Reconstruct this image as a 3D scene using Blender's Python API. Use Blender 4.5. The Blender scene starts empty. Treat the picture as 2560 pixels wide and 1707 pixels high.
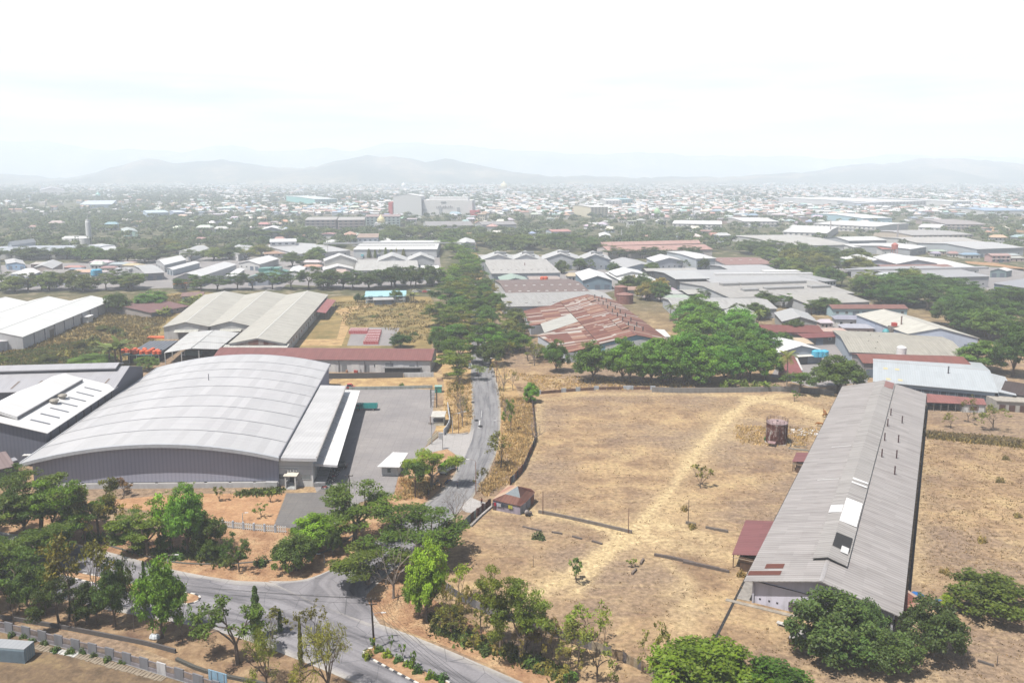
import bpy,math,random
import numpy as np
from mathutils import Vector,Matrix
R=math.radians
V=Vector
S=bpy.context.scene
COL=S.collection
RG=random.Random(11)
# camera
CAM_H,FPX,PITCH,CX,CY=80.0,2074.0,R(9.0),1280.0,756.0
cd=bpy.data.cameras.new('camera');cam=bpy.data.objects.new('camera',cd);COL.objects.link(cam)
cam.location=(0,0,CAM_H);cam.rotation_euler=(R(90)-PITCH,0,0)
cd.sensor_width=36;cd.lens=FPX/2560*36;cd.shift_y=(CY-853.5)/2560
cd.clip_start=1;cd.clip_end=40000
S.camera=cam
# sky
W=bpy.data.worlds.new('World');S.world=W;W.use_nodes=True
wt=W.node_tree;bg=wt.nodes['Background']
SUN_TRAVEL=V((0.36,0.28,-1.0)).normalized()
sk=wt.nodes.new('ShaderNodeTexSky');sk.sky_type='NISHITA';sk.sun_disc=False
sk.sun_elevation=math.asin(-SUN_TRAVEL.z);sk.sun_rotation=math.atan2(-SUN_TRAVEL.x,-SUN_TRAVEL.y)
sk.air_density=1.0;sk.dust_density=2.0
tc=wt.nodes.new('ShaderNodeTexCoord');sx=wt.nodes.new('ShaderNodeSeparateXYZ')
wt.links.new(tc.outputs['Generated'],sx.inputs[0])
mr=wt.nodes.new('ShaderNodeMapRange');mr.interpolation_type='SMOOTHSTEP'
for k,v in(('From Min',0.30),('From Max',0.19),('To Min',0.0),('To Max',1.0)):mr.inputs[k].default_value=v
wt.links.new(sx.outputs[2],mr.inputs[0])
mp=wt.nodes.new('ShaderNodeMapping');mp.inputs['Scale'].default_value=(1,1,9)
wt.links.new(tc.outputs['Generated'],mp.inputs[0])
nz=wt.nodes.new('ShaderNodeTexNoise');nz.inputs['Scale'].default_value=4.5;nz.inputs['Detail'].default_value=7
wt.links.new(mp.outputs[0],nz.inputs[0])
rp=wt.nodes.new('ShaderNodeValToRGB')
rp.color_ramp.elements[0].position=.38;rp.color_ramp.elements[0].color=(6.4,6.75,7.2,1)
rp.color_ramp.elements[1].position=.62;rp.color_ramp.elements[1].color=(10,10,10.1,1)
wt.links.new(nz.outputs[0],rp.inputs[0])
mr2=wt.nodes.new('ShaderNodeMapRange');mr2.interpolation_type='SMOOTHSTEP'
for k,v in(('From Min',0.07),('From Max',0.16),('To Min',0.0),('To Max',1.0)):mr2.inputs[k].default_value=v
wt.links.new(sx.outputs[2],mr2.inputs[0])
mw=wt.nodes.new('ShaderNodeMix');mw.data_type='RGBA'
wt.links.new(mr2.outputs[0],mw.inputs[0]);wt.links.new(rp.outputs[0],mw.inputs[6]);mw.inputs[7].default_value=(10,10,10,1)
mx=wt.nodes.new('ShaderNodeMix');mx.data_type='RGBA'
wt.links.new(mr.outputs[0],mx.inputs[0]);wt.links.new(sk.outputs[0],mx.inputs[6]);wt.links.new(mw.outputs[2],mx.inputs[7])
wt.links.new(mx.outputs[2],bg.inputs[0]);bg.inputs[1].default_value=0.055
# sun
sd=bpy.data.lights.new('sun','SUN');so=bpy.data.objects.new('sun',sd);COL.objects.link(so)
sd.energy=5.0;sd.angle=R(0.5);sd.color=(1.0,.95,.87)
so.rotation_euler=SUN_TRAVEL.to_track_quat('-Z','Y').to_euler();so.location=(-100,-30,400)
S.view_settings.view_transform='Standard';S.view_settings.look='None';S.view_settings.gamma=1
S.view_settings.exposure=1.0;S.view_settings.use_curve_mapping=False
S.render.engine='CYCLES'
cy=S.cycles
cy.max_bounces=5;cy.diffuse_bounces=2;cy.glossy_bounces=2;cy.transmission_bounces=2;cy.volume_bounces=2
cy.transparent_max_bounces=4;cy.use_denoising=True;cy.caustics_reflective=False;cy.caustics_refractive=False
# measuring the place
CROP={'A':(0,330,3.36),'B':(620,330,3.36),'C':(1240,330,3.36),'D':(1860,330,3.36),'4':(0,650,2.6133),'5':(850,650,2.6133),'6':(1660,650,2.6133),'1':(0,1100,2.5833),'2':(850,1100,2.5833),'3':(1660,1100,2.5833),'s':(0,0,1)}
_cp,_sp=math.cos(PITCH),math.sin(PITCH)
def P(c,x,y,z=0.0):
 """point of the place, z metres up, measured on a survey picture"""
 o=CROP[c];x=o[0]+x/o[2];y=o[1]+y/o[2]
 a=(x-CX)/FPX;b=-(y-CY)/FPX
 d=V((a,_cp+b*_sp,-_sp+b*_cp));t=(z-CAM_H)/d.z
 return V((d.x*t,d.y*t,z))
def PL(c,pts,z=0.0):return[P(c,x,y,z)for x,y in pts]
# object helpers
def tag(o,label=None,cat=None,group=None,kind=None):
 if label:o['label']=label
 if cat:o['category']=cat
 if group:o['group']=group
 if kind:o['kind']=kind
 return o
def thing(name,label,cat,loc=(0,0,0),group=None,rz=0.0):
 o=bpy.data.objects.new(name,None);COL.objects.link(o);o.location=loc;o.rotation_euler.z=rz
 o.empty_display_size=.5
 return tag(o,label,cat,group)
def link(name,me,parent=None,loc=None,color=None):
 o=bpy.data.objects.new(name,me);COL.objects.link(o)
 if parent is not None:o.parent=parent
 if loc is not None:o.location=loc
 if color is not None:o.color=(*color,1)
 return o
class MB:
 """collects faces in world coordinates, builds one mesh object"""
 def __init__(s):s.v=[];s.f=[];s.uv=[];s.m=[]
 def face(s,pts,mi=0,uv=None):
  pts=[V(p)for p in pts];i=len(s.v);s.v+=pts;s.f.append(list(range(i,i+len(pts))));s.m.append(mi)
  if uv is None:
   e=(pts[1]-pts[0]);n=V((0,0,0))
   for k in range(len(pts)):n+=pts[k].cross(pts[(k+1)%len(pts)])
   if e.length<1e-9:e=V((1,0,0))
   e.normalize()
   w=n.cross(e)
   w=w.normalized()if w.length>1e-9 else V((0,0,1))
   uv=[((p-pts[0]).dot(e),(p-pts[0]).dot(w))for p in pts]
  s.uv.append(uv)
 def hexa(s,b,t,mi=0):
  n=len(b);s.face(list(reversed(b)),mi);s.face(t,mi)
  for k in range(n):s.face([b[k],b[(k+1)%n],t[(k+1)%n],t[k]],mi)
 def box(s,c,sx,sy,sz,rz=0.0,mi=0):
  c=V(c);ux=V((math.cos(rz),math.sin(rz),0))*sx/2;uy=V((-math.sin(rz),math.cos(rz),0))*sy/2;h=V((0,0,sz))
  b=[c-ux-uy,c+ux-uy,c+ux+uy,c-ux+uy];s.hexa(b,[p+h for p in b],mi)
 def bar(s,a,b,w,z0,z1,mi=0,t=None):
  a=V((a[0],a[1],0));b=V((b[0],b[1],0));d=(b-a)
  if d.length<1e-6:return
  d.normalize();n=V((-d.y,d.x,0))*w/2
  q=[a-n,b-n,b+n,a+n]
  s.hexa([p+V((0,0,z0))for p in q],[p+V((0,0,z1))for p in q],mi)
 def prism(s,poly,z0,z1,mi=0):
  s.hexa([V((p[0],p[1],z0))for p in poly],[V((p[0],p[1],z1))for p in poly],mi)
 def slab(s,q,th,mi=0):
  q=[V(p)for p in q];s.hexa([p-V((0,0,th))for p in q],q,mi)
 def tube(s,pts,rad,n=6,mi=0,cap=True):
  pts=[V(p)for p in pts]
  if not isinstance(rad,(list,tuple)):rad=[rad]*len(pts)
  rings=[]
  for i,p in enumerate(pts):
   d=(pts[min(i+1,len(pts)-1)]-pts[max(i-1,0)])
   d=d.normalized()if d.length>1e-9 else V((0,0,1))
   u=d.cross(V((0,0,1))if abs(d.z)<.9 else V((1,0,0))).normalized();w=d.cross(u)
   rings.append([p+(u*math.cos(2*math.pi*k/n)+w*math.sin(2*math.pi*k/n))*rad[i]for k in range(n)])
  for a,b in zip(rings,rings[1:]):
   for k in range(n):s.face([a[k],a[(k+1)%n],b[(k+1)%n],b[k]],mi)
  if cap:s.face(rings[-1],mi);s.face(list(reversed(rings[0])),mi)
 def lathe(s,c,prof,n=16,mi=0):
  c=V(c);rings=[[c+V((r*math.cos(2*math.pi*k/n),r*math.sin(2*math.pi*k/n),z))for k in range(n)]for r,z in prof]
  L=2*math.pi*max(r for r,z in prof)
  for(ra,a),(rb,b)in zip(zip(prof,rings),zip(prof[1:],rings[1:])):
   for k in range(n):
    u0,u1=L*k/n,L*(k+1)/n
    s.face([a[k],a[(k+1)%n],b[(k+1)%n],b[k]],mi,[(u0,ra[1]),(u1,ra[1]),(u1,rb[1]),(u0,rb[1])])
  if prof[-1][0]>.001:s.face(rings[-1],mi)
 def mesh(s,name,mats,org=(0,0,0),smooth=False):
  me=bpy.data.meshes.new(name);o=V(org)
  me.from_pydata([tuple(p-o)for p in s.v],[],s.f)
  for m in(mats if isinstance(mats,(list,tuple))else[mats]):me.materials.append(m)
  ul=me.uv_layers.new(name='UVMap');flat=[c for f in s.uv for p in f for c in p]
  ul.data.foreach_set('uv',flat);me.polygons.foreach_set('material_index',s.m)
  if smooth:me.polygons.foreach_set('use_smooth',[True]*len(s.f))
  me.update();return me
 def build(s,name,mats,parent=None,color=None,smooth=False,org=None):
  if org is None:
   if parent is not None:
    org=V(parent.location)
    if parent.parent is not None:org=org+V(parent.parent.location)
   else:
    xs=[p.x for p in s.v];ys=[p.y for p in s.v];org=V(((min(xs)+max(xs))/2,(min(ys)+max(ys))/2,min(p.z for p in s.v)))
  me=s.mesh(name,mats,org,smooth)
  return link(name,me,parent,None if parent is not None else org,color)
def np_mesh(name,vs,nf,uv=None,mats=()):
 me=bpy.data.meshes.new(name);nv=len(vs)
 me.vertices.add(nv);me.vertices.foreach_set('co',np.asarray(vs,np.float32).ravel())
 me.loops.add(nf*4);me.loops.foreach_set('vertex_index',np.arange(nf*4,dtype=np.int32))
 me.polygons.add(nf);me.polygons.foreach_set('loop_start',np.arange(0,nf*4,4,dtype=np.int32))
 if uv is not None:
  ul=me.uv_layers.new(name='UVMap');ul.data.foreach_set('uv',np.asarray(uv,np.float32).ravel())
 for m in mats:me.materials.append(m)
 me.update(calc_edges=True);return me
 # materials
class Nd:
 def __init__(s,name,rough=.85,spec=.3,metal=0.0):
  s.m=bpy.data.materials.new(name);s.m.use_nodes=True;s.t=s.m.node_tree;s.b=s.t.nodes['Principled BSDF']
  s.b.inputs['Roughness'].default_value=rough;s.b.inputs['Specular IOR Level'].default_value=spec;s.b.inputs['Metallic'].default_value=metal
 def put(s,sock,v):
  if isinstance(v,bpy.types.NodeSocket):s.t.links.new(v,sock)
  else:
   if isinstance(v,(tuple,list))and len(v)==3 and sock.type=='RGBA':v=(*v,1)
   sock.default_value=v
 def n(s,ty,ins=None,**props):
  nd=s.t.nodes.new(ty)
  for k,v in props.items():setattr(nd,k,v)
  for k,v in(ins or{}).items():s.put(nd.inputs[k],v)
  return nd
 def tc(s,o='Object'):return s.n('ShaderNodeTexCoord').outputs[o]
 def pos(s):return s.n('ShaderNodeNewGeometry').outputs['Position']
 def col(s):return s.n('ShaderNodeObjectInfo').outputs['Color']
 def rnd(s):return s.n('ShaderNodeObjectInfo').outputs['Random']
 def scale(s,vec,sc):return s.n('ShaderNodeMapping',{0:vec,'Scale':sc}).outputs[0]
 def noise(s,vec,sc,det=4.0,ro=.6):return s.n('ShaderNodeTexNoise',{'Vector':vec,'Scale':sc,'Detail':det,'Roughness':ro}).outputs[0]
 def math(s,op,a,b=0.0,c=0.0):return s.n('ShaderNodeMath',{0:a,1:b,2:c},operation=op).outputs[0]
 def rng(s,v,a,b,c,d):return s.n('ShaderNodeMapRange',{0:v,1:a,2:b,3:c,4:d}).outputs[0]
 def mix(s,f,a,b,mode='MIX'):
  nd=s.n('ShaderNodeMix',data_type='RGBA',blend_type=mode);s.put(nd.inputs[0],f);s.put(nd.inputs[6],a);s.put(nd.inputs[7],b)
  return nd.outputs[2]
 def mul(s,col,f):
  return s.n('ShaderNodeVectorMath',{0:col,'Scale':f},operation='SCALE').outputs[0]
 def ramp(s,f,els,inter='LINEAR'):
  nd=s.n('ShaderNodeValToRGB',{0:f});cr=nd.color_ramp;cr.interpolation=inter
  while len(cr.elements)<len(els):cr.elements.new(.5)
  for e,(p,c)in zip(cr.elements,els):e.position=p;e.color=(*c,1)
  return nd.outputs[0]
 def sep(s,v):return s.n('ShaderNodeSeparateXYZ',{0:v}).outputs
 def bump(s,h,st=.3,d=.1):s.put(s.b.inputs['Normal'],s.n('ShaderNodeBump',{'Height':h,'Strength':st,'Distance':d}).outputs[0])
 def out(s,c,k=.56):s.put(s.b.inputs['Base Color'],s.mul(c,k));return s.m
def flat(name,c,rough=.7,spec=.3,metal=0,var=.25,sc=1.5):
 d=Nd(name,rough,spec,metal);n=d.noise(d.tc(),sc,5)
 return d.out(d.mul(d.mix(0.0,c,c),d.rng(n,.25,.75,1-var,1+var)))
def tint(name,rough=.8,spec=.3,metal=0,var=.2,sc=1.0):
 d=Nd(name,rough,spec,metal);n=d.noise(d.tc(),sc,5)
 return d.out(d.mul(d.col(),d.rng(n,.25,.75,1-var,1+var)))
def roof_mat(name,rib=.9,rib_amt=.12,sheet=(1.0,6.0),sheet_amt=.1,stain=.35,stain_col=(.12,.10,.09),rough=.55,spec=.3,metal=0,seam=0.0,seam_amt=.3,rust=None):
 d=Nd(name,rough,spec,metal);uv=d.tc('UV');u,v,_=d.sep(uv)
 c=d.col()
 cell=d.n('ShaderNodeCombineXYZ',{0:d.math('FLOOR',d.math('DIVIDE',u,sheet[0])),1:d.math('FLOOR',d.math('DIVIDE',v,sheet[1])),2:d.rnd()}).outputs[0]
 wn=d.n('ShaderNodeTexWhiteNoise',{'Vector':cell},noise_dimensions='3D').outputs[0]
 if rust:c=d.mix(1.0,d.ramp(wn,rust,'CONSTANT'),c,'MULTIPLY')
 c=d.mul(c,d.rng(wn,0,1,1-sheet_amt,1+sheet_amt))
 off=d.n('ShaderNodeVectorMath',{0:uv,1:d.n('ShaderNodeCombineXYZ',{0:d.math('MULTIPLY',d.rnd(),97.0)}).outputs[0]},operation='ADD').outputs[0]
 st=d.noise(d.scale(off,(.75,.07,1)),1.0,6,.65);bl=d.noise(off,.06,5)
 m=d.math('MULTIPLY',d.rng(st,.42,.72,0,1),d.rng(bl,.35,.7,.25,1))
 c=d.mix(d.math('MULTIPLY',m,stain),c,stain_col)
 if rib:c=d.mul(c,d.rng(d.math('SINE',d.math('MULTIPLY',u,6.2832/rib)),-1,.2,1-rib_amt,1))
 if seam:
  s_=d.math('FRACT',d.math('DIVIDE',v,seam));c=d.mul(c,d.rng(s_,0.0,.05,1-seam_amt,1))
 return d.out(c)
def wall_mat(name,rib=0.0,rib_amt=.12,grime=.45,rough=.85):
 d=Nd(name,rough,.2);uv=d.tc('UV');u,v,_=d.sep(uv);c=d.col()
 p=d.pos();z=d.sep(p)[2]
 st=d.noise(d.scale(p,(.8,.8,.14)),1.0,6,.7);low=d.rng(z,0.0,2.0,.75,0.25)
 f=d.math('MULTIPLY',d.rng(st,.42,.7,0,1),low)
 c=d.mix(d.math('MULTIPLY',f,grime),c,(.10,.09,.08))
 if rib:c=d.mul(c,d.rng(d.math('SINE',d.math('MULTIPLY',u,6.2832/rib)),-1,.2,1-rib_amt,1))
 return d.out(c)
def leaf_mat(name,trans=.3):
 d=Nd(name,.55,.25);uv=d.tc('UV');u,v,_=d.sep(uv)
 c=d.mul(d.col(),d.rng(u,0,1,.55,1.45));c=d.mix(d.rng(v,.55,1,0,.35),c,d.mix(1.0,c,(1.9,1.35,.6),'MULTIPLY'))
 c=d.mul(c,d.rng(d.rnd(),0,1,.85,1.15))
 d.out(c,1.0)
 tr=d.n('ShaderNodeBsdfTranslucent',{0:c});mixs=d.n('ShaderNodeMixShader',{0:trans,1:d.b.outputs[0],2:tr.outputs[0]})
 d.t.links.new(mixs.outputs[0],d.t.nodes['Material Output'].inputs[0]);return d.m
def ground_mat():
 d=Nd('dry_ground',.95,.1);p=d.pos();y=d.sep(p)[1]
 big=d.noise(p,.018,5,.6);mid=d.noise(p,.09,6,.65);fine=d.noise(p,.9,6,.75)
 st=d.noise(d.scale(p,(.22,1.1,1)),.35,5,.7)
 c=d.ramp(mid,[(.30,(.18,.115,.08)),(.44,(.305,.205,.125)),(.54,(.41,.285,.165)),(.72,(.56,.425,.225))])
 c=d.mix(d.rng(big,.45,.57,0,.85),c,d.mix(d.rng(fine,.3,.7,0,1),(.20,.145,.11),(.35,.255,.18)))
 c=d.mix(d.rng(st,.52,.72,0,.6),c,(.52,.39,.22))
 dk=d.noise(p,.05,7,.75);c=d.mix(d.rng(dk,.60,.74,0,.55),c,(.17,.125,.075))
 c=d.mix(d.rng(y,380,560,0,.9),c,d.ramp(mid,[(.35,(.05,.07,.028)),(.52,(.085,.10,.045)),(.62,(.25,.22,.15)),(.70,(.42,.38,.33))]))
 tr=d.n('ShaderNodeAttribute',attribute_name='track').outputs['Fac']
 tn=d.math('MULTIPLY',tr,d.rng(d.noise(p,.3,7,.75),.3,.55,.15,1.15))
 c=d.mix(tn,c,d.ramp(fine,[(.3,(.50,.37,.20)),(.7,(.64,.51,.30))]))
 c=d.mul(c,d.rng(fine,.28,.72,.5,1.48))
 sp=d.noise(p,2.6,3,.8);c=d.mix(d.rng(sp,.68,.76,0,.6),c,(.10,.08,.05))
 d.bump(fine,.6,.3);return d.out(c)
def dirt_mat(name,a,b,cdk,sc=.25,leaf=0.0):
 d=Nd(name,.95,.1);p=d.pos();n1=d.noise(p,sc,6,.65);n2=d.noise(p,1.3,6,.75)
 c=d.ramp(n1,[(.32,cdk),(.5,a),(.68,b)]);c=d.mul(c,d.rng(n2,.25,.75,.65,1.35))
 if leaf:c=d.mix(d.rng(d.noise(p,3.0,2,.8),.6,.7,0,leaf),c,(.09,.05,.03))
 d.bump(n2,.5,.2);return d.out(c)
def road_mat(name,a,wear,edge):
 d=Nd(name,.9,.2);u,v,_=d.sep(d.tc('UV'));p=d.pos()
 n1=d.noise(p,.12,6,.6);n2=d.noise(p,2.0,4,.7);n3=d.noise(d.scale(d.tc('UV'),(9,.05,1)),1.0,5,.6)
 c=d.mix(d.rng(n1,.35,.65,0,1),a,tuple(x*1.22 for x in a))
 c=d.mix(d.math('MULTIPLY',d.rng(n3,.45,.65,0,1),.75),c,wear)
 eg=d.math('ABSOLUTE',d.math('SUBTRACT',u,.5));eg=d.math('ADD',eg,d.math('MULTIPLY',d.math('SUBTRACT',n1,.5),.12))
 c=d.mix(d.rng(eg,.40,.5,0,.85),c,edge)
 cr=d.n('ShaderNodeTexVoronoi',{'Vector':d.scale(p,(1,1,1)),'Scale':.16},feature='DISTANCE_TO_EDGE').outputs[0]
 c=d.mix(d.rng(cr,.0,.012,.55,0),c,(.03,.03,.035))
 c=d.mul(c,d.rng(n2,.25,.75,.85,1.15));return d.out(c)
def yard_mat(name,a,b,dk):
 d=Nd(name,.9,.2);p=d.pos();n1=d.noise(p,.07,6,.6);n2=d.noise(d.scale(p,(.3,1,1)),.4,5,.7);n3=d.noise(p,1.5,5,.7)
 c=d.mix(d.rng(n1,.35,.65,0,1),a,b);c=d.mix(d.rng(n2,.55,.75,0,.5),c,dk)
 br=d.n('ShaderNodeTexBrick',{'Vector':p,'Scale':.2,'Mortar Size':.008,'Color1':(1,1,1,1),'Color2':(.93,.93,.93,1),'Mortar':(.7,.7,.7,1)},offset=0.0).outputs[0]
 c=d.mix(1.0,c,br,'MULTIPLY')
 return d.out(d.mul(c,d.rng(n3,.25,.75,.85,1.15)))
MAT={}
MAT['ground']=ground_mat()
MAT['verge']=dirt_mat('orange_dirt',(.42,.255,.145),(.54,.38,.22),(.27,.145,.085),leaf=.6)
MAT['verge_straw']=dirt_mat('straw_verge',(.46,.31,.155),(.60,.45,.22),(.30,.20,.10),leaf=.5)
MAT['weeds']=dirt_mat('weedy_ground',(.27,.20,.085),(.40,.30,.13),(.13,.13,.05),sc=.08,leaf=.4)
MAT['lawn']=dirt_mat('bare_lawn',(.46,.27,.15),(.55,.36,.20),(.36,.2,.11),leaf=.2)
MAT['gravelly']=dirt_mat('litter_ground',(.30,.20,.12),(.42,.30,.18),(.16,.10,.07),leaf=.7)
MAT['dark_soil']=dirt_mat('yard_soil',(.20,.14,.09),(.30,.22,.12),(.10,.075,.05),leaf=.5)
MAT['asphalt']=road_mat('asphalt',(.24,.237,.245),(.12,.12,.135),(.40,.36,.30))
MAT['main_asphalt']=road_mat('worn_asphalt',(.25,.242,.26),(.085,.083,.095),(.50,.47,.43))
MAT['yard']=yard_mat('yard_concrete',(.27,.255,.26),(.34,.32,.315),(.19,.18,.19))
MAT['drive']=yard_mat('pale_concrete',(.40,.385,.38),(.46,.44,.43),(.32,.3,.29))
MAT['dark_drive']=yard_mat('dark_asphalt',(.15,.145,.15),(.20,.19,.185),(.30,.23,.15))
MAT['roof_metal']=roof_mat('metal_sheet_roof',.8,.10,(1.6,7),.05,.22,(.33,.31,.29),.45,.4)
MAT['roof_arch']=roof_mat('arched_sheet_roof',1.0,.10,(11.7,2.1),.075,.3,(.30,.30,.33),.5,.35)
MAT['roof_asb']=roof_mat('fibre_cement_roof',1.05,.16,(1.0,2.4),.06,.6,(.15,.135,.12),.9,.15)
MAT['roof_old']=roof_mat('weathered_sheet_roof',.95,.22,(.95,3.4),.08,.8,(.13,.11,.11),.85,.2)
MAT['roof_tile']=roof_mat('brown_sheet_roof',.9,.15,(1.0,4),.08,.4,(.10,.06,.05),.8,.2)
MAT['roof_rust']=roof_mat('rusty_sheet_roof',.8,.18,(2.2,9.0),.12,.5,(.10,.04,.03),.8,.2,rust=[(0,(.22,.09,.068)),(.3,(.29,.135,.10)),(.5,(.17,.075,.06)),(.64,(.34,.20,.14)),(.78,(.38,.28,.23)),(.9,(.45,.42,.39))])
MAT['wall']=wall_mat('painted_wall')
MAT['wall_rib']=wall_mat('sheet_metal_wall',1.0,.14,.2)
MAT['wall_dirty']=wall_mat('stained_wall',0,0,.85)
MAT['paint']=tint('paint',.5,.4,var=.12)
MAT['metal']=tint('painted_metal',.45,.5,.1,.15)
MAT['conc']=tint('concrete',.9,.15,0,.35,.8)
MAT['rough']=tint('rough_paint',.9,.1,0,.4,1.2)
MAT['glass']=tint('dark_glass',.15,.6,0,.2)
MAT['cloth']=tint('cloth',.9,.1,0,.2,3)
MAT['skin']=tint('skin',.6,.3,0,.05)
MAT['bark']=tint('bark',.95,.1,0,.45,2.5)
MAT['leaf']=leaf_mat('leaves')
MAT['straw']=leaf_mat('dry_blades',.2)
MAT['rubber']=flat('rubber',(.025,.025,.027),.8)
def rusty_tank():
 d=Nd('peeling_rusty_paint',.85,.2);p=d.tc('UV');n=d.noise(d.scale(p,(.9,.33,1)),1.2,7,.72);n2=d.noise(p,2.0,5,.7)
 c=d.ramp(n,[(.40,(.06,.02,.017)),(.53,(.15,.045,.03)),(.57,(.33,.29,.27)),(.68,(.45,.43,.41))])
 return d.out(d.mul(c,d.rng(n2,.25,.75,.6,1.4)))
MAT['tank_rust']=rusty_tank()
# THE SETTING
def sheet(name,pts,mat,z,kind='structure'):
 mb=MB();mb.face([V((p.x,p.y,z))for p in pts]);o=mb.build(name,mat);o['kind']=kind;return o
g=MB();g.face([(-9500,-400,0),(9500,-400,0),(9500,13800,0),(-9500,13800,0)]);go=g.build('ground',MAT['ground']);go['kind']='structure'
def seg_dist(X,Y,a,b):
 dx,dy=b.x-a.x,b.y-a.y;t=np.clip(((X-a.x)*dx+(Y-a.y)*dy)/(dx*dx+dy*dy+1e-9),0,1)
 return np.hypot(X-a.x-t*dx,Y-a.y-t*dy)
TRACKS=[([(1300,1500),(1370,1470),(1440,1430),(1500,1385),(1555,1345),(1580,1335)],2.3,1.1),([(1440,1480),(1500,1410),(1560,1350)],1.6,.8),([(1580,1340),(1640,1270),(1690,1215),(1730,1150),(1775,1090),(1830,1035),(1880,1000)],1.8,.95),([(1600,1320),(1670,1255),(1715,1190),(1760,1120)],1.0,-.5),([(1575,1335),(1480,1305),(1380,1290),(1290,1275),(1230,1272)],2.6,.75),([(1560,1360),(1535,1330),(1480,1312)],1.3,.8),([(1600,1350),(1660,1355),(1740,1375),(1840,1395)],3.2,.55),([(1640,1310),(1700,1320),(1780,1350)],3.0,.6),([(1660,1400),(1720,1450),(1730,1520)],1.6,.5),([(1890,1000),(1960,1005),(2040,1030)],4.5,.9),([(1870,1000),(1960,985),(2070,990)],3.0,.7),([(2040,1030),(2050,1060)],5.0,.6),([(1830,1030),(1800,1085)],7.0,.5),([(1720,1170),(1760,1110)],6.0,.45),([(1345,1010),(1335,1090),(1310,1150),(1270,1215)],2.2,.6),([(1620,1340),(1700,1250)],7.0,.35),([(1345,1000),(1500,985),(1700,985),(1880,990)],2.0,.5),([(1680,1470),(1720,1600)],3.0,.4),([(2290,1100),(2285,1300),(2290,1450)],2.5,.45),([(1980,1560),(2150,1650),(2300,1680)],6,.3)]
LOT=PL('s',[(1338,984),(1600,978),(1900,982),(2320,990),(2640,1030),(2760,1400),(2900,1780),(1560,1780),(1330,1660),(1160,1560),(1085,1500),(1120,1400),(1140,1345),(1225,1285),(1300,1190),(1338,1130)])
def inside(X,Y,poly):
 r=np.zeros(X.shape,bool);n=len(poly)
 for i in range(n):
  a,b=poly[i],poly[(i+1)%n]
  c=((a.y>Y)!=(b.y>Y));xi=(b.x-a.x)*(Y-a.y)/(b.y-a.y+1e-12)+a.x
  r^=c&(X<xi)
 return r
x0,x1=min(p.x for p in LOT),max(p.x for p in LOT);y0,y1=min(p.y for p in LOT),max(p.y for p in LOT)
st_=1.1
gx,gy=np.meshgrid(np.arange(x0,x1,st_),np.arange(y0,y1,st_),indexing='ij')
nx_,ny_=gx.shape
tr_=np.zeros(gx.shape)
for pts,w,s_ in TRACKS:
 q=PL('s',pts);d_=np.min([seg_dist(gx,gy,a,b)for a,b in zip(q,q[1:])],axis=0);tr_+=s_*np.exp(-(d_/w)**2)
tr_=np.clip(tr_,0,1.2)
nrs=np.random.RandomState(3)
hz=.012+.05*np.clip(np.sin(gx*.35+1.3*np.sin(gy*.21))*np.sin(gy*.4+np.sin(gx*.17)),0,1)
cen=inside(gx[:-1,:-1]+st_/2,gy[:-1,:-1]+st_/2,LOT)
idx=np.arange(nx_*ny_).reshape(nx_,ny_)
fq=np.stack([idx[:-1,:-1],idx[1:,:-1],idx[1:,1:],idx[:-1,1:]],-1)[cen]
me=bpy.data.meshes.new('dry_field');me.from_pydata(np.stack([gx,gy,hz],-1).reshape(-1,3).tolist(),[],fq.tolist())
at=me.attributes.new('track','FLOAT','POINT');at.data.foreach_set('value',tr_.ravel().astype(np.float32))
me.materials.append(MAT['ground']);me.polygons.foreach_set('use_smooth',[True]*len(me.polygons));me.update()
fo=link('field',me);fo['kind']='structure'
def lift0(p,z=.066):return V((p.x,p.y,z))
# roads
def resample(pts,n):
 L=[0]
 for a,b in zip(pts,pts[1:]):L.append(L[-1]+(b-a).length)
 out=[]
 for k in range(n):
  t=L[-1]*k/(n-1);i=max(j for j in range(len(L))if L[j]<=t+1e-9);i=min(i,len(pts)-2)
  f=(t-L[i])/max(L[i+1]-L[i],1e-9)
  p0,p1,p2,p3=pts[max(i-1,0)],pts[i],pts[i+1],pts[min(i+2,len(pts)-1)]
  out.append(.5*((2*p1)+(p2-p0)*f+(2*p0-5*p1+4*p2-p3)*f*f+(3*p1-p0-3*p2+p3)*f**3))
 return out
def strip(name,left,right,mat,z,n=60,m=1):
 a=resample(left,n);b=resample(right,n);mb=MB();s=0
 for k in range(n-1):
  l=((a[k+1]+b[k+1])/2-(a[k]+b[k])/2).length
  q=[V((p.x,p.y,z))for p in(a[k],b[k],b[k+1],a[k+1])]
  mb.face(q,0,[(0,s),(1,s),(1,s+l),(0,s+l)]);s+=l
 o=mb.build(name,mat);o['kind']='structure';return o,a,b
ROAD_L=[(985,1312),(1030,1280),(1076,1250),(1125,1205),(1152,1148),(1173,1090),(1180,1033),(1178,975),(1177,929),(1178,880),(1178,840),(1176,780),(1178,730),(1172,680),(1162,620),(1152,570)]
ROAD_R=[(1075,1350),(1130,1300),(1179,1250),(1206,1205),(1236,1148),(1248,1090),(1252,1033),(1247,975),(1236,929),(1222,880),(1212,840),(1203,780),(1198,730),(1187,680),(1173,620),(1160,570)]
_,ra,rb=strip('side_road',PL('s',ROAD_L),PL('s',ROAD_R),MAT['asphalt'],.055,90)
strip('junction_road',PL('s',[(670,1452),(760,1448),(850,1412),(925,1362),(985,1312)]),PL('s',[(950,1560),(915,1500),(935,1468),(1000,1412),(1075,1350)]),MAT['main_asphalt'],.05,30)
MAIN_U=[(-260,1262),(-60,1318),(150,1352),(300,1387),(430,1423),(581,1450),(690,1458),(800,1500),(890,1540),(985,1572),(1082,1609),(1237,1675),(1450,1770)]
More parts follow.
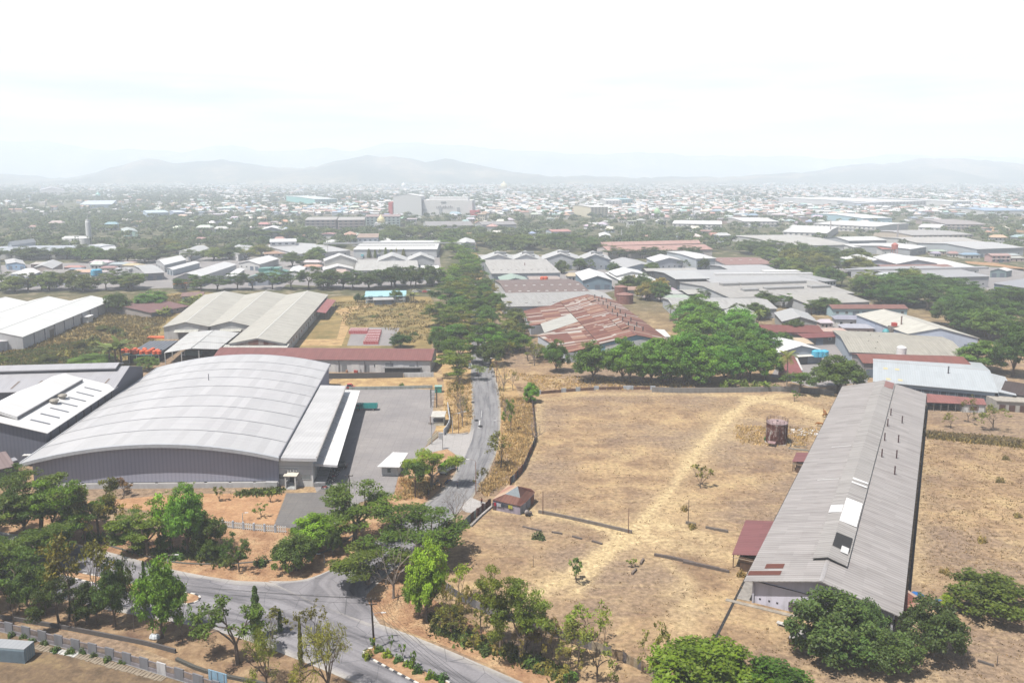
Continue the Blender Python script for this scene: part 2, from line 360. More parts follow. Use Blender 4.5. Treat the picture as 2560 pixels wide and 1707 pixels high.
MAIN_L=[(-260,1380),(-60,1440),(200,1508),(350,1540),(500,1568),(620,1602),(735,1645),(850,1692),(930,1730),(1010,1770),(1100,1820),(1200,1880),(1400,2000)]
strip('main_road',PL('s',MAIN_U),PL('s',MAIN_L),MAT['main_asphalt'],.06,80)
def shoulder(a,b,wa,z,mat,name,jit=.5):
 rr=random.Random(name);mb=MB();o0=[]
 for p,q in zip(a,b):
  d=(p-q);d.z=0;d.normalize();o0.append(p+d*wa*(1+jit*(rr.random()-.5)))
 for k in range(len(a)-1):mb.face([V((p.x,p.y,z))for p in(a[k]-(o0[k]-a[k])*.08,o0[k],o0[k+1],a[k+1]-(o0[k+1]-a[k+1])*.08)])
 o=mb.build(name,mat);o['kind']='structure';return o
shoulder(ra[14:],rb[14:],5.5,.03,MAT['verge_straw'],'road_verge');shoulder(rb[6:],ra[6:],8.5,.028,MAT['verge_straw'],'road_verge.001')
jm=MB();jm.face([lift0(p)for p in PL('s',[(690,1461),(770,1452),(850,1416),(905,1440),(912,1478),(918,1500),(935,1535),(928,1560),(800,1512)])],0,[(.3,0),(.35,5),(.4,10),(.6,12),(.65,14),(.65,16),(.65,20),(.5,20),(.4,10)]);jm.build('junction_road',MAT['main_asphalt'])['kind']='structure'
sheet('road_verge.002',PL('s',[(-100,1225),(60,1240),(330,1330),(470,1330),(560,1320),(690,1325),(850,1300),(960,1290),(1010,1290),(985,1320),(925,1370),(850,1418),(760,1455),(690,1462),(581,1456),(430,1430),(300,1394),(150,1360),(-100,1320)]),MAT['verge'],.022)
sheet('road_verge.003',PL('s',[(905,1500),(935,1462),(1010,1405),(1085,1345),(1130,1335),(1110,1420),(1085,1500),(1180,1560),(1300,1625),(1480,1700),(1700,1790),(1450,1780),(1237,1668),(1082,1602),(985,1566),(925,1530)]),MAT['verge'],.024)
sheet('road_verge.004',PL('s',[(-200,1395),(-60,1436),(200,1504),(350,1536),(500,1564),(620,1598),(735,1640),(850,1690),(1000,1790),(700,1800),(560,1700),(300,1600),(0,1550),(-200,1520)]),MAT['gravelly'],.02)
sheet('dirt_yard',PL('s',[(-300,1500),(0,1562),(300,1640),(540,1720),(620,1800),(500,1900),(-400,1900)]),MAT['dark_soil'],.014)
sheet('road_verge.005',PL('s',[(985,1320),(1040,1270),(1080,1240),(1118,1205),(1140,1170),(1150,1145),(1118,1122),(1060,1118),(1000,1175),(985,1235),(940,1260),(930,1330)]),MAT['verge'],.026)
sheet('road_verge.006',PL('s',[(1085,1075),(1108,1020),(1110,960),(1100,900),(1085,880),(1180,885),(1182,975),(1184,1035),(1178,1078),(1150,1082),(1110,1082)]),MAT['verge_straw'],.02)
sheet('road_verge.007',PL('s',[(820,958),(840,940),(1090,942),(1098,972),(1088,974),(900,968)]),MAT['verge_straw'],.02)
sheet('yard',PL('s',[(792,1232),(760,1150),(800,965),(1088,974),(1082,1030),(1090,1070),(1068,1110),(1040,1150),(1000,1170),(985,1235),(900,1255),(820,1330),(745,1325)]),MAT['yard'],.034)
sheet('driveway',PL('s',[(1062,1120),(1109,1084),(1170,1085),(1186,1070),(1180,1100),(1158,1150),(1145,1146),(1138,1136),(1118,1122),(1062,1135)]),MAT['drive'],.062)
sheet('driveway.001',PL('1',[(1775,545),(1850,342),(2045,338),(2075,312),(2260,312),(2120,560),(2000,600)]),MAT['dark_drive'],.04)
sheet('lawn',PL('1',[(860,372),(1200,345),(1845,345),(1770,545),(1460,525),(900,450),(480,400)]),MAT['lawn'],.03)
sheet('driveway.002',PL('2',[(845,370),(905,395),(985,412),(870,475),(815,465),(770,440),(810,400)]),MAT['drive'],.066)
sheet('weed_field',PL('4',[(-300,760),(60,560),(150,555),(730,300),(900,240),(1300,200),(1420,215),(1070,430),(1080,500),(1000,700),(900,720),(600,720)]),MAT['weeds'],.012)
sheet('grass_field',PL('5',[(-560,560),(-50,240),(20,235),(590,240),(650,330),(600,560),(600,640)]),MAT['weeds'],.013)
sheet('dirt_path',PL('5',[(-480,560),(-330,520),(-20,515),(0,440),(20,370),(-40,330),(0,318),(200,290),(230,298),(90,325),(50,365),(30,420),(60,440),(10,560)]),MAT['verge_straw'],.02)
sheet('concrete_pad',PL('5',[(45,560),(75,470),(190,440),(390,442),(340,560)]),MAT['yard'],.03)
sheet('factory_yard',PL('6',[(760,640),(900,480),(1050,400),(1250,395),(1330,500),(1330,660),(1330,800),(960,830),(700,760)]),MAT['yard'],.02)
sheet('factory_yard.001',PL('C',[(0,1200),(560,1180),(900,1100),(1500,1130),(2352,1180),(2600,1300),(2352,1445),(1450,1445),(1000,1330),(800,1380),(0,1280)]),MAT['yard'],.02)
sheet('factory_yard.002',PL('A',[(0,1330),(0,1120),(600,1100),(1500,1050),(2300,1050),(2500,1200),(2352,1330),(1400,1310),(900,1330)]),MAT['yard'],.02)
sheet('factory_yard.003',PL('B',[(100,1270),(0,1100),(800,1000),(1600,1000),(1640,1270),(900,1310)]),MAT['yard'],.021)
sheet('factory_yard.004',PL('D',[(500,1130),(900,1080),(2352,1150),(2352,1320),(1900,1330),(1200,1260)]),MAT['yard'],.02)
KM=[flat('white_kerb_paint',(.66,.64,.6)),flat('black_kerb_paint',(.07,.07,.08))]
def kerb_ring(name,pts,label,paint=True,h=.2,closed=True):
 r=thing(name,label,'kerb',pts[0])
 q=resample(pts+([pts[0]]if closed else[]),max(8,len(pts)*5));a=MB()
 for k in range(len(q)-1):a.bar(q[k],q[k+1],.35,.0,h,k%2)
 a.build('blocks',KM,r);return q
ISL=PL('1',[(1125,1045),(1195,1062),(1275,1042),(1290,1012),(1235,992),(1160,985),(1020,975),(900,940),(700,895),(500,855),(300,825),(280,850),(480,895),(700,950),(900,1005),(1020,1030)])
sheet('traffic_island',ISL,MAT['verge'],.16);kerb_ring('painted_kerb',ISL,'black and white kerb around the rounded end of the traffic island')
ISR=PL('2',[(150,1385),(165,1355),(230,1345),(330,1385),(500,1470),(700,1565),(900,1680),(760,1690),(560,1600),(400,1520),(260,1445)])
sheet('traffic_island.001',ISR,MAT['verge'],.16);kerb_ring('painted_kerb',ISR,'black and white kerb around the planted island at the bottom of the road')
kk=MB();kq=PL('s',[(1112,1085),(1130,1087),(1155,1086),(1170,1083)])
for a,b in zip(kq,kq[1:]):kk.bar(a,b,.3,0,.3)
tag(kk.build('entrance_kerb',MAT['conc'],color=(.5,.48,.46)),'grey kerb curving from the factory gate to the side road','kerb')
# BUILDINGS
HALLS=[]
def lerp(a,b,t):return a+(b-a)*t
def lift(p,z):return V((p.x,p.y,z))
def wall_frame(A,B,cen):
 d=(B-A);d.z=0;L=d.length;d.normalize();n=V((d.y,-d.x,0))
 if n.dot((A+B)/2-cen)<0:n=-n
 return d,n,L
def opening(root,name,A,B,cen,t,w,z0,z1,col,frame=None,sub=None,th=.07):
 """a door or window set on the wall A-B, t along it, with its frame"""
 d,n,L=wall_frame(A,B,cen);c=A+d*(L*t);c.z=0;m=MB()
 f=.12
 ang=math.atan2(d.y,d.x)
 if frame:
  for sx_ in(-1,1):m.box(lift(c+d*sx_*(w/2)+n*th/2,z0),f,th,z1-z0,ang)
  m.box(lift(c+n*th/2,z1),w+f,th,f,ang)
  m.box(lift(c+n*th/2,z0-f),w+f,th*1.6,f,ang)
  o=m.build(name,MAT['paint'],root,frame);k=MB();k.box(lift(c+n*th*.3,z0),w-f,th*.5,z1-z0,ang)
  k.build(sub or 'pane',MAT['glass'],o,col);return o
 m.box(lift(c+n*th/2,z0),w,th,z1-z0,ang);return m.build(name,MAT['paint'],root,col)
def hall(root,a,b,c,d,ze,rise,roof,rcol,wall,wcol,ov=.7,th=.18,ridge=.5,cap=None,z0=0.0,mono=False,wname='wall',wt=.0):
 """a-b and d-c are gable ends, the ridge runs from a-b to d-c; returns the wall corners"""
 ra=lift(lerp(a,b,ridge),ze+rise);rd=lift(lerp(d,c,ridge),ze+rise)
 A,B,C,D=(lift(p,ze)for p in(a,b,c,d))
 m=MB()
 for e0,e1,q0,q1 in((A,D,ra,rd),(B,C,rb_(ra),rd)):
  top=[q0,q1,e1,e0];bot=[p-V((0,0,th))for p in top]
  m.face(top);m.face(bot[::-1])
  m.face([e0,e1,bot[2],bot[3]]);m.face([q0,e0,bot[3],bot[0]]);m.face([e1,q1,bot[1],bot[2]])
 ro=m.build('roof',MAT[roof],root,rcol)
 if cap is not None:
  k=MB();w=.35;ax=(B-A).normalized();s1=rise/max((ra-A).length,.1);s2=rise/max((ra-B).length,.1)
  for sg,s_ in((-1,s1),(1,s2)):
   dn=V((ax.x*sg*w,ax.y*sg*w,-s_*w));k.face([ra+V((0,0,.06)),rd+V((0,0,.06)),rd+dn+V((0,0,.06)),ra+dn+V((0,0,.06))])
  k.build('ridge_cap',MAT['metal'],ro,cap)
 cen=(A+B+C+D)/4
 u=(D-A).normalized();w_=(B-A).normalized()
 def ins(p,su,sw):return p+u*su*ov+w_*sw*ov
 a2,b2,c2,d2=ins(a,1,1),ins(b,1,-1),ins(c,-1,-1),ins(d,-1,1)
 hw1=(lerp(a,b,ridge)-a).length;hw2=(b-lerp(a,b,ridge)).length
 zA=ze+rise*ov/max(hw1,.1)-th-.02;zB=ze+rise*ov/max(hw2,.1)-th-.02;zr=ze+rise-th-.02
 m=MB();r1=lerp(a2,b2,ridge);r2=lerp(d2,c2,ridge)
 m.face([lift(a2,z0),lift(b2,z0),lift(b2,zB),lift(r1,zr),lift(a2,zA)])
 m.face([lift(d2,z0),lift(c2,z0),lift(c2,zB),lift(r2,zr),lift(d2,zA)])
 m.face([lift(a2,z0),lift(d2,z0),lift(d2,zA),lift(a2,zA)]);m.face([lift(b2,z0),lift(c2,z0),lift(c2,zB),lift(b2,zB)])
 m.build(wname,MAT[wall],root,wcol)
 HALLS.append([V((p.x,p.y,0))for p in(a,b,c,d)])
 return[V((p.x,p.y,0))for p in(a2,b2,c2,d2)],V((cen.x,cen.y,0)),ro
def rb_(p):return p
GREY=(.50,.50,.52);LGREY=(.62,.62,.63);WHITE=(.80,.80,.80);ASB=(.50,.48,.45);BROWN=(.20,.095,.075);BLUEW=(.45,.60,.72);WALLW=(.70,.70,.70);DARK=(.04,.04,.05);PINK=(.62,.36,.31)
def details(root,w,cen,n=3,doors=1,sides=None,wz=(2.2,3.3),dcol=(.16,.2,.26),seed=0,z=4.0):
 rr=random.Random(seed);idx=[(0,1),(1,2),(2,3),(3,0)]
 for k,(i,j)in enumerate(idx):
  A,B=w[i],w[j];d,nn,L=wall_frame(A,B,cen)
  if sides is None and nn.y>-.35:continue
  if sides is not None and k not in sides:continue
  slots=max(2,min(n+doors,int(L/5)));ds=set(rr.sample(range(slots),min(doors,slots)))
  for q in range(slots):
   t=(q+.5)/slots
   if q in ds:opening(root,'door',A,B,cen,t,min(3.6,L/slots*.7),0,min(3.4,z-.4),dcol,th=.1)
   else:opening(root,'window',A,B,cen,t,1.6,min(wz[0],z-1.6),min(wz[1],z-.5),(.10,.12,.14),(.62,.62,.62))
def gy(label,crop,fl,fr,back,side='r',ze=5.5,rise=2.0,roof='roof_metal',rc=LGREY,wall='wall',wc=WALLW,ov=.6,n=2,doors=1,name='warehouse',cap=None,ridge=.5,cat=None,group=None):
 FL,FR,B=P(crop,*fl,ze),P(crop,*fr,ze),P(crop,*back,ze)
 if side=='r':BR=B;BL=FL+(B-FR)
 else:BL=B;BR=FR+(B-FL)
 r=thing(name,label,cat or name.replace('_',' '),((FL+FR)/2).xy.to_3d(),group)
 w,cen,ro=hall(r,FL,FR,BR,BL,ze,rise,roof,rc,wall,wc,ov,ridge=ridge,cap=cap)
 details(r,w,cen,n,doors,None,seed=len(label),z=ze);return r,w,cen,(FL,FR,BR,BL),ro
def gx(label,crop,el,er,rl,ze=5.5,rise=2.0,roof='roof_metal',rc=LGREY,wall='wall',wc=WALLW,ov=.6,n=4,doors=2,name='warehouse',cap=None,half=None,cat=None,group=None):
 L,Rr=P(crop,*el,ze),P(crop,*er,ze);u=(Rr-L);u.z=0;u.normalize();nn=V((-u.y,u.x,0))
 if half is None:
  q=P(crop,*rl,ze+rise);half=(q-L).dot(nn)
 half=max(2.5,half);BL,BR=L+nn*2*half,Rr+nn*2*half
 r=thing(name,label,cat or name.replace('_',' '),((L+Rr)/2).xy.to_3d(),group)
 w,cen,ro=hall(r,BL,L,Rr,BR,ze,rise,roof,rc,wall,wc,ov,cap=cap)
 details(r,w,cen,n,doors,[1],seed=len(label),z=ze);return r,w,cen,(L,Rr,BR,BL),ro
 # the arched factory hall
def arch_hall():
 zl,zr,rise,N=7.3,8.3,4.3,36
 FL,FR,BR,BL=P('s',50,1157,zl),P('s',698,1142,zr),P('s',826,911,zr),P('s',394,919,zl)
 r=thing('arched_factory','huge silver factory hall with an arched roof and grey ribbed end wall','factory',((FL+FR)/2).xy.to_3d())
 def arc(t,s_,dz=0.0):
  p=lerp(lerp(FL,FR,t),lerp(BL,BR,t),s_);return lift(p,lerp(zl,zr,t)+rise*4*t*(1-t)+dz)
 m=MB();nd=9;LEN=(BL-FL).length
 for i in range(N):
  t0,t1=i/N,(i+1)/N;W_=(FR-FL).length
  m.face([arc(t0,0),arc(t1,0),arc(t1,1),arc(t0,1)],0,[(0,t0*W_),(0,t1*W_),(LEN,t1*W_),(LEN,t0*W_)])
  m.face([arc(t0,0,-.25),arc(t1,0,-.25),arc(t1,1,-.25),arc(t0,1,-.25)])
 ro=m.build('roof',MAT['roof_arch'],r,(.54,.54,.555),smooth=False)
 k=MB()
 for s0,s1 in((0,-.008),(1,1.008)):
  for i in range(N):
   t0,t1=i/N,(i+1)/N
   k.hexa([arc(t0,s0,-.85),arc(t1,s0,-.85),arc(t1,s1,-.85),arc(t0,s1,-.85)],[arc(t0,s0,.03),arc(t1,s0,.03),arc(t1,s1,.03),arc(t0,s1,.03)])
  k.build('fascia',MAT['metal'],r,(.50,.52,.56));k=MB()
 for j in range(1,nd):
  k=MB()
  for i in range(N):
   t0,t1=i/N,(i+1)/N;s_=j/nd;e=.0013
   k.face([arc(t0,s_-e,.05),arc(t1,s_-e,.05),arc(t1,s_+e,.05),arc(t0,s_+e,.05)])
  k.build('roof_seam',MAT['metal'],ro,(.13,.13,.15))
 k=MB();p,q=arc(1,0,.1),arc(1,1,.1);k.tube([p,q],.22,6);k.build('gutter',MAT['metal'],r,(.20,.2,.23))
 k=MB();p,q=arc(0,0,.02),arc(0,1,.02);k.tube([p,q],.25,6);k.build('gutter',MAT['metal'],r,(.55,.56,.58))
 k=MB();p=arc(.46,.63,0);k.tube([p,p+V((0,0,2.2))],.12,6);k.build('vent_pipe',MAT['metal'],ro,(.2,.2,.22))
 wl,e=MB(),.0115
 def base(t,s_,z):return lift(lerp(lerp(FL,FR,t),lerp(BL,BR,t),s_),z)
 T0,T1=.038,.992
 fr_=[base(T0,e,1.5),base(T1,e,1.5)]+[arc(lerp(T1,T0,i/N),e,-.35)for i in range(N+1)]
 wl.face(fr_);bk=[base(T0,1-e,0),base(T1,1-e,0)]+[arc(lerp(T1,T0,i/N),1-e,-.35)for i in range(N+1)];wl.face(bk)
 wl.face([base(T0,e,0),base(T0,1-e,0),arc(T0,1-e,-.3),arc(T0,e,-.3)]);wl.face([base(T1,e,0),base(T1,1-e,0),arc(T1,1-e,-.3),arc(T1,e,-.3)])
 wl.build('wall',MAT['wall_rib'],r,(.44,.45,.56))
 pl=MB();pl.bar(base(T0,e-.004,0),base(T1,e-.004,0),.4,0,1.25);pl.build('plinth',MAT['wall'],r,(.62,.62,.64))
 for i in range(10):
  A,B=base(T0,e-.004,0),base(T1,e-.004,0);pp=lerp(A,B,(i+.5)/10);k=MB();d,n_,L=wall_frame(A,B,base(.5,.5,0))
  k.box(lift(pp+n_*.05,1.27),L/10-.7,.22,.22,math.atan2(d.y,d.x));k.build('ledge',MAT['paint'],r,(.8,.8,.8))
 z=8.0
 q=[P('s',698,1143,z),P('s',792,1145,z),P('s',866,964,z),P('s',800,962.5,z)]
 wg=MB();wg.slab(q,.25);wo=wg.build('wing_roof',MAT['roof_arch'],r,(.56,.56,.57))
 k=MB();d=(q[0]-q[3]).normalized()
 k.hexa([p-V((0,0,.8))for p in(q[0],q[1],q[1]+d*.35,q[0]+d*.35)],[p+V((0,0,.04))for p in(q[0],q[1],q[1]+d*.35,q[0]+d*.35)]);k.build('fascia',MAT['metal'],wo,(.62,.63,.66))
 k=MB();k.tube([q[1]+V((0,0,.1)),q[2]+V((0,0,.1))],.28,6);k.build('gutter',MAT['metal'],wo,(.48,.46,.44))
 x=(q[1]-q[0]).normalized();a,b,c,dd=[V((p.x,p.y,0))for p in(q[0]-d*.9-x*1.0,q[1]-d*.9-x*1.3,q[2]+d*.6-x*1.3,q[3]+d*.6)]
 k=MB()
 for u_,v_ in((a,b),(b,c),(c,dd)):k.face([u_,v_,lift(v_,7.7),lift(u_,7.7)])
 k.build('wing_wall',MAT['wall'],r,(.74,.74,.74));cen=(a+b+c+dd)/4
 k=MB();dv,nv,L=wall_frame(a,b,cen);an=math.atan2(dv.y,dv.x)
 for zz in(4.75,5.35):k.box(lift((a+b)/2+nv*.06,zz),L,.12,.12,an)
 k.build('wall_band',MAT['paint'],r,(.55,.56,.58))
 opening(r,'window',a,b,cen,.16,2.0,2.0,3.2,(.22,.24,.25),(.40,.41,.42));opening(r,'window',a,b,cen,.80,2.6,2.0,3.2,(.22,.24,.25),(.40,.41,.42))
 pc=lerp(a,b,.44);opening(r,'door',a,b,cen,.44,1.6,1.2,3.2,(.05,.05,.06),th=.12)
 k=MB();k.slab([lift(pc+dv*s1*1.75+nv*s2,3.9-.12*s2)for s1,s2 in((-1,.05),(1,.05),(1,2.3),(-1,2.3))],.18);po=k.build('porch_roof',MAT['conc'],r,(.66,.62,.54))
 for s1 in(-1,1):
  k=MB();k.box(pc+dv*s1*1.25+nv*2.0,.3,.3,3.45,an);k.build('porch_column',MAT['paint'],r,(.72,.72,.71))
  k=MB();k.bar(pc+dv*s1*1.25,pc+dv*s1*1.25+nv*1.85,.12,0,1.9);k.build('stair_wall',MAT['paint'],r,(.7,.7,.7))
 for i in range(5):
  k=MB();k.box(pc+nv*(2.1-i*.4),2.2,.4,.24*(i+1),an);k.build('step',MAT['conc'],r,(.55-.04*(i%2),.54,.54))
 for t in(.36,.52):
  k=MB();c_=lift(lerp(a,b,t)+nv*.25,4.05);k.box(c_,.85,.35,.6,an);ao=k.build('air_conditioner',MAT['paint'],r,(.78,.78,.78))
  k=MB();k.tube([lift(c_+nv*.18,4.35),lift(c_+nv*.2,4.35)],.23,12);k.build('fan',MAT['metal'],ao,(.12,.12,.13))
 k=MB();k.bar(a-dv*1+nv*.0,b,.05,0,.05);fl=lerp(a,b,-.12);k=MB();k.box(fl+nv*.9,3.2,1.2,1.5,an);k.build('storage_crate',MAT['metal'],r,(.55,.55,.56))
 zc=5.6
 q=[P('s',779,1158,zc),P('s',843.5,1162,zc),P('s',900,976,zc),P('s',862,974,zc)]
 k=MB();k.slab(q,.12);co=k.build('canopy',MAT['roof_metal'],r,(.80,.80,.80))
 k=MB();d=(q[0]-q[3]).normalized();k.hexa([p-V((0,0,.55))for p in(q[0],q[1],q[1]+d*.3,q[0]+d*.3)],[p+V((0,0,.03))for p in(q[0],q[1],q[1]+d*.3,q[0]+d*.3)]);k.build('fascia',MAT['metal'],co,(.62,.63,.66))
 for i in range(10):
  t=(i+.5)/10;p0=lerp(q[0],q[3],t);p1=lerp(q[1],q[2],t);k=MB()
  k.tube([lift(p0-V((.4,0,0)),7.1),lerp(p0,p1,.55)+V((0,0,.12))],.045,4);k.build('stay_rod',MAT['metal'],co,(.32,.3,.3))
 for i in range(8):
  t=(i+.5)/8;p0=lift(lerp(b,c,t)+x*.15,0);k=MB();k.box(p0,.3,.3,5.4,an);k.build('column',MAT['paint'],r,(.5,.52,.55))
 k=MB();k.bar(b+x*1.6,c+x*1.6,3.0,0,1.1);k.build('loading_dock',MAT['conc'],r,(.33,.33,.34))
 for i in range(7):opening(r,'roller_door',b,c,cen,.12+.13*i,3.2,1.2,4.6,(.25,.28,.32),th=.1)
 return r
arch_hall()
# grey halls at the left edge
def grey_halls():
 z=9.5
 fr,br=P('4',310,1130,z),P('4',772,826,z);w=30.0;u=(br-fr).normalized();n_=V((-u.y,u.x,0))
 fl,bl=fr+n_*w,br+n_*w
 r=thing('grey_factory','dark grey factory hall with white sheet roof, two round vents and slit skylights','factory',((fr+fl)/2).xy.to_3d())
 wc,cen,ro=hall(r,fl,fr,br,bl,z,4.2,'roof_metal',(.80,.80,.80),'wall_rib',(.17,.18,.235),.9,cap=(.6,.6,.6))
 rf,rb2=lift(lerp(fl,fr,.5),z+4.2),lift(lerp(bl,br,.5),z+4.2)
 def on(t,s_,dz=0):
  return lerp(lerp(rf,rb2,t),lerp(lift(fr,z),lift(br,z),t),s_)+V((0,0,dz))
 k=MB();k.slab([on(.08,0,1.5),on(.93,0,1.5),on(.93,.36,1.0),on(.08,.36,1.0)],.9);k.slab([on(.08,0,1.5),on(.93,0,1.5),lerp(on(.93,0,1.5),lift(bl,z+1.5),.3),lerp(on(.08,0,1.5),lift(fl,z+1.5),.3)],.3)
 k.build('ridge_monitor',MAT['roof_metal'],r,(.80,.80,.80))
 k=MB();k.face([on(.09,.365,.15),on(.92,.365,.15),on(.92,.365,.75),on(.09,.365,.75)]);k.build('louvre',MAT['metal'],r,(.10,.1,.12))
 for i in range(7):
  t=.12+i*.118;k=MB();k.slab([on(t,.52,.12),on(t+.014,.52,.12),on(t+.014,.86,.12),on(t,.86,.12)],.08);k.build('skylight',MAT['glass'],r,(.16,.17,.2))
 for t in(.45,.56):
  k=MB();c=on(t,.47,0);k.lathe(c,[(.9,0),(.9,.5),(1.25,.6),(1.35,.9),(1.1,1.25),(.4,1.4),(.01,1.42)],14);k.build('roof_vent',MAT['metal'],r,(.36,.33,.28))
 for i in range(9):
  p=lerp(wc[1],wc[2],(i+.5)/9);d,nn,L=wall_frame(wc[1],wc[2],cen);k=MB();k.box(p+nn*.15,.3,.3,z-.6,math.atan2(d.y,d.x));k.build('wall_rib',MAT['metal'],r,(.10,.1,.13))
 k=MB();p=lerp(wc[0],wc[1],.82);d,nn,L=wall_frame(wc[0],wc[1],cen);an=math.atan2(d.y,d.x);k.box(lift(p+nn*.6,3.3),2.2,1.2,.15,an);k.build('door_hood',MAT['paint'],r,(.75,.75,.75));opening(r,'door',wc[0],wc[1],cen,.82,1.8,0,3.0,(.1,.1,.12))
 L_,R_=P('4',-260,872,z),P('4',748,842,z);u=(R_-L_).normalized();n_=V((-u.y,u.x,0));h=16
 r2=thing('grey_factory','long grey factory hall with raised ridge strip behind the white-roofed grey hall','factory',((L_+R_)/2).xy.to_3d())
 w2,c2,_=hall(r2,L_+n_*2*h,L_,R_,R_+n_*2*h,z,4.0,'roof_metal',(.42,.42,.45),'wall_rib',(.17,.18,.235),.7)
 a_,b_=L_+n_*h,lerp(L_+n_*h,R_+n_*h,.93);k=MB();off=n_*4
 k.slab([lift(a_,z+5.3),lift(b_,z+5.3),lift(b_-off,z+4.3),lift(a_-off,z+4.3)],.35);k.slab([lift(a_,z+5.3),lift(b_,z+5.3),lift(b_+off,z+4.3),lift(a_+off,z+4.3)],.35);k.build('ridge_monitor',MAT['roof_metal'],r2,(.44,.44,.47))
 k=MB();k.face([lift(a_-off*.9,z+3.2),lift(b_-off*.9,z+3.2),lift(b_-off*.9,z+4.1),lift(a_-off*.9,z+4.1)]);k.build('louvre',MAT['metal'],r2,(.06,.06,.08))
 for i in range(5):
  t=.3+i*.15;k=MB();p0=lerp(L_,R_,t);p1=p0+u*.6;s0,s1=n_*2,n_*7
  k.face([lift(p0+s0,z+.5+.08),lift(p1+s0,z+.58),lift(p1+s1+u*.6,z+1.85),lift(p0+s1+u*.6,z+1.85)]);k.build('skylight',MAT['glass'],r2,(.27,.22,.19))
 q=[P('s',-60,1134,6.2),P('s',33,1124,6.2),P('s',50,1118,5.9),P('s',-60,1115,6.4)]
 r3=thing('annexe','low dark annexe with ribbed brown roof below the grey hall','annexe',P('s',-20,1180));rr_=[P('s',-90,1150,5.6),P('s',33,1123,5.8),P('s',28,1118,6.1),P('s',-90,1110,6.6)]
 A,B=P('s',-90,1235),P('s',42,1205);u=(B-A).normalized();n_=V((-u.y,u.x,0));C,D=B+n_*9,A+n_*9
 k=MB();k.slab([lift(A-n_*.5,4.6),lift(B-n_*.5,4.6),lift(C,6.2),lift(D,6.2)],.15);k.build('roof',MAT['roof_tile'],r3,(.26,.2,.2));k=MB();k.prism([A,B,C,D],0,4.5);k.build('wall',MAT['wall_rib'],r3,(.12,.125,.16))
 A=P('s',26,1192);B=P('s',48,1185);k=MB();k.prism([A,B,B+n_*3,A+n_*3],0,4.0);k.build('tank_housing',MAT['conc'],r3,(.36,.36,.4))
 r4=thing('lean_to','small lean-to with pale green roof squeezed between grey and arched halls','lean-to',P('s',58,1165));A=P('s',48,1160);B=P('s',68,1160);k=MB();k.slab([lift(A,3.2),lift(B,3.2),lift(B+V((1,8,0)),3.9),lift(A+V((1,8,0)),3.9)],.15);k.build('roof',MAT['roof_metal'],r4,(.62,.72,.74));k=MB();k.prism([A+V((.3,.3,0)),B+V((-.3,.3,0)),B+V((.5,7.5,0)),A+V((1.2,7.5,0))],0,3.1);k.build('wall',MAT['wall'],r4,(.2,.42,.45))
grey_halls()
# white hall with several gables, far left
def white_hall():
 A,B=P('4',148,503,6),P('4',735,262,6);u=(B-A).normalized();n_=V((-u.y,u.x,0));sp=23.5
 r=thing('white_warehouse','broad white-roofed warehouse of several joined gables at the left edge','warehouse',A.xy.to_3d())
 for i in range(4):
  a,b=A+n_*sp*i,B+n_*sp*i;c,d=b+n_*sp,a+n_*sp
  w,cen,ro=hall(r,d,a,b,c,6,2.9,'roof_metal',(.74,.75,.74),'wall_dirty',(.66,.66,.68),.15,cap=(.5,.5,.5))
  if i==0:
   for k in range(11):
    p=lerp(w[1],w[2],k/10);m=MB();m.box(p+V((.2,-.1,0)),.35,.35,5.9,math.atan2(u.y,u.x));m.build('buttress',MAT['conc'],r,(.34,.34,.36))
   opening(r,'door',w[1],w[2],cen,.27,5,0,4,(.12,.1,.09));opening(r,'door',w[1],w[2],cen,.60,4,0,3.6,(.14,.12,.1))
   m=MB();d_,nn,L=wall_frame(w[1],w[2],cen);p=lerp(w[1],w[2],.63);m.box(p+nn*1.6,6,3,3.6,math.atan2(d_.y,d_.x));po=m.build('porch',MAT['wall'],r,(.72,.72,.72))
   m=MB();m.box(lift(p+nn*1.8,3.6),7,3.6,.2,math.atan2(d_.y,d_.x));m.build('roof',MAT['conc'],po,(.72,.72,.72))
 a=P('4',-80,640);r2=thing('shed','weathered white shed at the left edge before the white warehouse','shed',a)
 w,cen,_=hall(r2,*[P('4',*p,4.5)for p in((-120,560),(48,528),(52,505),(-120,520))],4.5,.6,'roof_metal',(.7,.7,.7),'wall_dirty',(.6,.62,.68),.2)
white_hall()
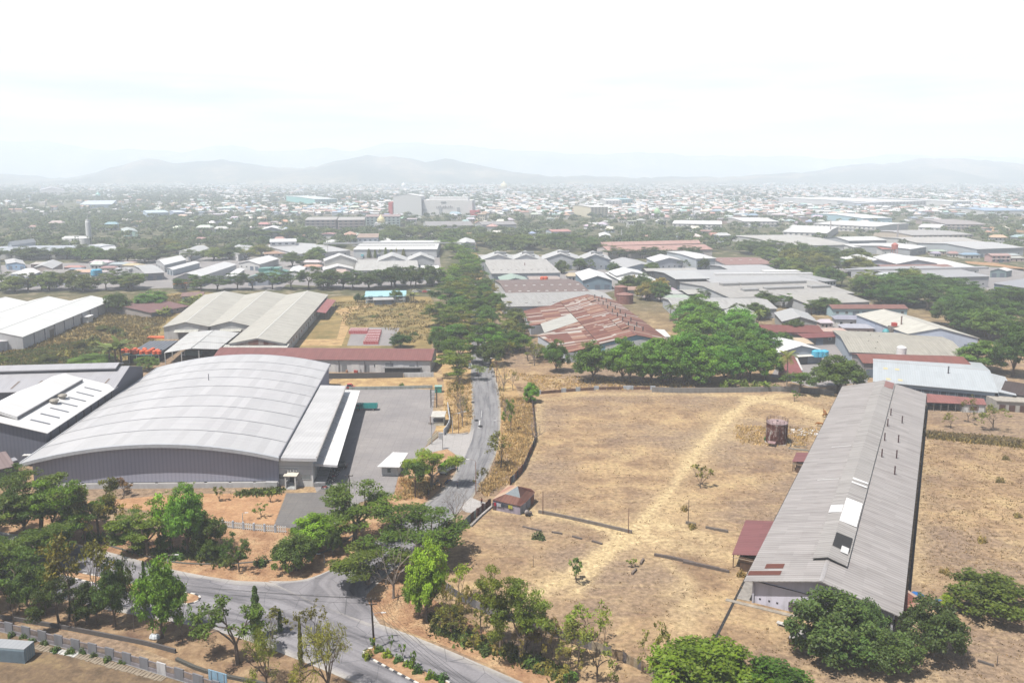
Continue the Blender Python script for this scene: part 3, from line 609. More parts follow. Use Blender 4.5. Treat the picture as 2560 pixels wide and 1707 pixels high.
# triple fibre-cement warehouse
def triple():
 z=6.0
 E={1:(P('4',1060,440,z),P('4',1365,434,z)),2:(P('4',1365,434,z),P('4',1640,430,z)),3:(P('4',1490,546,z),P('4',1868,545,z))}
 bR=P('4',2146,226,z);bL3=P('4',1965,197,z);u3=(bR-E[3][1])
 r=thing('fibre_cement_warehouse','three joined warehouses under weathered pale fibre-cement gables by the red crates','warehouse',E[2][0].xy.to_3d())
 x=(E[3][1]-E[3][0]);hw=[]
 w3=E[3][1]-E[3][0]
 far={3:(bR-w3,bR)};far[2]=(far[3][0]-w3,far[3][0]);far[1]=(far[2][0]-w3,far[2][0])
 for i in(1,2,3):
  a,b=E[i];d,c=far[i]
  a=lift(a,z);
  w,cen,ro=hall(r,a,b,c,d,z,2.4,'roof_asb',(.50,.49,.45),'wall_dirty',(.62,.62,.62),.55,cap=(.62,.61,.57));hw.append((w,cen))
 for(w,cen)in hw[:2]:
  d,nn,L=wall_frame(w[0],w[1],cen);an=math.atan2(d.y,d.x);opening(r,'door',w[0],w[1],cen,.52,L*.4,0,3.6,(.2,.2,.22))
  m=MB();p=lerp(w[0],w[1],.52);m.slab([lift(p+d*s1*L*.27+nn*s2,4.6-s2*.25)for s1,s2 in((-1,.1),(1,.1),(1,3.0),(-1,3.0))],.15);m.build('awning',MAT['roof_asb'],r,(.52,.52,.48))
 w,cen=hw[2]
 m=MB();d,nn,L=wall_frame(w[0],w[1],cen);m.face([lift(w[0]+nn*.1+d*1.5,5.3),lift(w[1]+nn*.1-d*1.5,5.3),lift(lerp(w[0],w[1],.5)+nn*.1,7.6)]);m.build('gable_cladding',MAT['roof_rust'],r,(.8,.7,.7))
 for i in range(18):
  t=.05+i*.052
  if i%4==0:opening(r,'door',w[1],w[2],cen,t,2.6,0,3.2,(.13,.11,.1))
  else:opening(r,'window',w[1],w[2],cen,t,1.8,2.4,3.6,(.12,.13,.14),(.5,.3,.26))
 m=MB();p0,p1=lerp(w[1],w[2],.62),lerp(w[1],w[2],.94);d,nn,L=wall_frame(w[1],w[2],cen)
 m.slab([lift(p0,5.0),lift(p1,5.0),lift(p1+nn*6,4.0),lift(p0+nn*6,4.0)],.15);m.build('red_awning',MAT['roof_tile'],r,(.36,.15,.15))
 for t in(.63,.71,.79,.87,.935):
  m=MB();m.box(lerp(w[1],w[2],t)+nn*5.7,.2,.2,4.0);m.build('awning_post',MAT['metal'],r,(.4,.38,.36))
 z2=4.8;q=[P('4',1070,606,z2),P('4',1425,582,z2),P('4',1562,474,z2),P('4',1240,470,z2)]
 r2=thing('open_shed','open-sided shed with dished pale roof sheltering a lorry','shed',q[0].xy.to_3d());m=MB();a,b,c,d=q
 e,f=lerp(a,b,.5)+V((0,0,1.1)),lerp(d,c,.5)+V((0,0,1.1));m.slab([a,e,f,d],.15);m.slab([e,b,c,f],.15);m.build('roof',MAT['roof_metal'],r2,(.56,.56,.55))
 m=MB()
 for s_ in(.33,.66):m.tube([lerp(a,d,s_)+V((0,0,.05)),lerp(e,f,s_)+V((0,0,.05)),lerp(b,c,s_)+V((0,0,.05))],.12,4)
 m.tube([e+V((0,0,.05)),f+V((0,0,.05))],.12,4);m.build('roof_seam',MAT['metal'],r2,(.15,.15,.16))
 for p in(a,lerp(a,b,.3),lerp(a,b,.62),b,lerp(a,d,.25),lerp(a,d,.5),lerp(a,d,.75),d,c):
  m=MB();m.box(V((p.x+.3,p.y+.3,0)),.3,.3,4.7);m.build('post',MAT['paint'],r2,(.6,.6,.58))
 m=MB();m.bar(lerp(d,c,.1),c,.3,0,4.4);m.build('back_wall',MAT['wall'],r2,(.12,.12,.13))
 q=[P('4',1440,574,5.2),P('4',1868,570,5.2)];r3=thing('lean_to','narrow pale lean-to roof below the rusty gable of the third warehouse','lean-to',q[0].xy.to_3d());u=(q[1]-q[0]).normalized();n_=V((-u.y,u.x,0))
 m=MB();m.slab([lift(q[0],4.4),lift(q[1],4.4),lift(q[1]+n_*7,5.2),lift(q[0]+n_*7,5.2)],.15);m.build('roof',MAT['roof_asb'],r3,(.55,.55,.52));m=MB();m.prism([V((p.x,p.y,0))for p in(q[0]+n_*.4,q[1]+n_*.4,q[1]+n_*6.5,q[0]+n_*6.5)],0,4.2);m.build('wall',MAT['wall_dirty'],r3,(.6,.6,.6))
triple()
# brown roofed store behind the yard
r,w,cen,q,ro=gx('long white-walled store under a maroon sheet roof behind the concrete yard','s',(528,897),(1079,901),(540,868),5.2,2.6,'roof_tile',(.24,.105,.10),'wall',(.68,.68,.70),n=0,doors=0,cap=(.3,.17,.16),name='store_building',cat='store')
for i in range(9):
 opening(r,'loading_bay',w[1],w[2],cen,.50+i*.052,2.2 if i%3 else 3.2,0,3.2 if i%3 else 3.8,(.75,.75,.75)if i%2 else(.24,.25,.27))
for i in range(5):
 m=MB();p=lerp(w[1],w[2],.46+i*.12);m.box(p+V((0,-.25,0)),.3,.3,4.6);m.build('pillar',MAT['paint'],r,(.2,.2,.22))
 # long derelict warehouse on the lot
def long_warehouse():
 z=4.6;FL,FR,BR,BL=P('3',515,908,z),P('3',1541,1144,z),P('6',1716,872,z),P('6',1165,822,z);rise=3.3
 ap=P('3',1022,887,z+rise);rdg=min(max((ap-FL).xy.dot((FR-FL).xy)/(FR-FL).xy.length_squared,.4),.6)
 r=thing('long_warehouse','long derelict warehouse with mould-streaked corrugated roof and mauve end wall','warehouse',((FL+FR)/2).xy.to_3d())
 w,cen,ro=hall(r,FL,FR,BR,BL,z,rise,'roof_old',(.40,.38,.375),'wall_dirty',(.74,.73,.86),1.4,ridge=rdg,cap=(.42,.40,.40))
 A,B,C,D=(lift(p,z)for p in(FL,FR,BR,BL));ra,rd=lift(lerp(FL,FR,rdg),z+rise),lift(lerp(BL,BR,rdg),z+rise)
 def on(t,s_,dz=0.0):return(lerp(lerp(ra,rd,t),lerp(B,C,t),s_)if s_>=0 else lerp(lerp(ra,rd,t),lerp(A,D,t),-s_))+V((0,0,dz))
 k=MB();t0,t1=.055,.985
 for s_ in(.26,-.20):
  q=[on(t0,0,.75),on(t1,0,.75),on(t1,s_,.55),on(t0,s_,.55)];k.face(q);k.face([p-V((0,0,.12))for p in q][::-1]);k.face([q[2],q[3],q[3]-V((0,0,.12)),q[2]-V((0,0,.12))])
 mo=k.build('ridge_monitor',MAT['roof_old'],r,(.41,.395,.385))
 k=MB();k.face([on(t0+.003,.24,.02),on(t1,.24,.02),on(t1,.24,.5),on(t0+.003,.24,.5)]);k.face([on(t0+.003,-.18,.02),on(t1,-.18,.02),on(t1,-.18,.5),on(t0+.003,-.18,.5)])
 k.face([on(t0+.003,.24,.02),on(t0+.003,.24,.5),on(t0+.003,0,.7),on(t0+.003,0,.02)]);k.face([on(t0+.003,-.18,.02),on(t0+.003,-.18,.5),on(t0+.003,0,.7),on(t0+.003,0,.02)]);k.build('louvre',MAT['metal'],r,(.07,.07,.08))
 def patch(nm,mat,col,t0,t1,s0,s1,dz):
  k=MB();k.face([on(t0,s0,dz),on(t1,s0,dz),on(t1,s1,dz),on(t0,s1,dz)]);k.build(nm,MAT[mat],ro,col)
 def mz(s_):return.75-.2*abs(s_)/.26+.04
 patch('new_roof_sheet','paint',(.82,.82,.82),.17,.255,.0,.25,.78);patch('new_roof_sheet','paint',(.72,.72,.72),.20,.228,-.2,-.01,.78)
 patch('new_roof_sheet','paint',(.78,.78,.78),.318,.324,0,.25,.78);patch('new_roof_sheet','paint',(.78,.78,.78),.334,.341,0,.25,.78)
 patch('torn_opening','rubber',(1,1,1),.09,.132,.012,.24,.78);patch('loose_panel','paint',(.66,.66,.66),.082,.10,.13,.23,.82)
 patch('rust_patch','roof_rust',(.8,.7,.7),.015,.027,-.99,-.55,.06);patch('rust_patch','roof_rust',(.8,.7,.7),.034,.047,-.80,-.55,.06);patch('rust_patch','roof_tile',(.30,.16,.15),.93,.985,.0,.24,.72)
 for t in(.35,.52):patch('pale_streak','paint',(.50,.49,.48),t,t+.004,-.6,-.24,.05)
 for t,s_ in((.745,.33),(.72,.58),(.67,.32),(.595,.58),(.58,.33),(.51,.6),(.49,.35),(.43,.62)):
  k=MB();p=on(t,s_,-.1);k.tube([p,p+V((0,0,2.3))],.17,8);po=k.build('chimney_pipe',MAT['rough'],ro,(.085,.04,.04));k=MB();k.tube([p+V((0,0,2.28)),p+V((0,0,2.45))],.22,8);k.build('cap',MAT['rough'],po,(.06,.04,.04))
 d,nn,L=wall_frame(w[0],w[1],cen);an=math.atan2(d.y,d.x)
 k=MB();k.tube([lift(w[0]+nn*.1,4.45),lift(lerp(w[0],w[1],.55)+nn*.1,4.1)],.09,4);k.build('gable_tube',MAT['metal'],r,(.10,.1,.12))  # thin dark tube slanting across the end wall
 opening(r,'hatch',w[0],w[1],cen,.32,2.2,.5,1.9,(.10,.07,.09),th=.25);opening(r,'door',w[0],w[1],cen,.95,3.0,0,3.2,(.03,.03,.035));opening(r,'window',w[0],w[1],cen,.60,2,1.2,2.4,(.06,.06,.07),(.4,.4,.45))
 for t in(.06,.13,.19):opening(r,'vent_hole',w[0],w[1],cen,t,.35,.9,1.25,(.05,.05,.06),th=.04)
 k=MB();k.box(w[0]+nn*.12+d*.2,.35,.3,4.3,an);k.build('corner_pillar',MAT['paint'],r,(.52,.52,.6));k=MB();k.box(w[1]+nn*.12-d*.2,.35,.3,4.2,an);k.build('corner_pillar',MAT['paint'],r,(.52,.52,.6))
 k=MB();k.bar(w[0]+nn*1.5-d*4.5,w[1]+nn*1.5+d,.9,0,.18);k.build('apron',MAT['conc'],r,(.36,.32,.27))
 dl,nl,Ll=wall_frame(w[0],w[3],cen)
 k=MB();k.bar(w[0]+nl*1.6,w[3]+nl*1.6,2.4,0,.12);k.build('apron',MAT['conc'],r,(.30,.28,.26));k=MB();k.bar(w[0]+nl*3.0-dl*26,w[3]+nl*3.0,.5,-.02,.07);k.build('drain',MAT['rubber'],r)
 for i in range(12):opening(r,'window',w[0],w[3],cen,.06+.08*i,2.0,1.8,3.0,(.07,.07,.08),(.4,.4,.42))
 dr,nr_,Lr=wall_frame(w[1],w[2],cen);k=MB();k.bar(w[1]+nr_*2.0,w[2]+nr_*2.0,.4,0,.25);k.build('gutter_channel',MAT['rubber'],r)
 def shed(label,name,pts,z1,z2,notch=None,posts=((0.06,.1),(.5,.1),(.94,.1))):
  q=[P('3',*p,z1 if i in(0,1)else z2)for i,p in enumerate(pts)];s=thing(name,label,'shed',q[0].xy.to_3d());k=MB();k.slab(q,.12);k.build('roof',MAT['roof_tile'],s,(.24,.10,.105))
  for t in(.02,.34,.66,.98):
   p=lerp(q[0],q[1],t);k=MB();k.box(V((p.x+.25,p.y,0)),.16,.16,z1-.1);k.build('post',MAT['rough'],s,(.2,.13,.09))
  a,b,c,e=[V((p.x,p.y,0))for p in q];k=MB();k.bar(lerp(a,e,.35),lerp(b,c,.35),.15,0,z1-.2);k.bar(lerp(a,e,.35),e,.15,0,z1-.2);k.build('plank_wall',MAT['rough'],s,(.13,.08,.055))
  k=MB();k.bar(a+(a-b).normalized()*.4,e+(a-b).normalized()*.4,.08,z1-.5,z1-.38);k.build('beam',MAT['rough'],s,(.4,.32,.24));return s
 shed('maroon sheet-roofed lean-to shed with plank walls beside the long warehouse','lean_to_shed',[(440,735),(527,515),(715,522),(600,742)],3.1,4.0)
 s=shed('small maroon-roofed lean-to with a black water drum by the long warehouse','lean_to_shed',[(828,137),(855,78),(935,80),(905,138)],2.8,3.4)
 k=MB();p=P('3',868,190);k.lathe(p,[(.55,0),(.55,1.6),(.45,1.75),(.2,1.85)],14);tag(k.build('water_drum',MAT['metal'],color=(.02,.02,.025)),'black plastic water drum standing under the small maroon lean-to','drum')
 q=[P('3',1548,1105,1.6),P('3',1690,1040,1.6),P('3',1575,965,2.6),P('3',1552,1000,2.6)];s=thing('patched_lean_to','low lean-to of red and white rusty sheets at the warehouse corner','lean-to',q[0].xy.to_3d());k=MB();k.slab(q,.08);k.build('roof',MAT['roof_rust'],s,(1.2,1.15,1.15))
 k=MB();k.bar(q[0],q[1],.1,0,1.5);k.build('plank_wall',MAT['rough'],s,(.14,.09,.08))
 return r
long_warehouse()
# rusty factory with the blue gable
def rusty():
 z,rise=7.0,3.6
 FL,AP,BLp=P('5',1698,548,z),P('5',1937,488,z+rise),P('5',1437,268,z);half=(AP-FL);half.z=0;FR=FL+half*2;BL=BLp;BR=BL+half*2
 r=thing('rusty_factory','factory hall with patchwork rusty roof, blue gable and rows of small chimneys','factory',FL.xy.to_3d())
 w,cen,ro=hall(r,FL,FR,BR,BL,z,rise,'roof_rust',(.95,.95,.95),'wall',(.28,.50,.68),.5,cap=(.2,.07,.05))
 A,B,C,D=(lift(p,z)for p in(FL,FR,BR,BL));ra,rd=lift(lerp(FL,FR,.5),z+rise),lift(lerp(BL,BR,.5),z+rise)
 def on(t,s_,dz=0.0):return(lerp(lerp(ra,rd,t),lerp(B,C,t),s_)if s_>=0 else lerp(lerp(ra,rd,t),lerp(A,D,t),-s_))+V((0,0,dz))
 d,nn,L=wall_frame(w[0],w[1],cen);k=MB();k.face([lift(w[0]+nn*.08+d*2,.0),lift(w[1]+nn*.08,.0),lift(w[1]+nn*.08,6.6),lift(lerp(w[0],w[1],.62)+nn*.08,8.6),lift(w[0]+nn*.08+d*2,6.2)]);k.build('whitewashed_panel',MAT['wall_dirty'],r,(.72,.74,.78))
 opening(r,'window',w[0],w[1],cen,.35,3,4.4,5.4,(.08,.1,.13),(.3,.5,.6));opening(r,'door',w[0],w[1],cen,.5,5,0,4,(.2,.25,.3))
 def aisle(p,z1=4.4):return P('5',*p,z1)
 a0,a1=aisle((1480,606)),aisle((1288,490));b0,b1=lift(FL,z-.35),lerp(lift(FL,z-.35),lift(BL,z-.35),.47)
 k=MB();k.slab([a0,a1,b1,b0],.12);k.build('aisle_roof',MAT['roof_rust'],r,(1,1,1))
 c0,c1=aisle((1240,432)),aisle((1198,332));d0,d1=lerp(lift(FL,z-.35),lift(BL,z-.35),.56),lift(BL,z-.35)
 k=MB();k.slab([c0,c1,d1,d0],.12);k.build('aisle_roof',MAT['roof_rust'],r,(1,1,1))
 k=MB();k.slab([P('5',1335,476,5.0),P('5',1310,415,5.0),lerp(b0,lift(BL,z-.35),.66),lerp(b0,lift(BL,z-.35),.47)],.12);k.build('aisle_roof',MAT['roof_asb'],r,(.50,.50,.47))
 k=MB();k.bar(V((a0.x+.5,a0.y+.3,0)),V((a1.x+.5,a1.y,0)),.3,0,4.1);k.bar(V((a0.x+.5,a0.y+.3,0)),V((b0.x,b0.y+.3,0)),.3,0,4.3);k.bar(V((c0.x+.5,c0.y,0)),V((c1.x+.5,c1.y,0)),.3,0,4.1);k.bar(V((c0.x+.5,c0.y,0)),V((d0.x,d0.y,0)),.3,0,4.3);k.build('aisle_wall',MAT['wall'],r,(.60,.64,.72))
 rr=random.Random(4)
 for i in range(22):
  t=rr.uniform(.05,.92);s0=-rr.uniform(.05,.75);k=MB();ln=rr.uniform(.07,.2);k.face([on(t,s0,.05),on(t+rr.uniform(.006,.03),s0,.05),on(t+.012,s0-ln,.05),on(t,s0-ln,.05)]);k.build('pale_sheet',MAT['rough'],ro,rr.choice([(.46,.40,.37),(.40,.27,.22),(.52,.49,.47)]))
 q=[on(.78,.0,.8),on(.9,.0,.8),on(.9,-.18,.5),on(.78,-.18,.5)];k=MB();k.slab(q,.3);k.build('ridge_monitor',MAT['roof_rust'],r,(.9,.9,.9));k=MB();k.slab([on(.12,0,.8),on(.36,0,.8),on(.36,-.2,.5),on(.12,-.2,.5)],.3);k.build('ridge_monitor',MAT['roof_rust'],r,(.9,.9,.9))
 for row,s_ in enumerate((.12,.42)):
  for i in range(9):
   t=.1+i*.1+.03*row;p=on(t,s_,-.2);k=MB();k.tube([p,p+V((0,0,2.2))],.28,6);po=k.build('chimney_pipe',MAT['metal'],ro,(.10,.10,.11));k=MB();k.lathe(p+V((0,0,2.2)),[(.45,0),(.5,.15),(.05,.5)],8);k.build('cowl',MAT['metal'],po,(.2,.2,.22))
 return r
rusty()
gx('long white sheet roof running along the far side of the rusty factory','5',(1990,505),(2160,500),(1840,335),5,1.5,rc=(.74,.76,.76),half=9,n=0,doors=1)
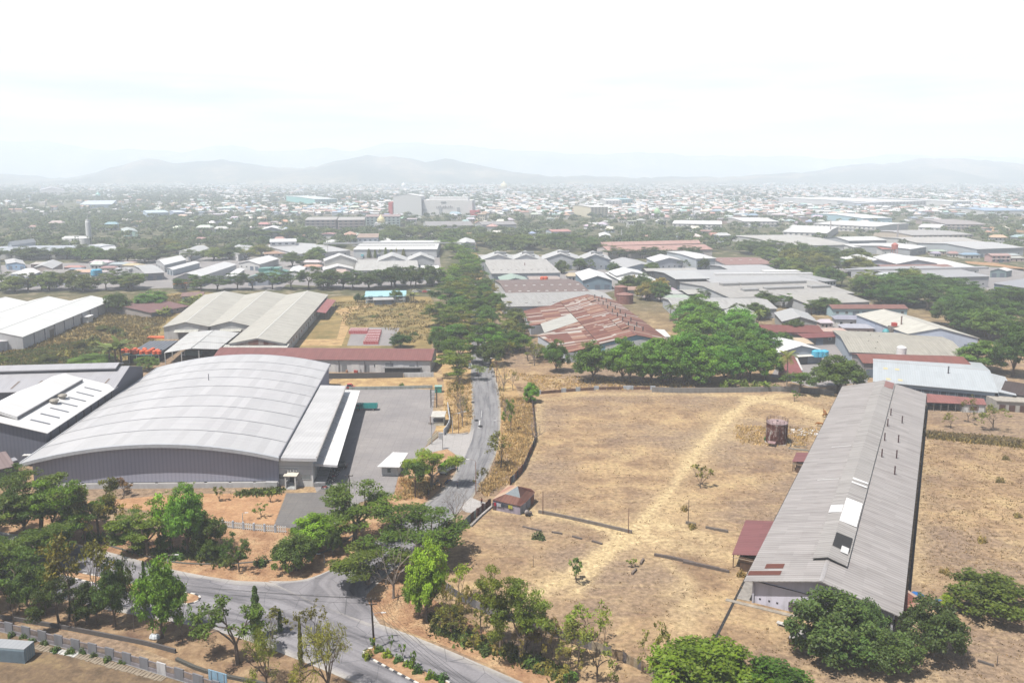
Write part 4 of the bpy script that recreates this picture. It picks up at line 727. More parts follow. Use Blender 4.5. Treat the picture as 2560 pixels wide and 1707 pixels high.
# the industrial estate behind
G2=(.56,.57,.58)
EST=[('x','brown-grey shed roof with two rows of small square skylights','5',(1090,225),(1642,214),(1092,152),6.5,2.2,'roof_tile',(.27,.21,.20),WALLW,'warehouse'),('x','long stained grey roof directly behind the rusty factory','5',(1085,305),(1822,288),(1062,232),6,1.8,'roof_asb',(.50,.50,.50),(.55,.6,.66),'warehouse'),('x','light-blue roofed low office on the dry grass field','5',(160,240),(434,235),(120,205),4.2,1.6,'roof_metal',(.42,.70,.78),(.6,.68,.72),'office_building'),('x','small grey-roofed porch building before the light-blue roofed office','5',(218,262),(352,258),(230,232),3.2,.7,'roof_metal',(.62,.61,.60),(.2,.2,.22),'porch_building'),('x','low maroon roof on the scrub field near the banana plants','4',(985,345),(1240,300),(1120,255),3,1.8,'roof_tile',(.27,.15,.15),(.4,.36,.34),'shed'),('x','small brown roof among bushes behind the scrub field','4',(1180,238),(1330,232),(1200,215),3,.9,'roof_tile',(.33,.21,.19),WALLW,'shed'),('x','long low grey-blue factory block with a white front band, far left','A',(-200,1008),(750,1000),(-200,968),7,1.6,'roof_metal',(.52,.56,.62),(.70,.70,.70),'factory'),('y','pale block with low gable beside the white tanks','A',(770,1008),(1005,1008),(960,950),6.5,1.4,'roof_metal',(.68,.69,.70),WALLW,'factory'),('x','slant-roofed grey building behind the factory block, far left','A',(100,952),(305,925),(110,940),10,3.5,'roof_metal',(.55,.58,.62),(.6,.66,.72),'factory'),('y','blue-walled house with pale gable among trees, far left','A',(55,1108),(215,1112),(190,1078),5,1.6,'roof_metal',(.66,.66,.66),(.30,.45,.65),'house'),('y','grey-roofed hall with brick base behind the left trees','A',(270,1142),(440,1148),(530,1098),6,2.4,'roof_metal',(.60,.60,.60),(.52,.44,.40),'warehouse'),('y','small white-roofed house at the left edge below the grey hall','A',(85,1192),(215,1222),(345,1172),5,1.4,'roof_metal',(.78,.78,.78),(.45,.5,.6),'house'),('x','long low brownish roof between the left halls','A',(330,1186),(545,1182),(330,1158),4.5,1.2,'roof_asb',(.40,.38,.37),(.4,.4,.42),'shed'),('x','narrow pale roof beside the blue water tanks','A',(460,1222),(640,1220),(462,1200),4,.9,'roof_metal',(.64,.64,.64),(.55,.6,.66),'shed'),('y','large slate-grey roof with two raised boxes and white gutter','A',(890,1185),(1060,1242),(1215,1182),5.5,2,'roof_asb',(.40,.40,.41),WALLW,'warehouse'),('x','open grey shed to the right of the slate-grey roof','A',(1215,1190),(1385,1180),(1180,1140),5.5,1.2,'roof_metal',(.60,.60,.60),(.3,.3,.32),'shed'),('y','white flat-gabled warehouse with a tall back parapet','A',(1305,1082),(1380,1118),(1565,1072),6,1.8,'roof_metal',(.76,.77,.77),(.55,.56,.58),'warehouse'),('y','narrow long white roof with an orange tank in front','A',(1395,1146),(1450,1160),(1680,1098),4.5,.8,'roof_metal',(.76,.76,.76),(.6,.66,.72),'shed'),('y','bright white roofed factory with orange-trimmed front','A',(1440,1238),(1690,1212),(1992,1112),7,3.2,'roof_metal',(.84,.84,.84),(.72,.72,.74),'factory'),('y','white lean-to roof right of the bright white factory','A',(1880,1218),(1960,1220),(2060,1152),4.5,.8,'roof_metal',(.82,.82,.82),WALLW,'shed'),('y','grey hipped hall with small monitor among the middle trees','A',(1500,1002),(1600,1028),(1760,976),6,1.8,'roof_metal',(.62,.62,.62),WALLW,'warehouse'),('y','grey hall with stepped roof, second behind the white factory','A',(1860,1000),(2000,1030),(2145,968),6,1.8,'roof_metal',(.60,.60,.61),WALLW,'warehouse'),('y','broad white roof above the green-roofed hall','A',(2000,1100),(2180,1112),(2345,1064),5.5,2.4,'roof_metal',(.78,.78,.77),WALLW,'warehouse'),('y','green sheet-roofed hall with stepped gable','B',(-10,1225),(235,1215),(352,1162),6,2.6,'roof_metal',(.17,.36,.32),(.55,.6,.7),'warehouse'),('y','white roof just right of the green-roofed hall','B',(335,1175),(450,1180),(487,1135),5.5,1.2,'roof_metal',(.80,.80,.80),WALLW,'warehouse'),('y','large pale hall with white-edged gable standing on tan ground','B',(60,838),(330,832),(345,815),9,5,'roof_metal',(.82,.82,.82),(.50,.51,.54),'warehouse'),('x','two-storey white and blue building with a row of small windows','B',(180,925),(410,920),(182,905),11,.8,'roof_metal',(.74,.75,.76),(.74,.76,.80),'office_building'),('x','orange-tan roofed low house below the white and blue building','B',(130,1025),(340,1020),(150,968),4,1.6,'roof_tile',(.55,.36,.26),WALLW,'house'),('x','long grey roof right of the orange-tan house','B',(410,1025),(865,995),(500,955),5.5,1.8,'roof_metal',(.64,.64,.64),WALLW,'warehouse'),('y','small white gabled house behind the long grey roof','B',(620,955),(770,948),(780,915),6,2,'roof_metal',(.74,.74,.73),(.6,.65,.7),'house'),('x','very long flat white factory with dark loading bays','B',(880,988),(1590,985),(880,938),8,1.2,'roof_metal',(.74,.74,.73),(.62,.64,.66),'factory'),('x','brick-topped grey block behind the long white factory','B',(915,888),(1095,886),(916,864),13,.8,'roof_tile',(.50,.38,.32),(.50,.55,.62),'office_building'),('y','pale gabled hall with a bare cream end wall','B',(637,1086),(918,1080),(905,1060),9.5,4.6,'roof_metal',(.72,.72,.71),(.62,.61,.58),'warehouse'),('y','white lean-to below the bare cream gable','B',(628,1162),(890,1152),(880,1125),4.5,3.0,'roof_metal',(.78,.78,.78),(.6,.62,.65),'shed'),('x','long striped grey roof with white wall behind the flat-topped trees','B',(892,1164),(1437,1155),(892,1096),6,2,'roof_asb',(.62,.62,.61),WALLW,'warehouse'),('y','first of two joined grey gables behind the striped roof','B',(1085,1086),(1340,1084),(1335,1050),7,4.5,'roof_metal',(.66,.66,.65),(.6,.62,.64),'warehouse'),('y','second of two joined grey gables behind the striped roof','B',(1340,1080),(1572,1076),(1560,1048),7,4.5,'roof_metal',(.68,.68,.67),(.6,.62,.64),'warehouse'),('x','bright white canopy roof showing above the flat-topped trees','B',(1450,1178),(1610,1176),(1440,1140),4.5,.8,'roof_metal',(.86,.86,.86),WALLW,'canopy_building'),('y','grey gabled hall standing alone beyond the road trees','B',(1760,952),(1916,942),(1900,905),8,3.0,'roof_metal',(.70,.70,.69),(.55,.62,.70),'warehouse'),('y','first saw-roofed gable hall with raised vents beside the road trees','C',(-130,1078),(160,1074),(150,1040),8,4.5,'roof_metal',(.66,.66,.65),(.6,.62,.66),'warehouse'),('y','second saw-roofed gable hall with raised vents','C',(130,1076),(372,1072),(360,1038),8,4.5,'roof_metal',(.68,.68,.67),(.6,.62,.66),'warehouse'),('y','third saw-roofed gable hall, wider, with raised vents','C',(380,1074),(702,1072),(690,1036),8,5.2,'roof_metal',(.66,.66,.66),(.6,.62,.66),'warehouse'),('y','fourth saw-roofed gable hall with a shaded grey end wall','C',(700,1080),(966,1074),(940,1040),8,4.8,'roof_metal',(.64,.64,.64),(.45,.5,.56),'warehouse'),('x','huge plain grey roof with a row of tiny vents in front of the saw-roofed halls','C',(-40,1190),(545,1182),(-40,1076),6,2.5,'roof_asb',(.58,.57,.56),(.5,.55,.6),'warehouse'),('y','wide low grey hall with a blue-grey gable end','C',(1085,1142),(1357,1132),(1190,1075),6.5,2.8,'roof_metal',(.56,.56,.57),(.52,.60,.70),'warehouse'),('y','white gabled hall with a stained grey end wall and palms','C',(1330,1092),(1580,1082),(1500,1050),7,3,'roof_metal',(.76,.76,.76),(.56,.60,.66),'warehouse'),('x','tall grey box building with pale flat roof','C',(1680,1064),(1855,1060),(1640,1022),10,.8,'roof_metal',(.72,.72,.71),(.52,.57,.62),'warehouse'),('x','pinkish-brown roofed warehouse with small pale skylights','C',(1930,1116),(2345,1108),(1895,1064),7,2,'roof_tile',(.40,.25,.23),(.6,.62,.66),'warehouse'),('x','grey roof with vents along its eave below the pinkish-brown roof','C',(1985,1172),(2380,1164),(1935,1125),6,1.6,'roof_metal',(.58,.58,.59),(.3,.32,.34),'warehouse'),('x','long tan canopy roof open at the front','C',(1262,1168),(1700,1162),(1250,1146),6,1,'roof_metal',(.58,.56,.53),(.15,.15,.16),'canopy_building'),('x','black-walled warehouse with pale grey roof','C',(1510,1236),(1800,1230),(1490,1180),8,1.5,'roof_metal',(.64,.65,.65),(.10,.105,.115),'warehouse'),('y','white-roofed hall with dark blue-grey gable, left of the round tanks','C',(725,1248),(982,1246),(900,1180),6.5,3.2,'roof_metal',(.80,.80,.80),(.24,.34,.42),'warehouse'),('y','white double roof right of the blue-grey gable hall','C',(1010,1208),(1270,1196),(1190,1158),6,2.6,'roof_metal',(.80,.81,.81),WALLW,'warehouse'),('y','lower white roof before the white double roof','C',(1060,1258),(1420,1270),(1240,1190),4.5,2,'roof_metal',(.78,.79,.79),WALLW,'shed'),('x','very long salmon-pink roof, the front one of two','C',(945,1002),(1825,986),(925,958),7,3.0,'roof_tile',(.58,.36,.32),(.68,.62,.60),'warehouse'),('x','very long salmon-pink roof, the rear one of two','C',(895,955),(1722,936),(880,925),8,3.0,'roof_tile',(.60,.38,.34),(.66,.6,.58),'warehouse'),('y','small green-roofed house by the brown-grey shed','C',(45,1258),(282,1256),(240,1215),5,2.6,'roof_metal',(.42,.54,.46),(.64,.68,.74),'house'),('x','patchy white and brown low roof carrying two orange tanks','C',(285,1256),(555,1254),(285,1222),5,.9,'roof_tile',(.55,.46,.43),WALLW,'shed'),('x','small grey shed by the blue tank in the factory yard','C',(1490,1362),(1580,1358),(1485,1330),4,.9,'roof_metal',(.62,.62,.61),(.62,.65,.7),'shed'),('x','tan-roofed motorcycle shelter in the factory yard','C',(1610,1362),(1795,1358),(1605,1330),3.6,.9,'roof_metal',(.58,.57,.53),(.16,.16,.17),'shelter'),('x','white-roofed canopy beside green crates in the yard','C',(1740,1290),(1850,1284),(1690,1250),5,1,'roof_metal',(.78,.78,.78),(.16,.28,.42),'canopy_building'),('x','long grey complex with a white ridge strip on the right','6',(330,160),(1050,154),(285,92),6.5,1.8,'roof_metal',(.56,.56,.57),(.55,.58,.62),'factory'),('x','grey complex with many raised roof boxes','6',(432,247),(1250,216),(395,165),6,2.2,'roof_asb',(.52,.51,.50),(.56,.58,.60),'factory'),('x','plain grey roof right of the complex with raised boxes','6',(940,288),(1352,272),(905,226),5.5,1.5,'roof_asb',(.55,.54,.52),(.5,.52,.55),'warehouse'),('x','grey long roof half hidden by the bright green trees','6',(70,318),(745,318),(60,258),5.5,2,'roof_asb',(.56,.56,.56),(.5,.52,.56),'warehouse'),('x','grey block with pale windows beside the tree belt','6',(1045,140),(1132,134),(990,95),7,1,'roof_metal',(.50,.50,.51),(.6,.64,.7),'office_building'),('y','grey gabled house with ochre end wall near the coconut palm','6',(405,360),(612,368),(590,335),5.5,2.8,'roof_metal',(.58,.58,.57),(.50,.49,.42),'house'),('y','grey stepped gable hall between the palm and paved yard','6',(770,402),(1008,405),(940,345),5.5,2.6,'roof_metal',(.56,.56,.56),(.45,.45,.43),'warehouse'),('x','long brown roof over pale blue walls by the paved yard','6',(1100,318),(1600,318),(1100,290),5,1.5,'roof_tile',(.30,.15,.13),(.48,.66,.74),'warehouse'),('x','brown-roofed row split by a round dark tree','6',(655,470),(1050,474),(650,425),4.5,1.5,'roof_tile',(.27,.10,.09),(.42,.38,.36),'shed'),('x','low brown lean-to roof in front of the brown-roofed row','6',(915,510),(1260,495),(920,480),3.8,.9,'roof_tile',(.28,.10,.10),(.2,.2,.2),'shed'),('x','long beige roof with a white drum on its front edge','6',(1210,600),(1995,636),(1188,500),5.5,1.8,'roof_asb',(.52,.50,.44),(.45,.52,.6),'warehouse'),('x','rust-brown roof strip squeezed between beige and pale roofs','6',(1300,672),(2015,690),(1288,615),6.0,1.6,'roof_tile',(.30,.12,.10),(.4,.36,.36),'warehouse'),('x','dark-brown hipped roof at the right edge','6',(2195,862),(2420,895),(2250,790),4.5,2.4,'roof_tile',(.085,.065,.065),(.35,.33,.32),'house'),('y','first white monitor-roofed hall in the far right trees','D',(920,1100),(1060,1108),(1060,1060),9,2.4,'roof_metal',(.84,.84,.84),(.5,.55,.62),'warehouse'),('y','broad pale hall in the right background with a dark gable','D',(985,1106),(1258,1104),(1060,1052),8,3.2,'roof_metal',(.82,.82,.82),(.42,.47,.54),'warehouse'),('y','broad pale hall right of the small red water tower','D',(1280,1108),(1630,1104),(1400,1046),8,3.2,'roof_metal',(.82,.82,.82),(.42,.48,.55),'warehouse'),('x','reddish-brown ridged roof before the pale halls','D',(1190,1146),(1790,1142),(1130,1114),6,1.4,'roof_tile',(.40,.25,.23),WALLW,'warehouse'),('x','long grey factory with white end block and blue loading door','D',(1330,1226),(2070,1212),(1290,1158),8,1.4,'roof_metal',(.50,.50,.52),(.54,.54,.57),'factory'),('x','grey-blue hall with dark open front at the right edge','D',(2090,1270),(2500,1330),(2090,1180),7,2.4,'roof_metal',(.42,.43,.47),(.22,.28,.38),'warehouse'),('x','long white sloping roof beyond the tree belt on the right','D',(1700,1145),(1985,1140),(1640,1066),6,2,'roof_metal',(.84,.84,.83),WALLW,'warehouse'),('y','small white gable at the right edge past the long sloping roof','D',(2060,1168),(2210,1168),(2260,1158),5,2,'roof_metal',(.80,.80,.80),(.3,.4,.42),'warehouse'),('x','wide stained grey roof at the back of the right tree belt','D',(340,955),(905,948),(165,892),7,2,'roof_asb',(.64,.63,.61),WALLW,'warehouse'),('x','pale roof with dark gable beyond the wide stained roof','D',(880,915),(1205,908),(845,880),8,2.4,'roof_metal',(.70,.70,.69),(.5,.52,.56),'warehouse'),('x','white roof among trees left of the red-roofed house','D',(920,968),(1160,962),(910,940),6,1.6,'roof_metal',(.76,.76,.75),WALLW,'warehouse'),('x','red-roofed white house in the right background trees','D',(1160,985),(1280,985),(1180,958),6,1.6,'roof_tile',(.52,.22,.18),WALLW,'house'),('x','white roof with grey front right of the red-roofed house','D',(1400,985),(1540,962),(1290,935),7,1.6,'roof_metal',(.78,.78,.78),(.4,.42,.45),'warehouse'),('x','grey stepped hall complex at the far right','D',(1960,985),(2360,970),(1900,930),8,2.4,'roof_metal',(.66,.66,.66),(.48,.52,.56),'factory'),('x','long pale roof behind the rowhouse court at the right','D',(1450,930),(2030,925),(1400,890),6,2,'roof_asb',(.62,.60,.58),WALLW,'warehouse'),('x','pink-walled building behind a line of palms at the right edge','D',(2080,1040),(2250,1040),(2085,1020),6,1.5,'roof_tile',(.55,.38,.36),(.68,.45,.44),'office_building'),('x','light blue hall with two stepped white roofs','D',(1000,725),(1250,722),(1080,690),9,2,'roof_metal',(.80,.82,.82),(.45,.66,.76),'warehouse'),('x','blue-roofed long hall far out at the right edge','D',(2020,662),(2400,660),(2020,640),9,2,'roof_metal',(.36,.50,.68),WALLW,'warehouse'),('x','long white rowhouse terrace, front row of the court','D',(320,838),(700,850),(320,800),8,1.2,'roof_metal',(.80,.79,.78),(.72,.70,.68),'rowhouse'),('x','long white rowhouse terrace behind a dark canopy line','D',(580,770),(1110,796),(560,742),8,1.2,'roof_metal',(.80,.79,.78),(.74,.72,.7),'rowhouse'),('x','white rowhouse terrace with an orange sign at its middle','D',(0,752),(300,752),(0,728),8,1.2,'roof_metal',(.80,.79,.78),(.76,.72,.7),'rowhouse'),('x','grey-roofed rowhouse terrace with orange gateways','D',(1415,868),(1935,862),(1415,835),7,1.4,'roof_asb',(.55,.54,.54),(.72,.62,.52),'rowhouse'),('x','white rowhouse terrace beside the blue hall','D',(1460,800),(1650,806),(1460,776),7,1.4,'roof_metal',(.78,.77,.76),(.76,.74,.72),'rowhouse'),('x','grey and white rowhouse terrace left of the court entrance','C',(1480,770),(1900,776),(1480,748),8,1.2,'roof_metal',(.80,.79,.78),(.74,.72,.70),'rowhouse'),('x','dim brown row of unfinished houses at the far right','D',(1700,775),(2060,778),(1700,745),7,1.4,'roof_asb',(.46,.42,.42),(.55,.45,.42),'rowhouse'),('x','teal and white office block with long window bands','B',(560,565),(750,562),(560,545),14,1,'roof_metal',(.70,.76,.76),(.30,.62,.60),'office_building'),('x','dark grey apartment block with pale balconies, left of a pair','B',(475,740),(740,738),(475,718),15,1.5,'roof_asb',(.58,.56,.55),(.34,.31,.32),'apartment_building'),('x','dark grey apartment block with pale balconies, right of a pair','B',(750,740),(980,738),(750,718),15,1.5,'roof_asb',(.58,.56,.55),(.36,.32,.32),'apartment_building'),('x','teal and white apartment block with red-brown roof','B',(985,712),(1280,710),(985,694),15,1.5,'roof_tile',(.46,.36,.35),(.58,.72,.70),'apartment_building'),('x','pale yellow block with rows of windows in the town','C',(795,632),(945,630),(797,618),18,1,'roof_metal',(.74,.73,.7),(.74,.68,.52),'office_building'),('x','white stepped block behind the pale yellow one','C',(920,578),(1058,578),(922,566),16,1,'roof_metal',(.76,.76,.76),(.74,.74,.74),'office_building'),('x','turquoise block peeping over far trees','C',(1040,566),(1152,565),(1040,558),16,.6,'roof_metal',(.4,.66,.72),(.3,.6,.68),'office_building'),('x','long grey school roof behind trees in the middle distance','B',(1500,790),(1900,786),(1500,752),7,3,'roof_asb',(.40,.39,.40),(.56,.56,.58),'school_building'),('x','second long grey school roof right of the first','B',(1965,780),(2260,776),(1965,752),7,3,'roof_asb',(.42,.41,.42),(.56,.56,.58),'school_building'),('x','pink-roofed long house with pale blue wall beyond the trees','C',(468,838),(635,836),(468,818),8,1.5,'roof_tile',(.62,.34,.32),(.58,.64,.72),'house'),('y','white pavilion roof in the middle trees','C',(870,878),(970,878),(955,855),6,2.4,'roof_metal',(.80,.80,.79),WALLW,'pavilion'),('x','white terrace of houses with a wide roof in the far right town','D',(1065,590),(1535,582),(1065,560),12,1,'roof_metal',(.76,.75,.75),(.68,.68,.70),'rowhouse'),('x','pale long block left of the wide white terrace','D',(950,600),(1150,600),(950,588),10,1,'roof_metal',(.62,.62,.66),(.56,.60,.66),'rowhouse'),('x','white commercial row with arches at the far right','D',(1750,585),(1910,583),(1750,560),12,1,'roof_metal',(.74,.74,.74),(.70,.70,.70),'rowhouse'),('x','pale blue long roof among far-left trees','A',(665,612),(945,608),(690,588),8,1.5,'roof_metal',(.62,.68,.74),(.45,.58,.7),'school_building'),('x','light blue low block in the dark trees left of centre','A',(1230,680),(1420,676),(1235,664),8,1,'roof_metal',(.58,.70,.78),(.5,.62,.75),'school_building'),('x','blue and white two-storey block right of the light blue one','A',(1460,676),(1555,674),(1462,662),10,1,'roof_metal',(.60,.66,.76),(.40,.48,.66),'school_building'),('y','mint green walled pavilion in the left trees','A',(1035,838),(1160,838),(1130,812),6,2.2,'roof_metal',(.56,.62,.60),(.42,.62,.56),'house'),('x','pale house with orange roof at the left treeline','A',(1090,765),(1165,764),(1092,750),6,1.2,'roof_tile',(.52,.34,.27),WALLW,'house'),('y','broad pyramid-roofed hall far off on the left plain','A',(330,492),(545,492),(535,480),14,10,'roof_metal',(.55,.50,.54),(.6,.58,.6),'hall'),]
BLD={}
for row in EST:
 kind,label,crop,a,b,c,ze,rise,rm,rc,wc,nm=row
 far=P(crop,*a,ze).y>700
 rc=tuple(c*(.8 if max(rc)<.7 else.92)for c in rc);kw=dict(ze=ze,rise=rise,roof=rm,rc=rc,wc=wc,name=nm,n=4 if far else 6,doors=1 if far else 2)
 out=(gy if kind=='y' else gx)(label,crop,a,b,c,**kw);BLD[label]=out
 if nm in('apartment_building','rowhouse','office_building')and kind=='x':
  r,w,cen,q,ro=out
  d,nn,L=wall_frame(w[1],w[2],cen);an=math.atan2(d.y,d.x);fl=max(2,int(ze/3.6))
  for f_ in range(1,fl):
   m=MB();m.box(lift((w[1]+w[2])/2+nn*.35,ze/fl*f_-.15),L*.98,.7,.28,an);m.build('floor_band',MAT['paint'],r,(.74,.73,.72))
  k=max(4,min(16,int(L/6)))
  for f_ in range(fl):
   m=MB()
   for i in range(k):m.box(lift(lerp(w[1],w[2],(i+.5)/k)+nn*.06,ze/fl*f_+.9),L/k*.45,.12,1.5,an)
   m.build('window_row',MAT['glass'],r,(.12,.14,.17))
def roof_boxes(label,spec,col,name='roof_box'):
 r,w,cen,q,ro=BLD[label];L_,R_,BR,BL=q;z=None
 zs=[(ro.matrix_world@v.co).z+0 for v in ro.data.vertices];zs=max(v.co.z for v in ro.data.vertices);ze=min(v.co.z for v in ro.data.vertices)
 for t,s_,lt,ls,h in spec:
  p=lerp(lerp(L_,R_,t),lerp(BL,BR,t),s_);u=(R_-L_).normalized();n_=(BL-L_).normalized();zz=lerp(ze+.15,zs,min(s_,1-s_)*2)
  m=MB();a=[p-u*lt/2-n_*ls/2,p+u*lt/2-n_*ls/2,p+u*lt/2+n_*ls/2,p-u*lt/2+n_*ls/2]
  m.hexa([lift(x,zz-.4)for x in a],[lift(x,zz+h)for x in a]);m.build(name,MAT['roof_metal'],r,col)
roof_boxes('grey complex with many raised roof boxes',[(.22,.5,12,5,1.4),(.48,.5,30,5,1.4),(.76,.5,16,5,1.4),(.27,.25,10,5,1.2),(.56,.28,26,5,1.2),(.86,.28,14,5,1.2)],(.36,.36,.36))
roof_boxes('long grey complex with a white ridge strip on the right',[(.62,.45,70,4,1.2),(.86,.62,26,9,1.4)],(.74,.74,.74))
roof_boxes('large slate-grey roof with two raised boxes and white gutter',[(.3,.35,9,8,1.8),(.6,.6,9,8,1.8)],(.42,.42,.43))
roof_boxes('green sheet-roofed hall with stepped gable',[(.35,.6,8,10,2.2),(.62,.7,8,10,2.2)],(.15,.33,.29))
roof_boxes('very long flat white factory with dark loading bays',[(.5,.5,150,3,.9),(.2,.3,40,.6,.6),(.7,.3,40,.6,.6)],(.42,.43,.45))
roof_boxes('long grey factory with white end block and blue loading door',[(.5,.5,110,5,1.2)],(.46,.46,.48));roof_boxes('long grey factory with white end block and blue loading door',[(-.02,.2,16,8,1.0)],(.80,.82,.86),'white_end_block')
for lab in('first saw-roofed gable hall with raised vents beside the road trees','second saw-roofed gable hall with raised vents','third saw-roofed gable hall, wider, with raised vents','fourth saw-roofed gable hall with a shaded grey end wall'):  # the last of these has a darker end wall colour than its neighbours
 roof_boxes(lab,[(.56,.2,12,3,1.6),(.58,.42,10,3,1.6)],(.30,.31,.33),'vent_hood')
for lab,n_,s_,c_ in(('brown-grey shed roof with two rows of small square skylights',9,.12,(.8,.8,.78)),('brown-grey shed roof with two rows of small square skylights',9,.38,(.8,.8,.78)),('huge plain grey roof with a row of tiny vents in front of the saw-roofed halls',9,.12,(.3,.3,.3)),('long stained grey roof directly behind the rusty factory',8,.15,(.34,.33,.32)),('pinkish-brown roofed warehouse with small pale skylights',5,.35,(.7,.66,.62))):
 roof_boxes(lab,[((i+.5)/n_+.01*(i%2),s_,1.6,1.3,.25)for i in range(n_)],c_,'skylight')
r,w,cen,q,ro=BLD['bright white roofed factory with orange-trimmed front']
d,nn,L=wall_frame(w[0],w[1],cen);m=MB();m.box(lift((w[0]+w[1])/2+nn*.9,3.2),L,1.8,.5,math.atan2(d.y,d.x));m.build('orange_fascia',MAT['paint'],r,(.72,.20,.05))
def pale_hall():
 z,rise=5.2,2.4
 L_,R_=P('6',1365,792,z),P('6',2186,866,z);u=(R_-L_).normalized();n_=V((-u.y,u.x,0));h=(P('6',1332,655,z+rise)-L_).dot(n_)
 r=thing('pale_hall','pale blue-grey roofed hall with small yellow skylights behind the long warehouse','warehouse',L_.xy.to_3d())
 w,cen,ro=hall(r,L_+n_*2*h,L_,R_,R_+n_*2*h,z,rise,'roof_metal',(.48,.52,.55),'wall',(.42,.52,.64),.9,cap=(.55,.55,.55))
 for i in range(9):opening(r,'window',w[1],w[2],cen,.34+.07*i,4.6,1.6,3.6,(.09,.12,.16),(.30,.38,.48))
 for t,s_ in((.09,.62),(.19,.62),(.11,.12),(.21,.12)):
  p=lerp(lerp(L_,R_,t),lerp(L_+n_*h,R_+n_*h,t),s_);zz=z+rise*s_+.06;m=MB();sl=rise/h
  m.face([lift(p,zz),lift(p+u*1.5,zz),lift(p+u*1.5+n_*2,zz+2*sl),lift(p+n_*2,zz+2*sl)]);m.build('skylight',MAT['paint'],ro,(.62,.55,.30))
 a,b=R_+u*.3,R_+u*5.5;m=MB();m.slab([lift(a+n_*2,5.0),lift(b+n_*1,4.6),lift(b+n_*(h+3),5.0),lift(a+n_*(h+4),5.8)],.15);m.build('end_roof',MAT['roof_metal'],r,(.50,.53,.56))
 m=MB();m.prism([V((p.x,p.y,0))for p in(a+n_*3,b+n_*2-u,b+n_*h-u,a+n_*h)],0,4.4);m.build('end_wall',MAT['wall'],r,(.45,.55,.66))
 m=MB();p=P('6',1865,868,0)+V((0,2,0));m.tube([lift(p,4),lift(p,9.5)],.25,8);m.build('chimney_pipe',MAT['metal'],r,(.12,.12,.13))
 z=3.6;q=[P('6',1712,928,3.0),P('6',2108,945,3.0),P('6',2090,905,4.0),P('6',1705,870,4.0)]
 s=thing('lean_to_row','row of maroon sheet lean-tos on thin posts before the pale hall','shed',q[0].xy.to_3d());m=MB();m.slab(q,.12);m.build('roof',MAT['roof_tile'],s,(.30,.13,.12))
 for i in range(9):
  p=lerp(q[0],q[1],.02+i*.12);m=MB();m.box(V((p.x,p.y+.2,0)),.14,.14,3.0);m.build('post',MAT['rough'],s,(.3,.28,.26))
 m=MB();a,b=lerp(q[0],q[1],.62),q[1];m.prism([V((p.x,p.y,0))for p in(a+V((0,.4,0)),b+V((0,.4,0)),b+V((0,6,0)),a+V((0,6,0)))],0,2.9);m.build('wall',MAT['wall_dirty'],s,(.70,.70,.70));m=MB();m.bar(lerp(q[3],q[2],0),lerp(q[3],q[2],.62),.2,0,3.4);m.build('back_wall',MAT['wall_dirty'],s,(.22,.24,.26))
 for t in(.72,.88):opening(s,'window',V((a.x,a.y+.4,0)),V((b.x,b.y+.4,0)),V((a.x,a.y+5,0)),t-.3,1.6,.9,2.1,(.12,.07,.05),(.25,.13,.1))
 s=thing('ruined_shed','roofless grey concrete shed with dark doorways at the right edge','shed',P('6',2250,985));a,b=P('6',2165,985),P('6',2420,1000);n_=V((0,1,0));m=MB();m.prism([a,b,b+n_*6,a+n_*6],0,3.4);m.build('wall',MAT['wall_dirty'],s,(.46,.44,.41));m=MB();m.prism([a-n_*.4,b-n_*.4,b+n_*6.4,a+n_*6.4],3.4,3.7);m.build('slab_roof',MAT['conc'],s,(.40,.37,.33))
 for t in(.17,.42,.7):opening(s,'doorway',a,b,(a+b)/2+n_*3,t,1.9,0,2.3,(.10,.05,.045))
pale_hall()
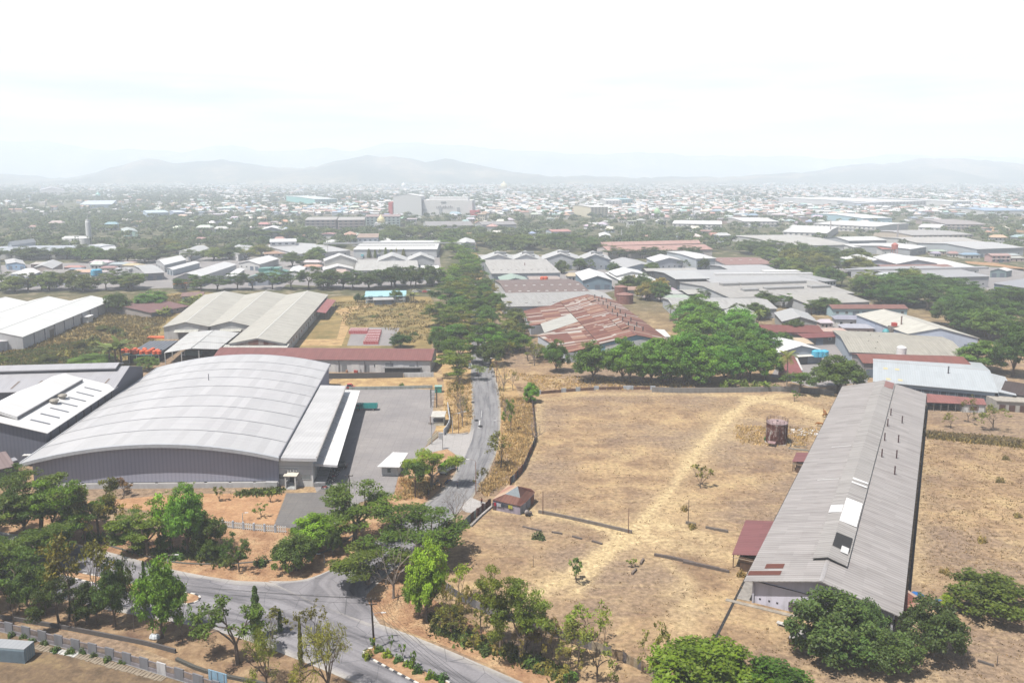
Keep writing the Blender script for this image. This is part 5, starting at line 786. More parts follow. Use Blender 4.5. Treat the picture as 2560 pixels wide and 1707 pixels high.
def cream_factory():
 z,rise=6.5,3.6
 FL,AP,FR=P('6',1590,482,z),P('6',1770,445,z+rise),P('6',2066,512,z);BL=P('6',1250,355,z);BR=FR+(BL-FL)
 r=thing('cream_factory','big cream-roofed factory with pale blue gable and teal machinery at its side','factory',FL.xy.to_3d())
 w,cen,ro=hall(r,FL,FR,BR,BL,z,rise,'roof_asb',(.58,.57,.52),'wall',(.50,.56,.70),.5,cap=(.5,.48,.44),ridge=.45)
 details(r,w,cen,3,1,[0]);m=MB();p=lerp(lift(FL,0),lift(BL,0),.28)+V((-3,-1,0))
 m.lathe(p,[(1.6,0),(1.6,5),(1.0,6),(.3,6.3)],12);m.build('teal_tank',MAT['metal'],r,(.08,.36,.40));m=MB();m.box(p+V((4,1,0)),4,3,7.5);m.build('machine_housing',MAT['rough'],r,(.30,.26,.24));m=MB();m.box(lift(p+V((4,.5,0)),7.5),2,2,1.6);m.build('red_hopper',MAT['paint'],r,(.55,.07,.05))
 m=MB();m.tube([p+V((8,2,0)),p+V((8,2,12))],.35,8);m.build('chimney_pipe',MAT['metal'],r,(.28,.2,.18))
 for i in range(5):
  m=MB();m.tube([p+V((-2+i*2.4,-1.8,0)),p+V((-2+i*2.4,-1.8,5))],.09,4);m.tube([p+V((-2,-1.8,3+.4*i)),p+V((8,-1.8,3+.4*i))],.08,4);m.build('pipe_rack',MAT['metal'],r,(.30,.38,.42))
 z,rise=5.5,2.6;fl,fr,ap=P('6',745,606,z),P('6',1046,590,z),P('6',905,493,z+rise)
 d=(fr-fl);n_=V((-d.y,d.x,0)).normalized();dep=(ap-lerp(fl,fr,.5)).dot(n_)
 s=thing('white_gable_house','white-roofed workshop with blue-grey gable and blue water tanks alongside','workshop',fl.xy.to_3d());w,cen,ro=hall(s,fl,fr,fr+n_*dep,fl+n_*dep,z,rise,'roof_metal',(.82,.82,.82),'wall',(.50,.56,.64),.5,cap=(.7,.7,.7));dd,nn,L=wall_frame(w[0],w[1],cen)
 m=MB();m.slab([lift(lerp(w[0],w[1],t)+nn*e_,4.0-.15*e_)for t,e_ in((.4,.1),(.75,.1),(.75,2),(.4,2))],.12);m.build('awning',MAT['roof_metal'],s,(.74,.72,.68));opening(s,'door',w[0],w[1],cen,.55,5,0,3.4,(.2,.2,.2));opening(s,'window',w[0],w[1],cen,.18,2,1.6,2.8,(.1,.12,.14),(.6,.62,.65))
 m=MB();q=[P('6',735,630,3.5),P('6',905,740,3.5),P('6',860,640,4.2),P('6',770,605,4.2)];s=thing('maroon_shed','maroon-roofed low shed behind the coconut palm at the lot edge','shed',q[0].xy.to_3d());m.slab([P('6',745,750,3.0),P('6',908,740,3.0),P('6',850,625,4.2),P('6',765,612,4.2)],.12);m.build('roof',MAT['roof_tile'],s,(.27,.10,.10));m=MB();q=[P('6',755,775),P('6',905,765),P('6',860,660),P('6',775,650)];m.prism(q,0,2.9);m.build('wall',MAT['wall'],s,(.62,.62,.62))
cream_factory()
def mall():
 r=thing('shopping_block','big white windowless block with a taller gabled wing and red sides in the town','shopping centre',P('B',1500,710))
 A,B=P('B',1222,704),P('B',1460,705);u=(B-A);u.normalize();n_=V((-u.y,u.x,0));dep=40
 h=35;w,cen,ro=hall(r,A,B,B+n_*dep,A+n_*dep,h,4,'roof_metal',(.80,.80,.80),'wall_rib',(.80,.81,.82),.3)
 A2,B2=P('B',1462,704)+V((1,3,0)),P('B',1885,705);m=MB();m.prism([A2,B2,B2+n_*40,A2+n_*40],0,28);m.build('white_block',MAT['wall'],r,(.80,.79,.79));m=MB();m.prism([lerp(A2,B2,.12)+n_*8,lerp(A2,B2,.9)+n_*8,lerp(A2,B2,.9)+n_*36,lerp(A2,B2,.12)+n_*36],28,33);m.build('roof_house',MAT['roof_metal'],r,(.80,.80,.80))
 for t,w_,z0,z1 in((.05,.07,0,12),(.36,.06,4,13),(.72,.06,4,15),(.42,.1,24,26)):
  m=MB();m.bar(lerp(A2,B2,t-w_/2)-n_*.5,lerp(A2,B2,t+w_/2)-n_*.5,.8,z0,z1);m.build('glazed_bay',MAT['glass'],r,(.42,.44,.47))
 m=MB();m.prism([A-u*9,A-u*1.5,A-u*1.5+n_*30,A-u*9+n_*30],0,24);m.build('red_wing',MAT['wall'],r,(.60,.12,.12));m=MB();m.prism([B2-u*4-n_*6,B2+u*13-n_*6,B2+u*13+n_*15,B2-u*4+n_*15],0,10);m.build('red_wing',MAT['wall'],r,(.58,.13,.14))
 m=MB()
 for i in range(10):m.bar(lerp(A2,B2,.28+i*.034)-n_*.5,lerp(A2,B2,.296+i*.034)-n_*.5,.6,14,16.5+(i%3))
 m.build('sign_letters',MAT['paint'],r,(.35,.35,.37))
mall()
# TREES
def leaf_quads(rs,cen,nrm,size,asp=.55):
 n=len(cen);nrm=nrm/(np.linalg.norm(nrm,axis=1,keepdims=True)+1e-9)
 a=rs.normal(size=(n,3));a-=nrm*(a*nrm).sum(1,keepdims=True);a/=np.linalg.norm(a,axis=1,keepdims=True)+1e-9
 b=np.cross(nrm,a);s=size[:,None]
 v=np.stack([cen-a*s,cen-b*s*asp,cen+a*s,cen+b*s*asp],1)
 r1=rs.rand(n);r2=rs.rand(n);uv=np.repeat(np.stack([r1,r2],1)[:,None,:],4,1)
 return v.reshape(-1,3),n,uv.reshape(-1,2)
def rdir(rs):return V(rs.normal(size=3)).normalized()
def grow(rs,mb,p,d,L,r,depth,o,tips,n=5):
 pts=[V(p)];k=3 if depth>1 else 2
 for i in range(k):
  d=(d+rdir(rs)*o['wob']+V((0,0,o['up']))).normalized()
  pts.append(pts[-1]+d*(L/k))
 mb.tube(pts,[max(r*(1-.4*i/k),.015)for i in range(k+1)],n,cap=False)
 tips.append((pts[-1],d,depth))
 if depth<=0:return
 kids=2+(rs.rand()<o['three'])
 for j in range(kids):
  nd=(d+rdir(rs)*o['spread']);nd.z*=o['flat'];nd.normalize()
  grow(rs,mb,pts[-1],nd,L*o['len']*rs.uniform(.8,1.2),r*.58,depth-1,o,tips,max(3,n-1))
KIND={'umbrella':dict(name='umbrella_tree',cat='umbrella tree',h=10,w=14,trunk=2.6,r=.36,limbs=5,elev=.75,L=3.4,depth=3,wob=.2,up=.03,three=.5,spread=.75,flat=.62,len=.74,pad=(1.95,.42),leaves=190,ls=.24,up_n=1.3),'layered':dict(name='leafy_tree',cat='tree',h=10,w=9,trunk=2.2,r=.26,limbs=4,elev=1.1,L=2.9,depth=3,wob=.25,up=.08,three=.5,spread=.85,flat=.85,len=.72,pad=(1.05,.55),leaves=80,ls=.22,up_n=.8),'round':dict(name='round_tree',cat='tree',h=9,w=9,trunk=1.6,r=.28,limbs=5,elev=.9,L=2.1,depth=2,wob=.2,up=.05,three=.8,spread=.8,flat=.9,len=.75,shell=(4.2,3.6,3.7),pad=(1.0,.8),pads=95,leaves=110,ls=.21,up_n=.9),'lush':dict(name='lush_tree',cat='tree',h=12,w=11,trunk=1.6,r=.32,limbs=5,elev=1.0,L=2.6,depth=2,wob=.2,up=.05,three=.8,spread=.8,flat=.9,len=.75,shell=(5.0,5.4,5.6),pad=(1.35,.9),pads=110,leaves=150,ls=.24,up_n=1.0),'sparse':dict(name='sparse_tree',cat='tree',h=9,w=8,trunk=2.0,r=.17,limbs=4,elev=1.1,L=2.6,depth=4,wob=.28,up=.07,three=.35,spread=.7,flat=.9,len=.72,pad=(.65,.45),leaves=14,ls=.24,up_n=.6),'bare':dict(name='bare_tree',cat='bare tree',h=8,w=8,trunk=1.6,r=.24,limbs=5,elev=1.0,L=2.3,depth=5,wob=.25,up=.05,three=.45,spread=.65,flat=.9,len=.73),'sapling':dict(name='sapling',cat='small tree',h=4,w=3.4,trunk=.5,r=.07,limbs=4,elev=1.1,L=1.2,depth=2,wob=.25,up=.1,three=.4,spread=.6,flat=.95,len=.75,pad=(.35,.3),leaves=14,ls=.2,up_n=.6),'feathery':dict(name='feathery_tree',cat='feathery tree',h=8,w=8,trunk=1.0,r=.22,limbs=7,elev=1.1,L=2.4,depth=3,wob=.25,up=.05,three=.5,spread=.7,flat=.95,len=.72,pad=(.8,.8),leaves=55,ls=.26,up_n=.2,asp=.16),}
TREE={}
def tree_meshes(kind,seed):
 o=KIND[kind];rs=np.random.RandomState(seed);mb=MB();tips=[]
 lean=V((rs.uniform(-.15,.15),rs.uniform(-.15,.15),1)).normalized();top=lean*o['trunk']
 mb.tube([V((0,0,-.3)),lean*o['trunk']*.5,top],[o['r']*1.35,o['r']*1.05,o['r']],7,cap=False)
 for i in range(o['limbs']):
  a=2*math.pi*(i+rs.uniform(-.3,.3))/o['limbs'];e=o['elev']*rs.uniform(.75,1.2)
  grow(rs,mb,top,V((math.cos(a)*math.cos(e),math.sin(a)*math.cos(e),math.sin(e))),o['L']*rs.uniform(.8,1.2),o['r']*.6,o['depth']-1,o,tips)
 cen,nrm,ton=[],[],[]
 if 'shell' in o:
  rx,rz,zc=o['shell'];lobes=[(V((math.cos(a)*rx*.5,math.sin(a)*rx*.5,rs.uniform(-.25,.3)*rz)),rs.uniform(.5,.68))for a in np.arange(0,6.28,6.28/7)]+[(V((0,0,rz*.42)),.62)]
  pads=[]
  for i in range(o['pads']):
   c,s_=lobes[i%len(lobes)];d=rdir(rs);
   if d.z<-.75:d.z=-d.z
   pads.append((c+V((d.x*rx*s_,d.y*rx*s_,d.z*rz*s_))*rs.uniform(.75,1.05)+V((0,0,zc)),d))
 else:
  pads=[(p,V((0,0,1)))for p,d,dep in tips if dep<=(2 if kind=='umbrella' else 1)]if o.get('pad')else[]
 for p,d in pads:
  n=int(o['leaves']*rs.uniform(.6,1.25));q=rs.normal(size=(n,3));q/=np.linalg.norm(q,axis=1,keepdims=True);q*=(rs.rand(n,1)**.45)
  s_=rs.uniform(.75,1.2);cen.append(np.array(p)+q*np.array([o['pad'][0]*s_,o['pad'][0]*s_,o['pad'][1]*s_]))
  ton.append(rs.rand()*.65+rs.rand(n)*.35);nrm.append(np.tile(np.array(d)*o['up_n']*.6+np.array([0,0,o['up_n']*.6]),(n,1))+rs.normal(size=(n,3))*.6)
 tm=mb.mesh('trunk',MAT['bark'],smooth=True);cm=None
 if cen:
  cen=np.concatenate(cen);nrm=np.concatenate(nrm);sz=o['ls']*rs.uniform(.6,1.35,len(cen))
  v,nf,uv=leaf_quads(rs,cen,nrm,sz,o.get('asp',.55));uv.reshape(-1,4,2)[:,:,0]=np.concatenate(ton)[:,None];cm=np_mesh('crown',v,nf,uv,[MAT['leaf']])
  hh=float(np.percentile(cen[:,2],99));ww=float(2*np.percentile(np.hypot(cen[:,0],cen[:,1]),96))
 else:
  zz=[v.co.z for v in tm.vertices];hh=max(zz);ww=2*float(np.percentile([math.hypot(v.co.x,v.co.y)for v in tm.vertices],98))
 return tm,cm,hh,ww
def palm_meshes(seed):
 rs=np.random.RandomState(seed);mb=MB();lean=rs.uniform(-.8,.8);pts=[V((lean*(t/8)**2,.2*t/8,t))for t in(-.3,2,4,6,8)]
 mb.tube(pts,[.24,.17,.15,.14,.15],6,cap=False);top=pts[-1];vs,uv=[],[]
 for i in range(20):
  a=6.283*i/20+rs.uniform(-.15,.15);e=rs.uniform(-.1,1.15);L=rs.uniform(2.6,3.4);p=np.array(top);d=np.array([math.cos(a)*math.cos(e),math.sin(a)*math.cos(e),math.sin(e)]);side=np.array([-math.sin(a),math.cos(a),0]);r_=rs.rand()
  for k in range(8):
   q=p+d*L/8;d=d+np.array([0,0,-.17]);d/=np.linalg.norm(d);w=.62*math.sin(math.pi*(k+1.3)/9.5)
   for sg in(-1,1):
    for g in(0.0,.5):
     b0=p+(q-p)*g;b1=p+(q-p)*(g+.3);tip=side*sg*w+d*.28+np.array([0,0,-.16])
     vs+=[b0,b1,b1+tip,b0+tip*.96];uv+=[(r_,.3+.4*rs.rand())]*4
   p=q
 return mb.mesh('trunk',MAT['bark'],smooth=True),np_mesh('fronds',np.array(vs),len(vs)//4,np.array(uv),[MAT['leaf']]),9.2,6.0
def column_meshes(seed):
 rs=np.random.RandomState(seed);mb=MB();mb.tube([V((0,0,-.3)),V((0,0,9))],[.14,.03],5,cap=False);n=2600;t=rs.rand(n)**.8;a=rs.rand(n)*6.283
 rad=(1.05*(1-t)**.6*(.75+.3*np.sin(t*34+a*2))+.08)*rs.uniform(.5,1.0,n)**.5
 c=np.stack([np.cos(a)*rad,np.sin(a)*rad,.5+t*9.5],1);nr=np.stack([np.cos(a),np.sin(a),.35+0*a],1)+rs.normal(size=(n,3))*.5
 v,nf,uv=leaf_quads(rs,c,nr,.2*rs.uniform(.7,1.3,n));return mb.mesh('trunk',MAT['bark']),np_mesh('crown',v,nf,uv,[MAT['leaf']]),10.0,2.1
def bush_meshes(seed):
 rs=np.random.RandomState(seed);mb=MB()
 for i in range(5):
  d=V((rs.uniform(-.6,.6),rs.uniform(-.6,.6),1)).normalized();mb.tube([V((0,0,-.1)),d*.9],[.04,.02],3,cap=False)
 n=700;q=rs.normal(size=(n,3));q/=np.linalg.norm(q,axis=1,keepdims=True);q*=rs.rand(n,1)**.35;q*=(.75+.35*np.sin(3*np.arctan2(q[:,1:2],q[:,0:1])+seed));q[:,2]=np.abs(q[:,2]);c=q*np.array([1.1,1.1,1.25])
 v,nf,uv=leaf_quads(rs,c,q+rs.normal(size=(n,3))*.5+np.array([0,0,.5]),.17*rs.uniform(.6,1.3,n));return mb.mesh('stems',MAT['bark']),np_mesh('foliage',v,nf,uv,[MAT['leaf']]),1.3,2.2
def banana_meshes(seed):
 rs=np.random.RandomState(seed);mb=MB();vs,uv=[],[]
 for s in range(4):
  bx,by=rs.uniform(-.9,.9,2);h=rs.uniform(1.6,2.6);mb.tube([V((bx,by,-.1)),V((bx,by,h))],[.14,.09],5,cap=False)
  for i in range(7):
   a=6.283*i/7+rs.uniform(-.3,.3);e=rs.uniform(.5,1.2);p=np.array([bx,by,h]);d=np.array([math.cos(a)*math.cos(e),math.sin(a)*math.cos(e),math.sin(e)]);sd_=np.array([-math.sin(a),math.cos(a),0]);w0=.05;r_=rs.rand()
   for k in range(5):
    q=p+d*.45;d=d+np.array([0,0,-.22]);d/=np.linalg.norm(d);w1=.34*math.sin(math.pi*(k+1)/5.6);vs+=[p-sd_*w0,p+sd_*w0,q+sd_*w1,q-sd_*w1];uv+=[(r_,.5)]*4;p=q;w0=w1
 return mb.mesh('stems',MAT['bark']),np_mesh('leaves',np.array(vs),len(vs)//4,np.array(uv),[MAT['leaf']]),3.2,3.6
LEAFC={'umbrella':(.060,.105,.009),'layered':(.055,.10,.015),'round':(.030,.058,.015),'lush':(.050,.115,.016),'sparse':(.070,.100,.022),'bare':(0,0,0),'sapling':(.085,.115,.03),'feathery':(.125,.135,.035),'palm':(.065,.092,.03),'column':(.035,.065,.018),'bush':(.06,.085,.02),'banana':(.085,.12,.04)}
BARKC={'bare':(.30,.25,.22),'sparse':(.16,.125,.10),'palm':(.32,.27,.22)}
def variants(kind):
 if kind not in TREE:
  nv={'umbrella':4,'layered':3,'round':3,'lush':3,'sparse':4,'bare':3,'bush':3}.get(kind,2)
  fn={'palm':palm_meshes,'column':column_meshes,'bush':bush_meshes,'banana':banana_meshes}.get(kind)
  TREE[kind]=[fn(31+i)if fn else tree_meshes(kind,17+7*i)for i in range(nv)]
 return TREE[kind]
NM={'palm':('coconut_palm','palm'),'column':('column_tree','column tree'),'bush':('bush','bush'),'banana':('banana_plant','banana plant')}
TR=random.Random(5);PROTO={}
def tree(kind,p,h,w,label,group=None,col=None,vi=None,name=None,cat=None):
 vs=variants(kind);i=TR.randrange(len(vs))if vi is None else vi%len(vs);tm,cm,hh,ww=vs[i]
 nm=NM.get(kind)or(KIND[kind]['name'],KIND[kind]['cat'])
 o=thing(name or nm[0],label,cat or nm[1],(p.x,p.y,0),group,TR.uniform(0,6.28));o.scale=(w/ww,w/ww,h/hh)
 link('stems' if kind in('bush','banana')else 'trunk',tm,o,color=BARKC.get(kind,(.20,.155,.125)))
 if cm is not None:
  c=col or LEAFC[kind];c=(c[0]*1.5,c[1]*1.5,c[2]*.85);f=TR.uniform(.72,1.25);g_=TR.uniform(.85,1.2)
  link({'palm':'fronds','bush':'foliage','banana':'leaves'}.get(kind,'crown'),cm,o,color=(c[0]*f*g_,c[1]*f,c[2]*f))
 return o
def px(crop,base,cl,cr,ct):
 """base, crown left/right/top marks -> base point, height, crown width"""
 p=P(crop,*base);s=CROP[crop][2];d=math.hypot(p.x,p.y,CAM_H);f=FPX
 ext,w=(base[1]-ct)/s*d/f,(cr-cl)/s*d/f;sn=CAM_H/d
 return p,max(1.5,.5*ext,(ext-.36*w*sn)/math.sqrt(1-sn*sn)),w
YG=(.115,.17,.02);OL=(.085,.088,.02);DK=(.030,.055,.008);BR=(.095,.18,.014);RD=(.10,.05,.02)
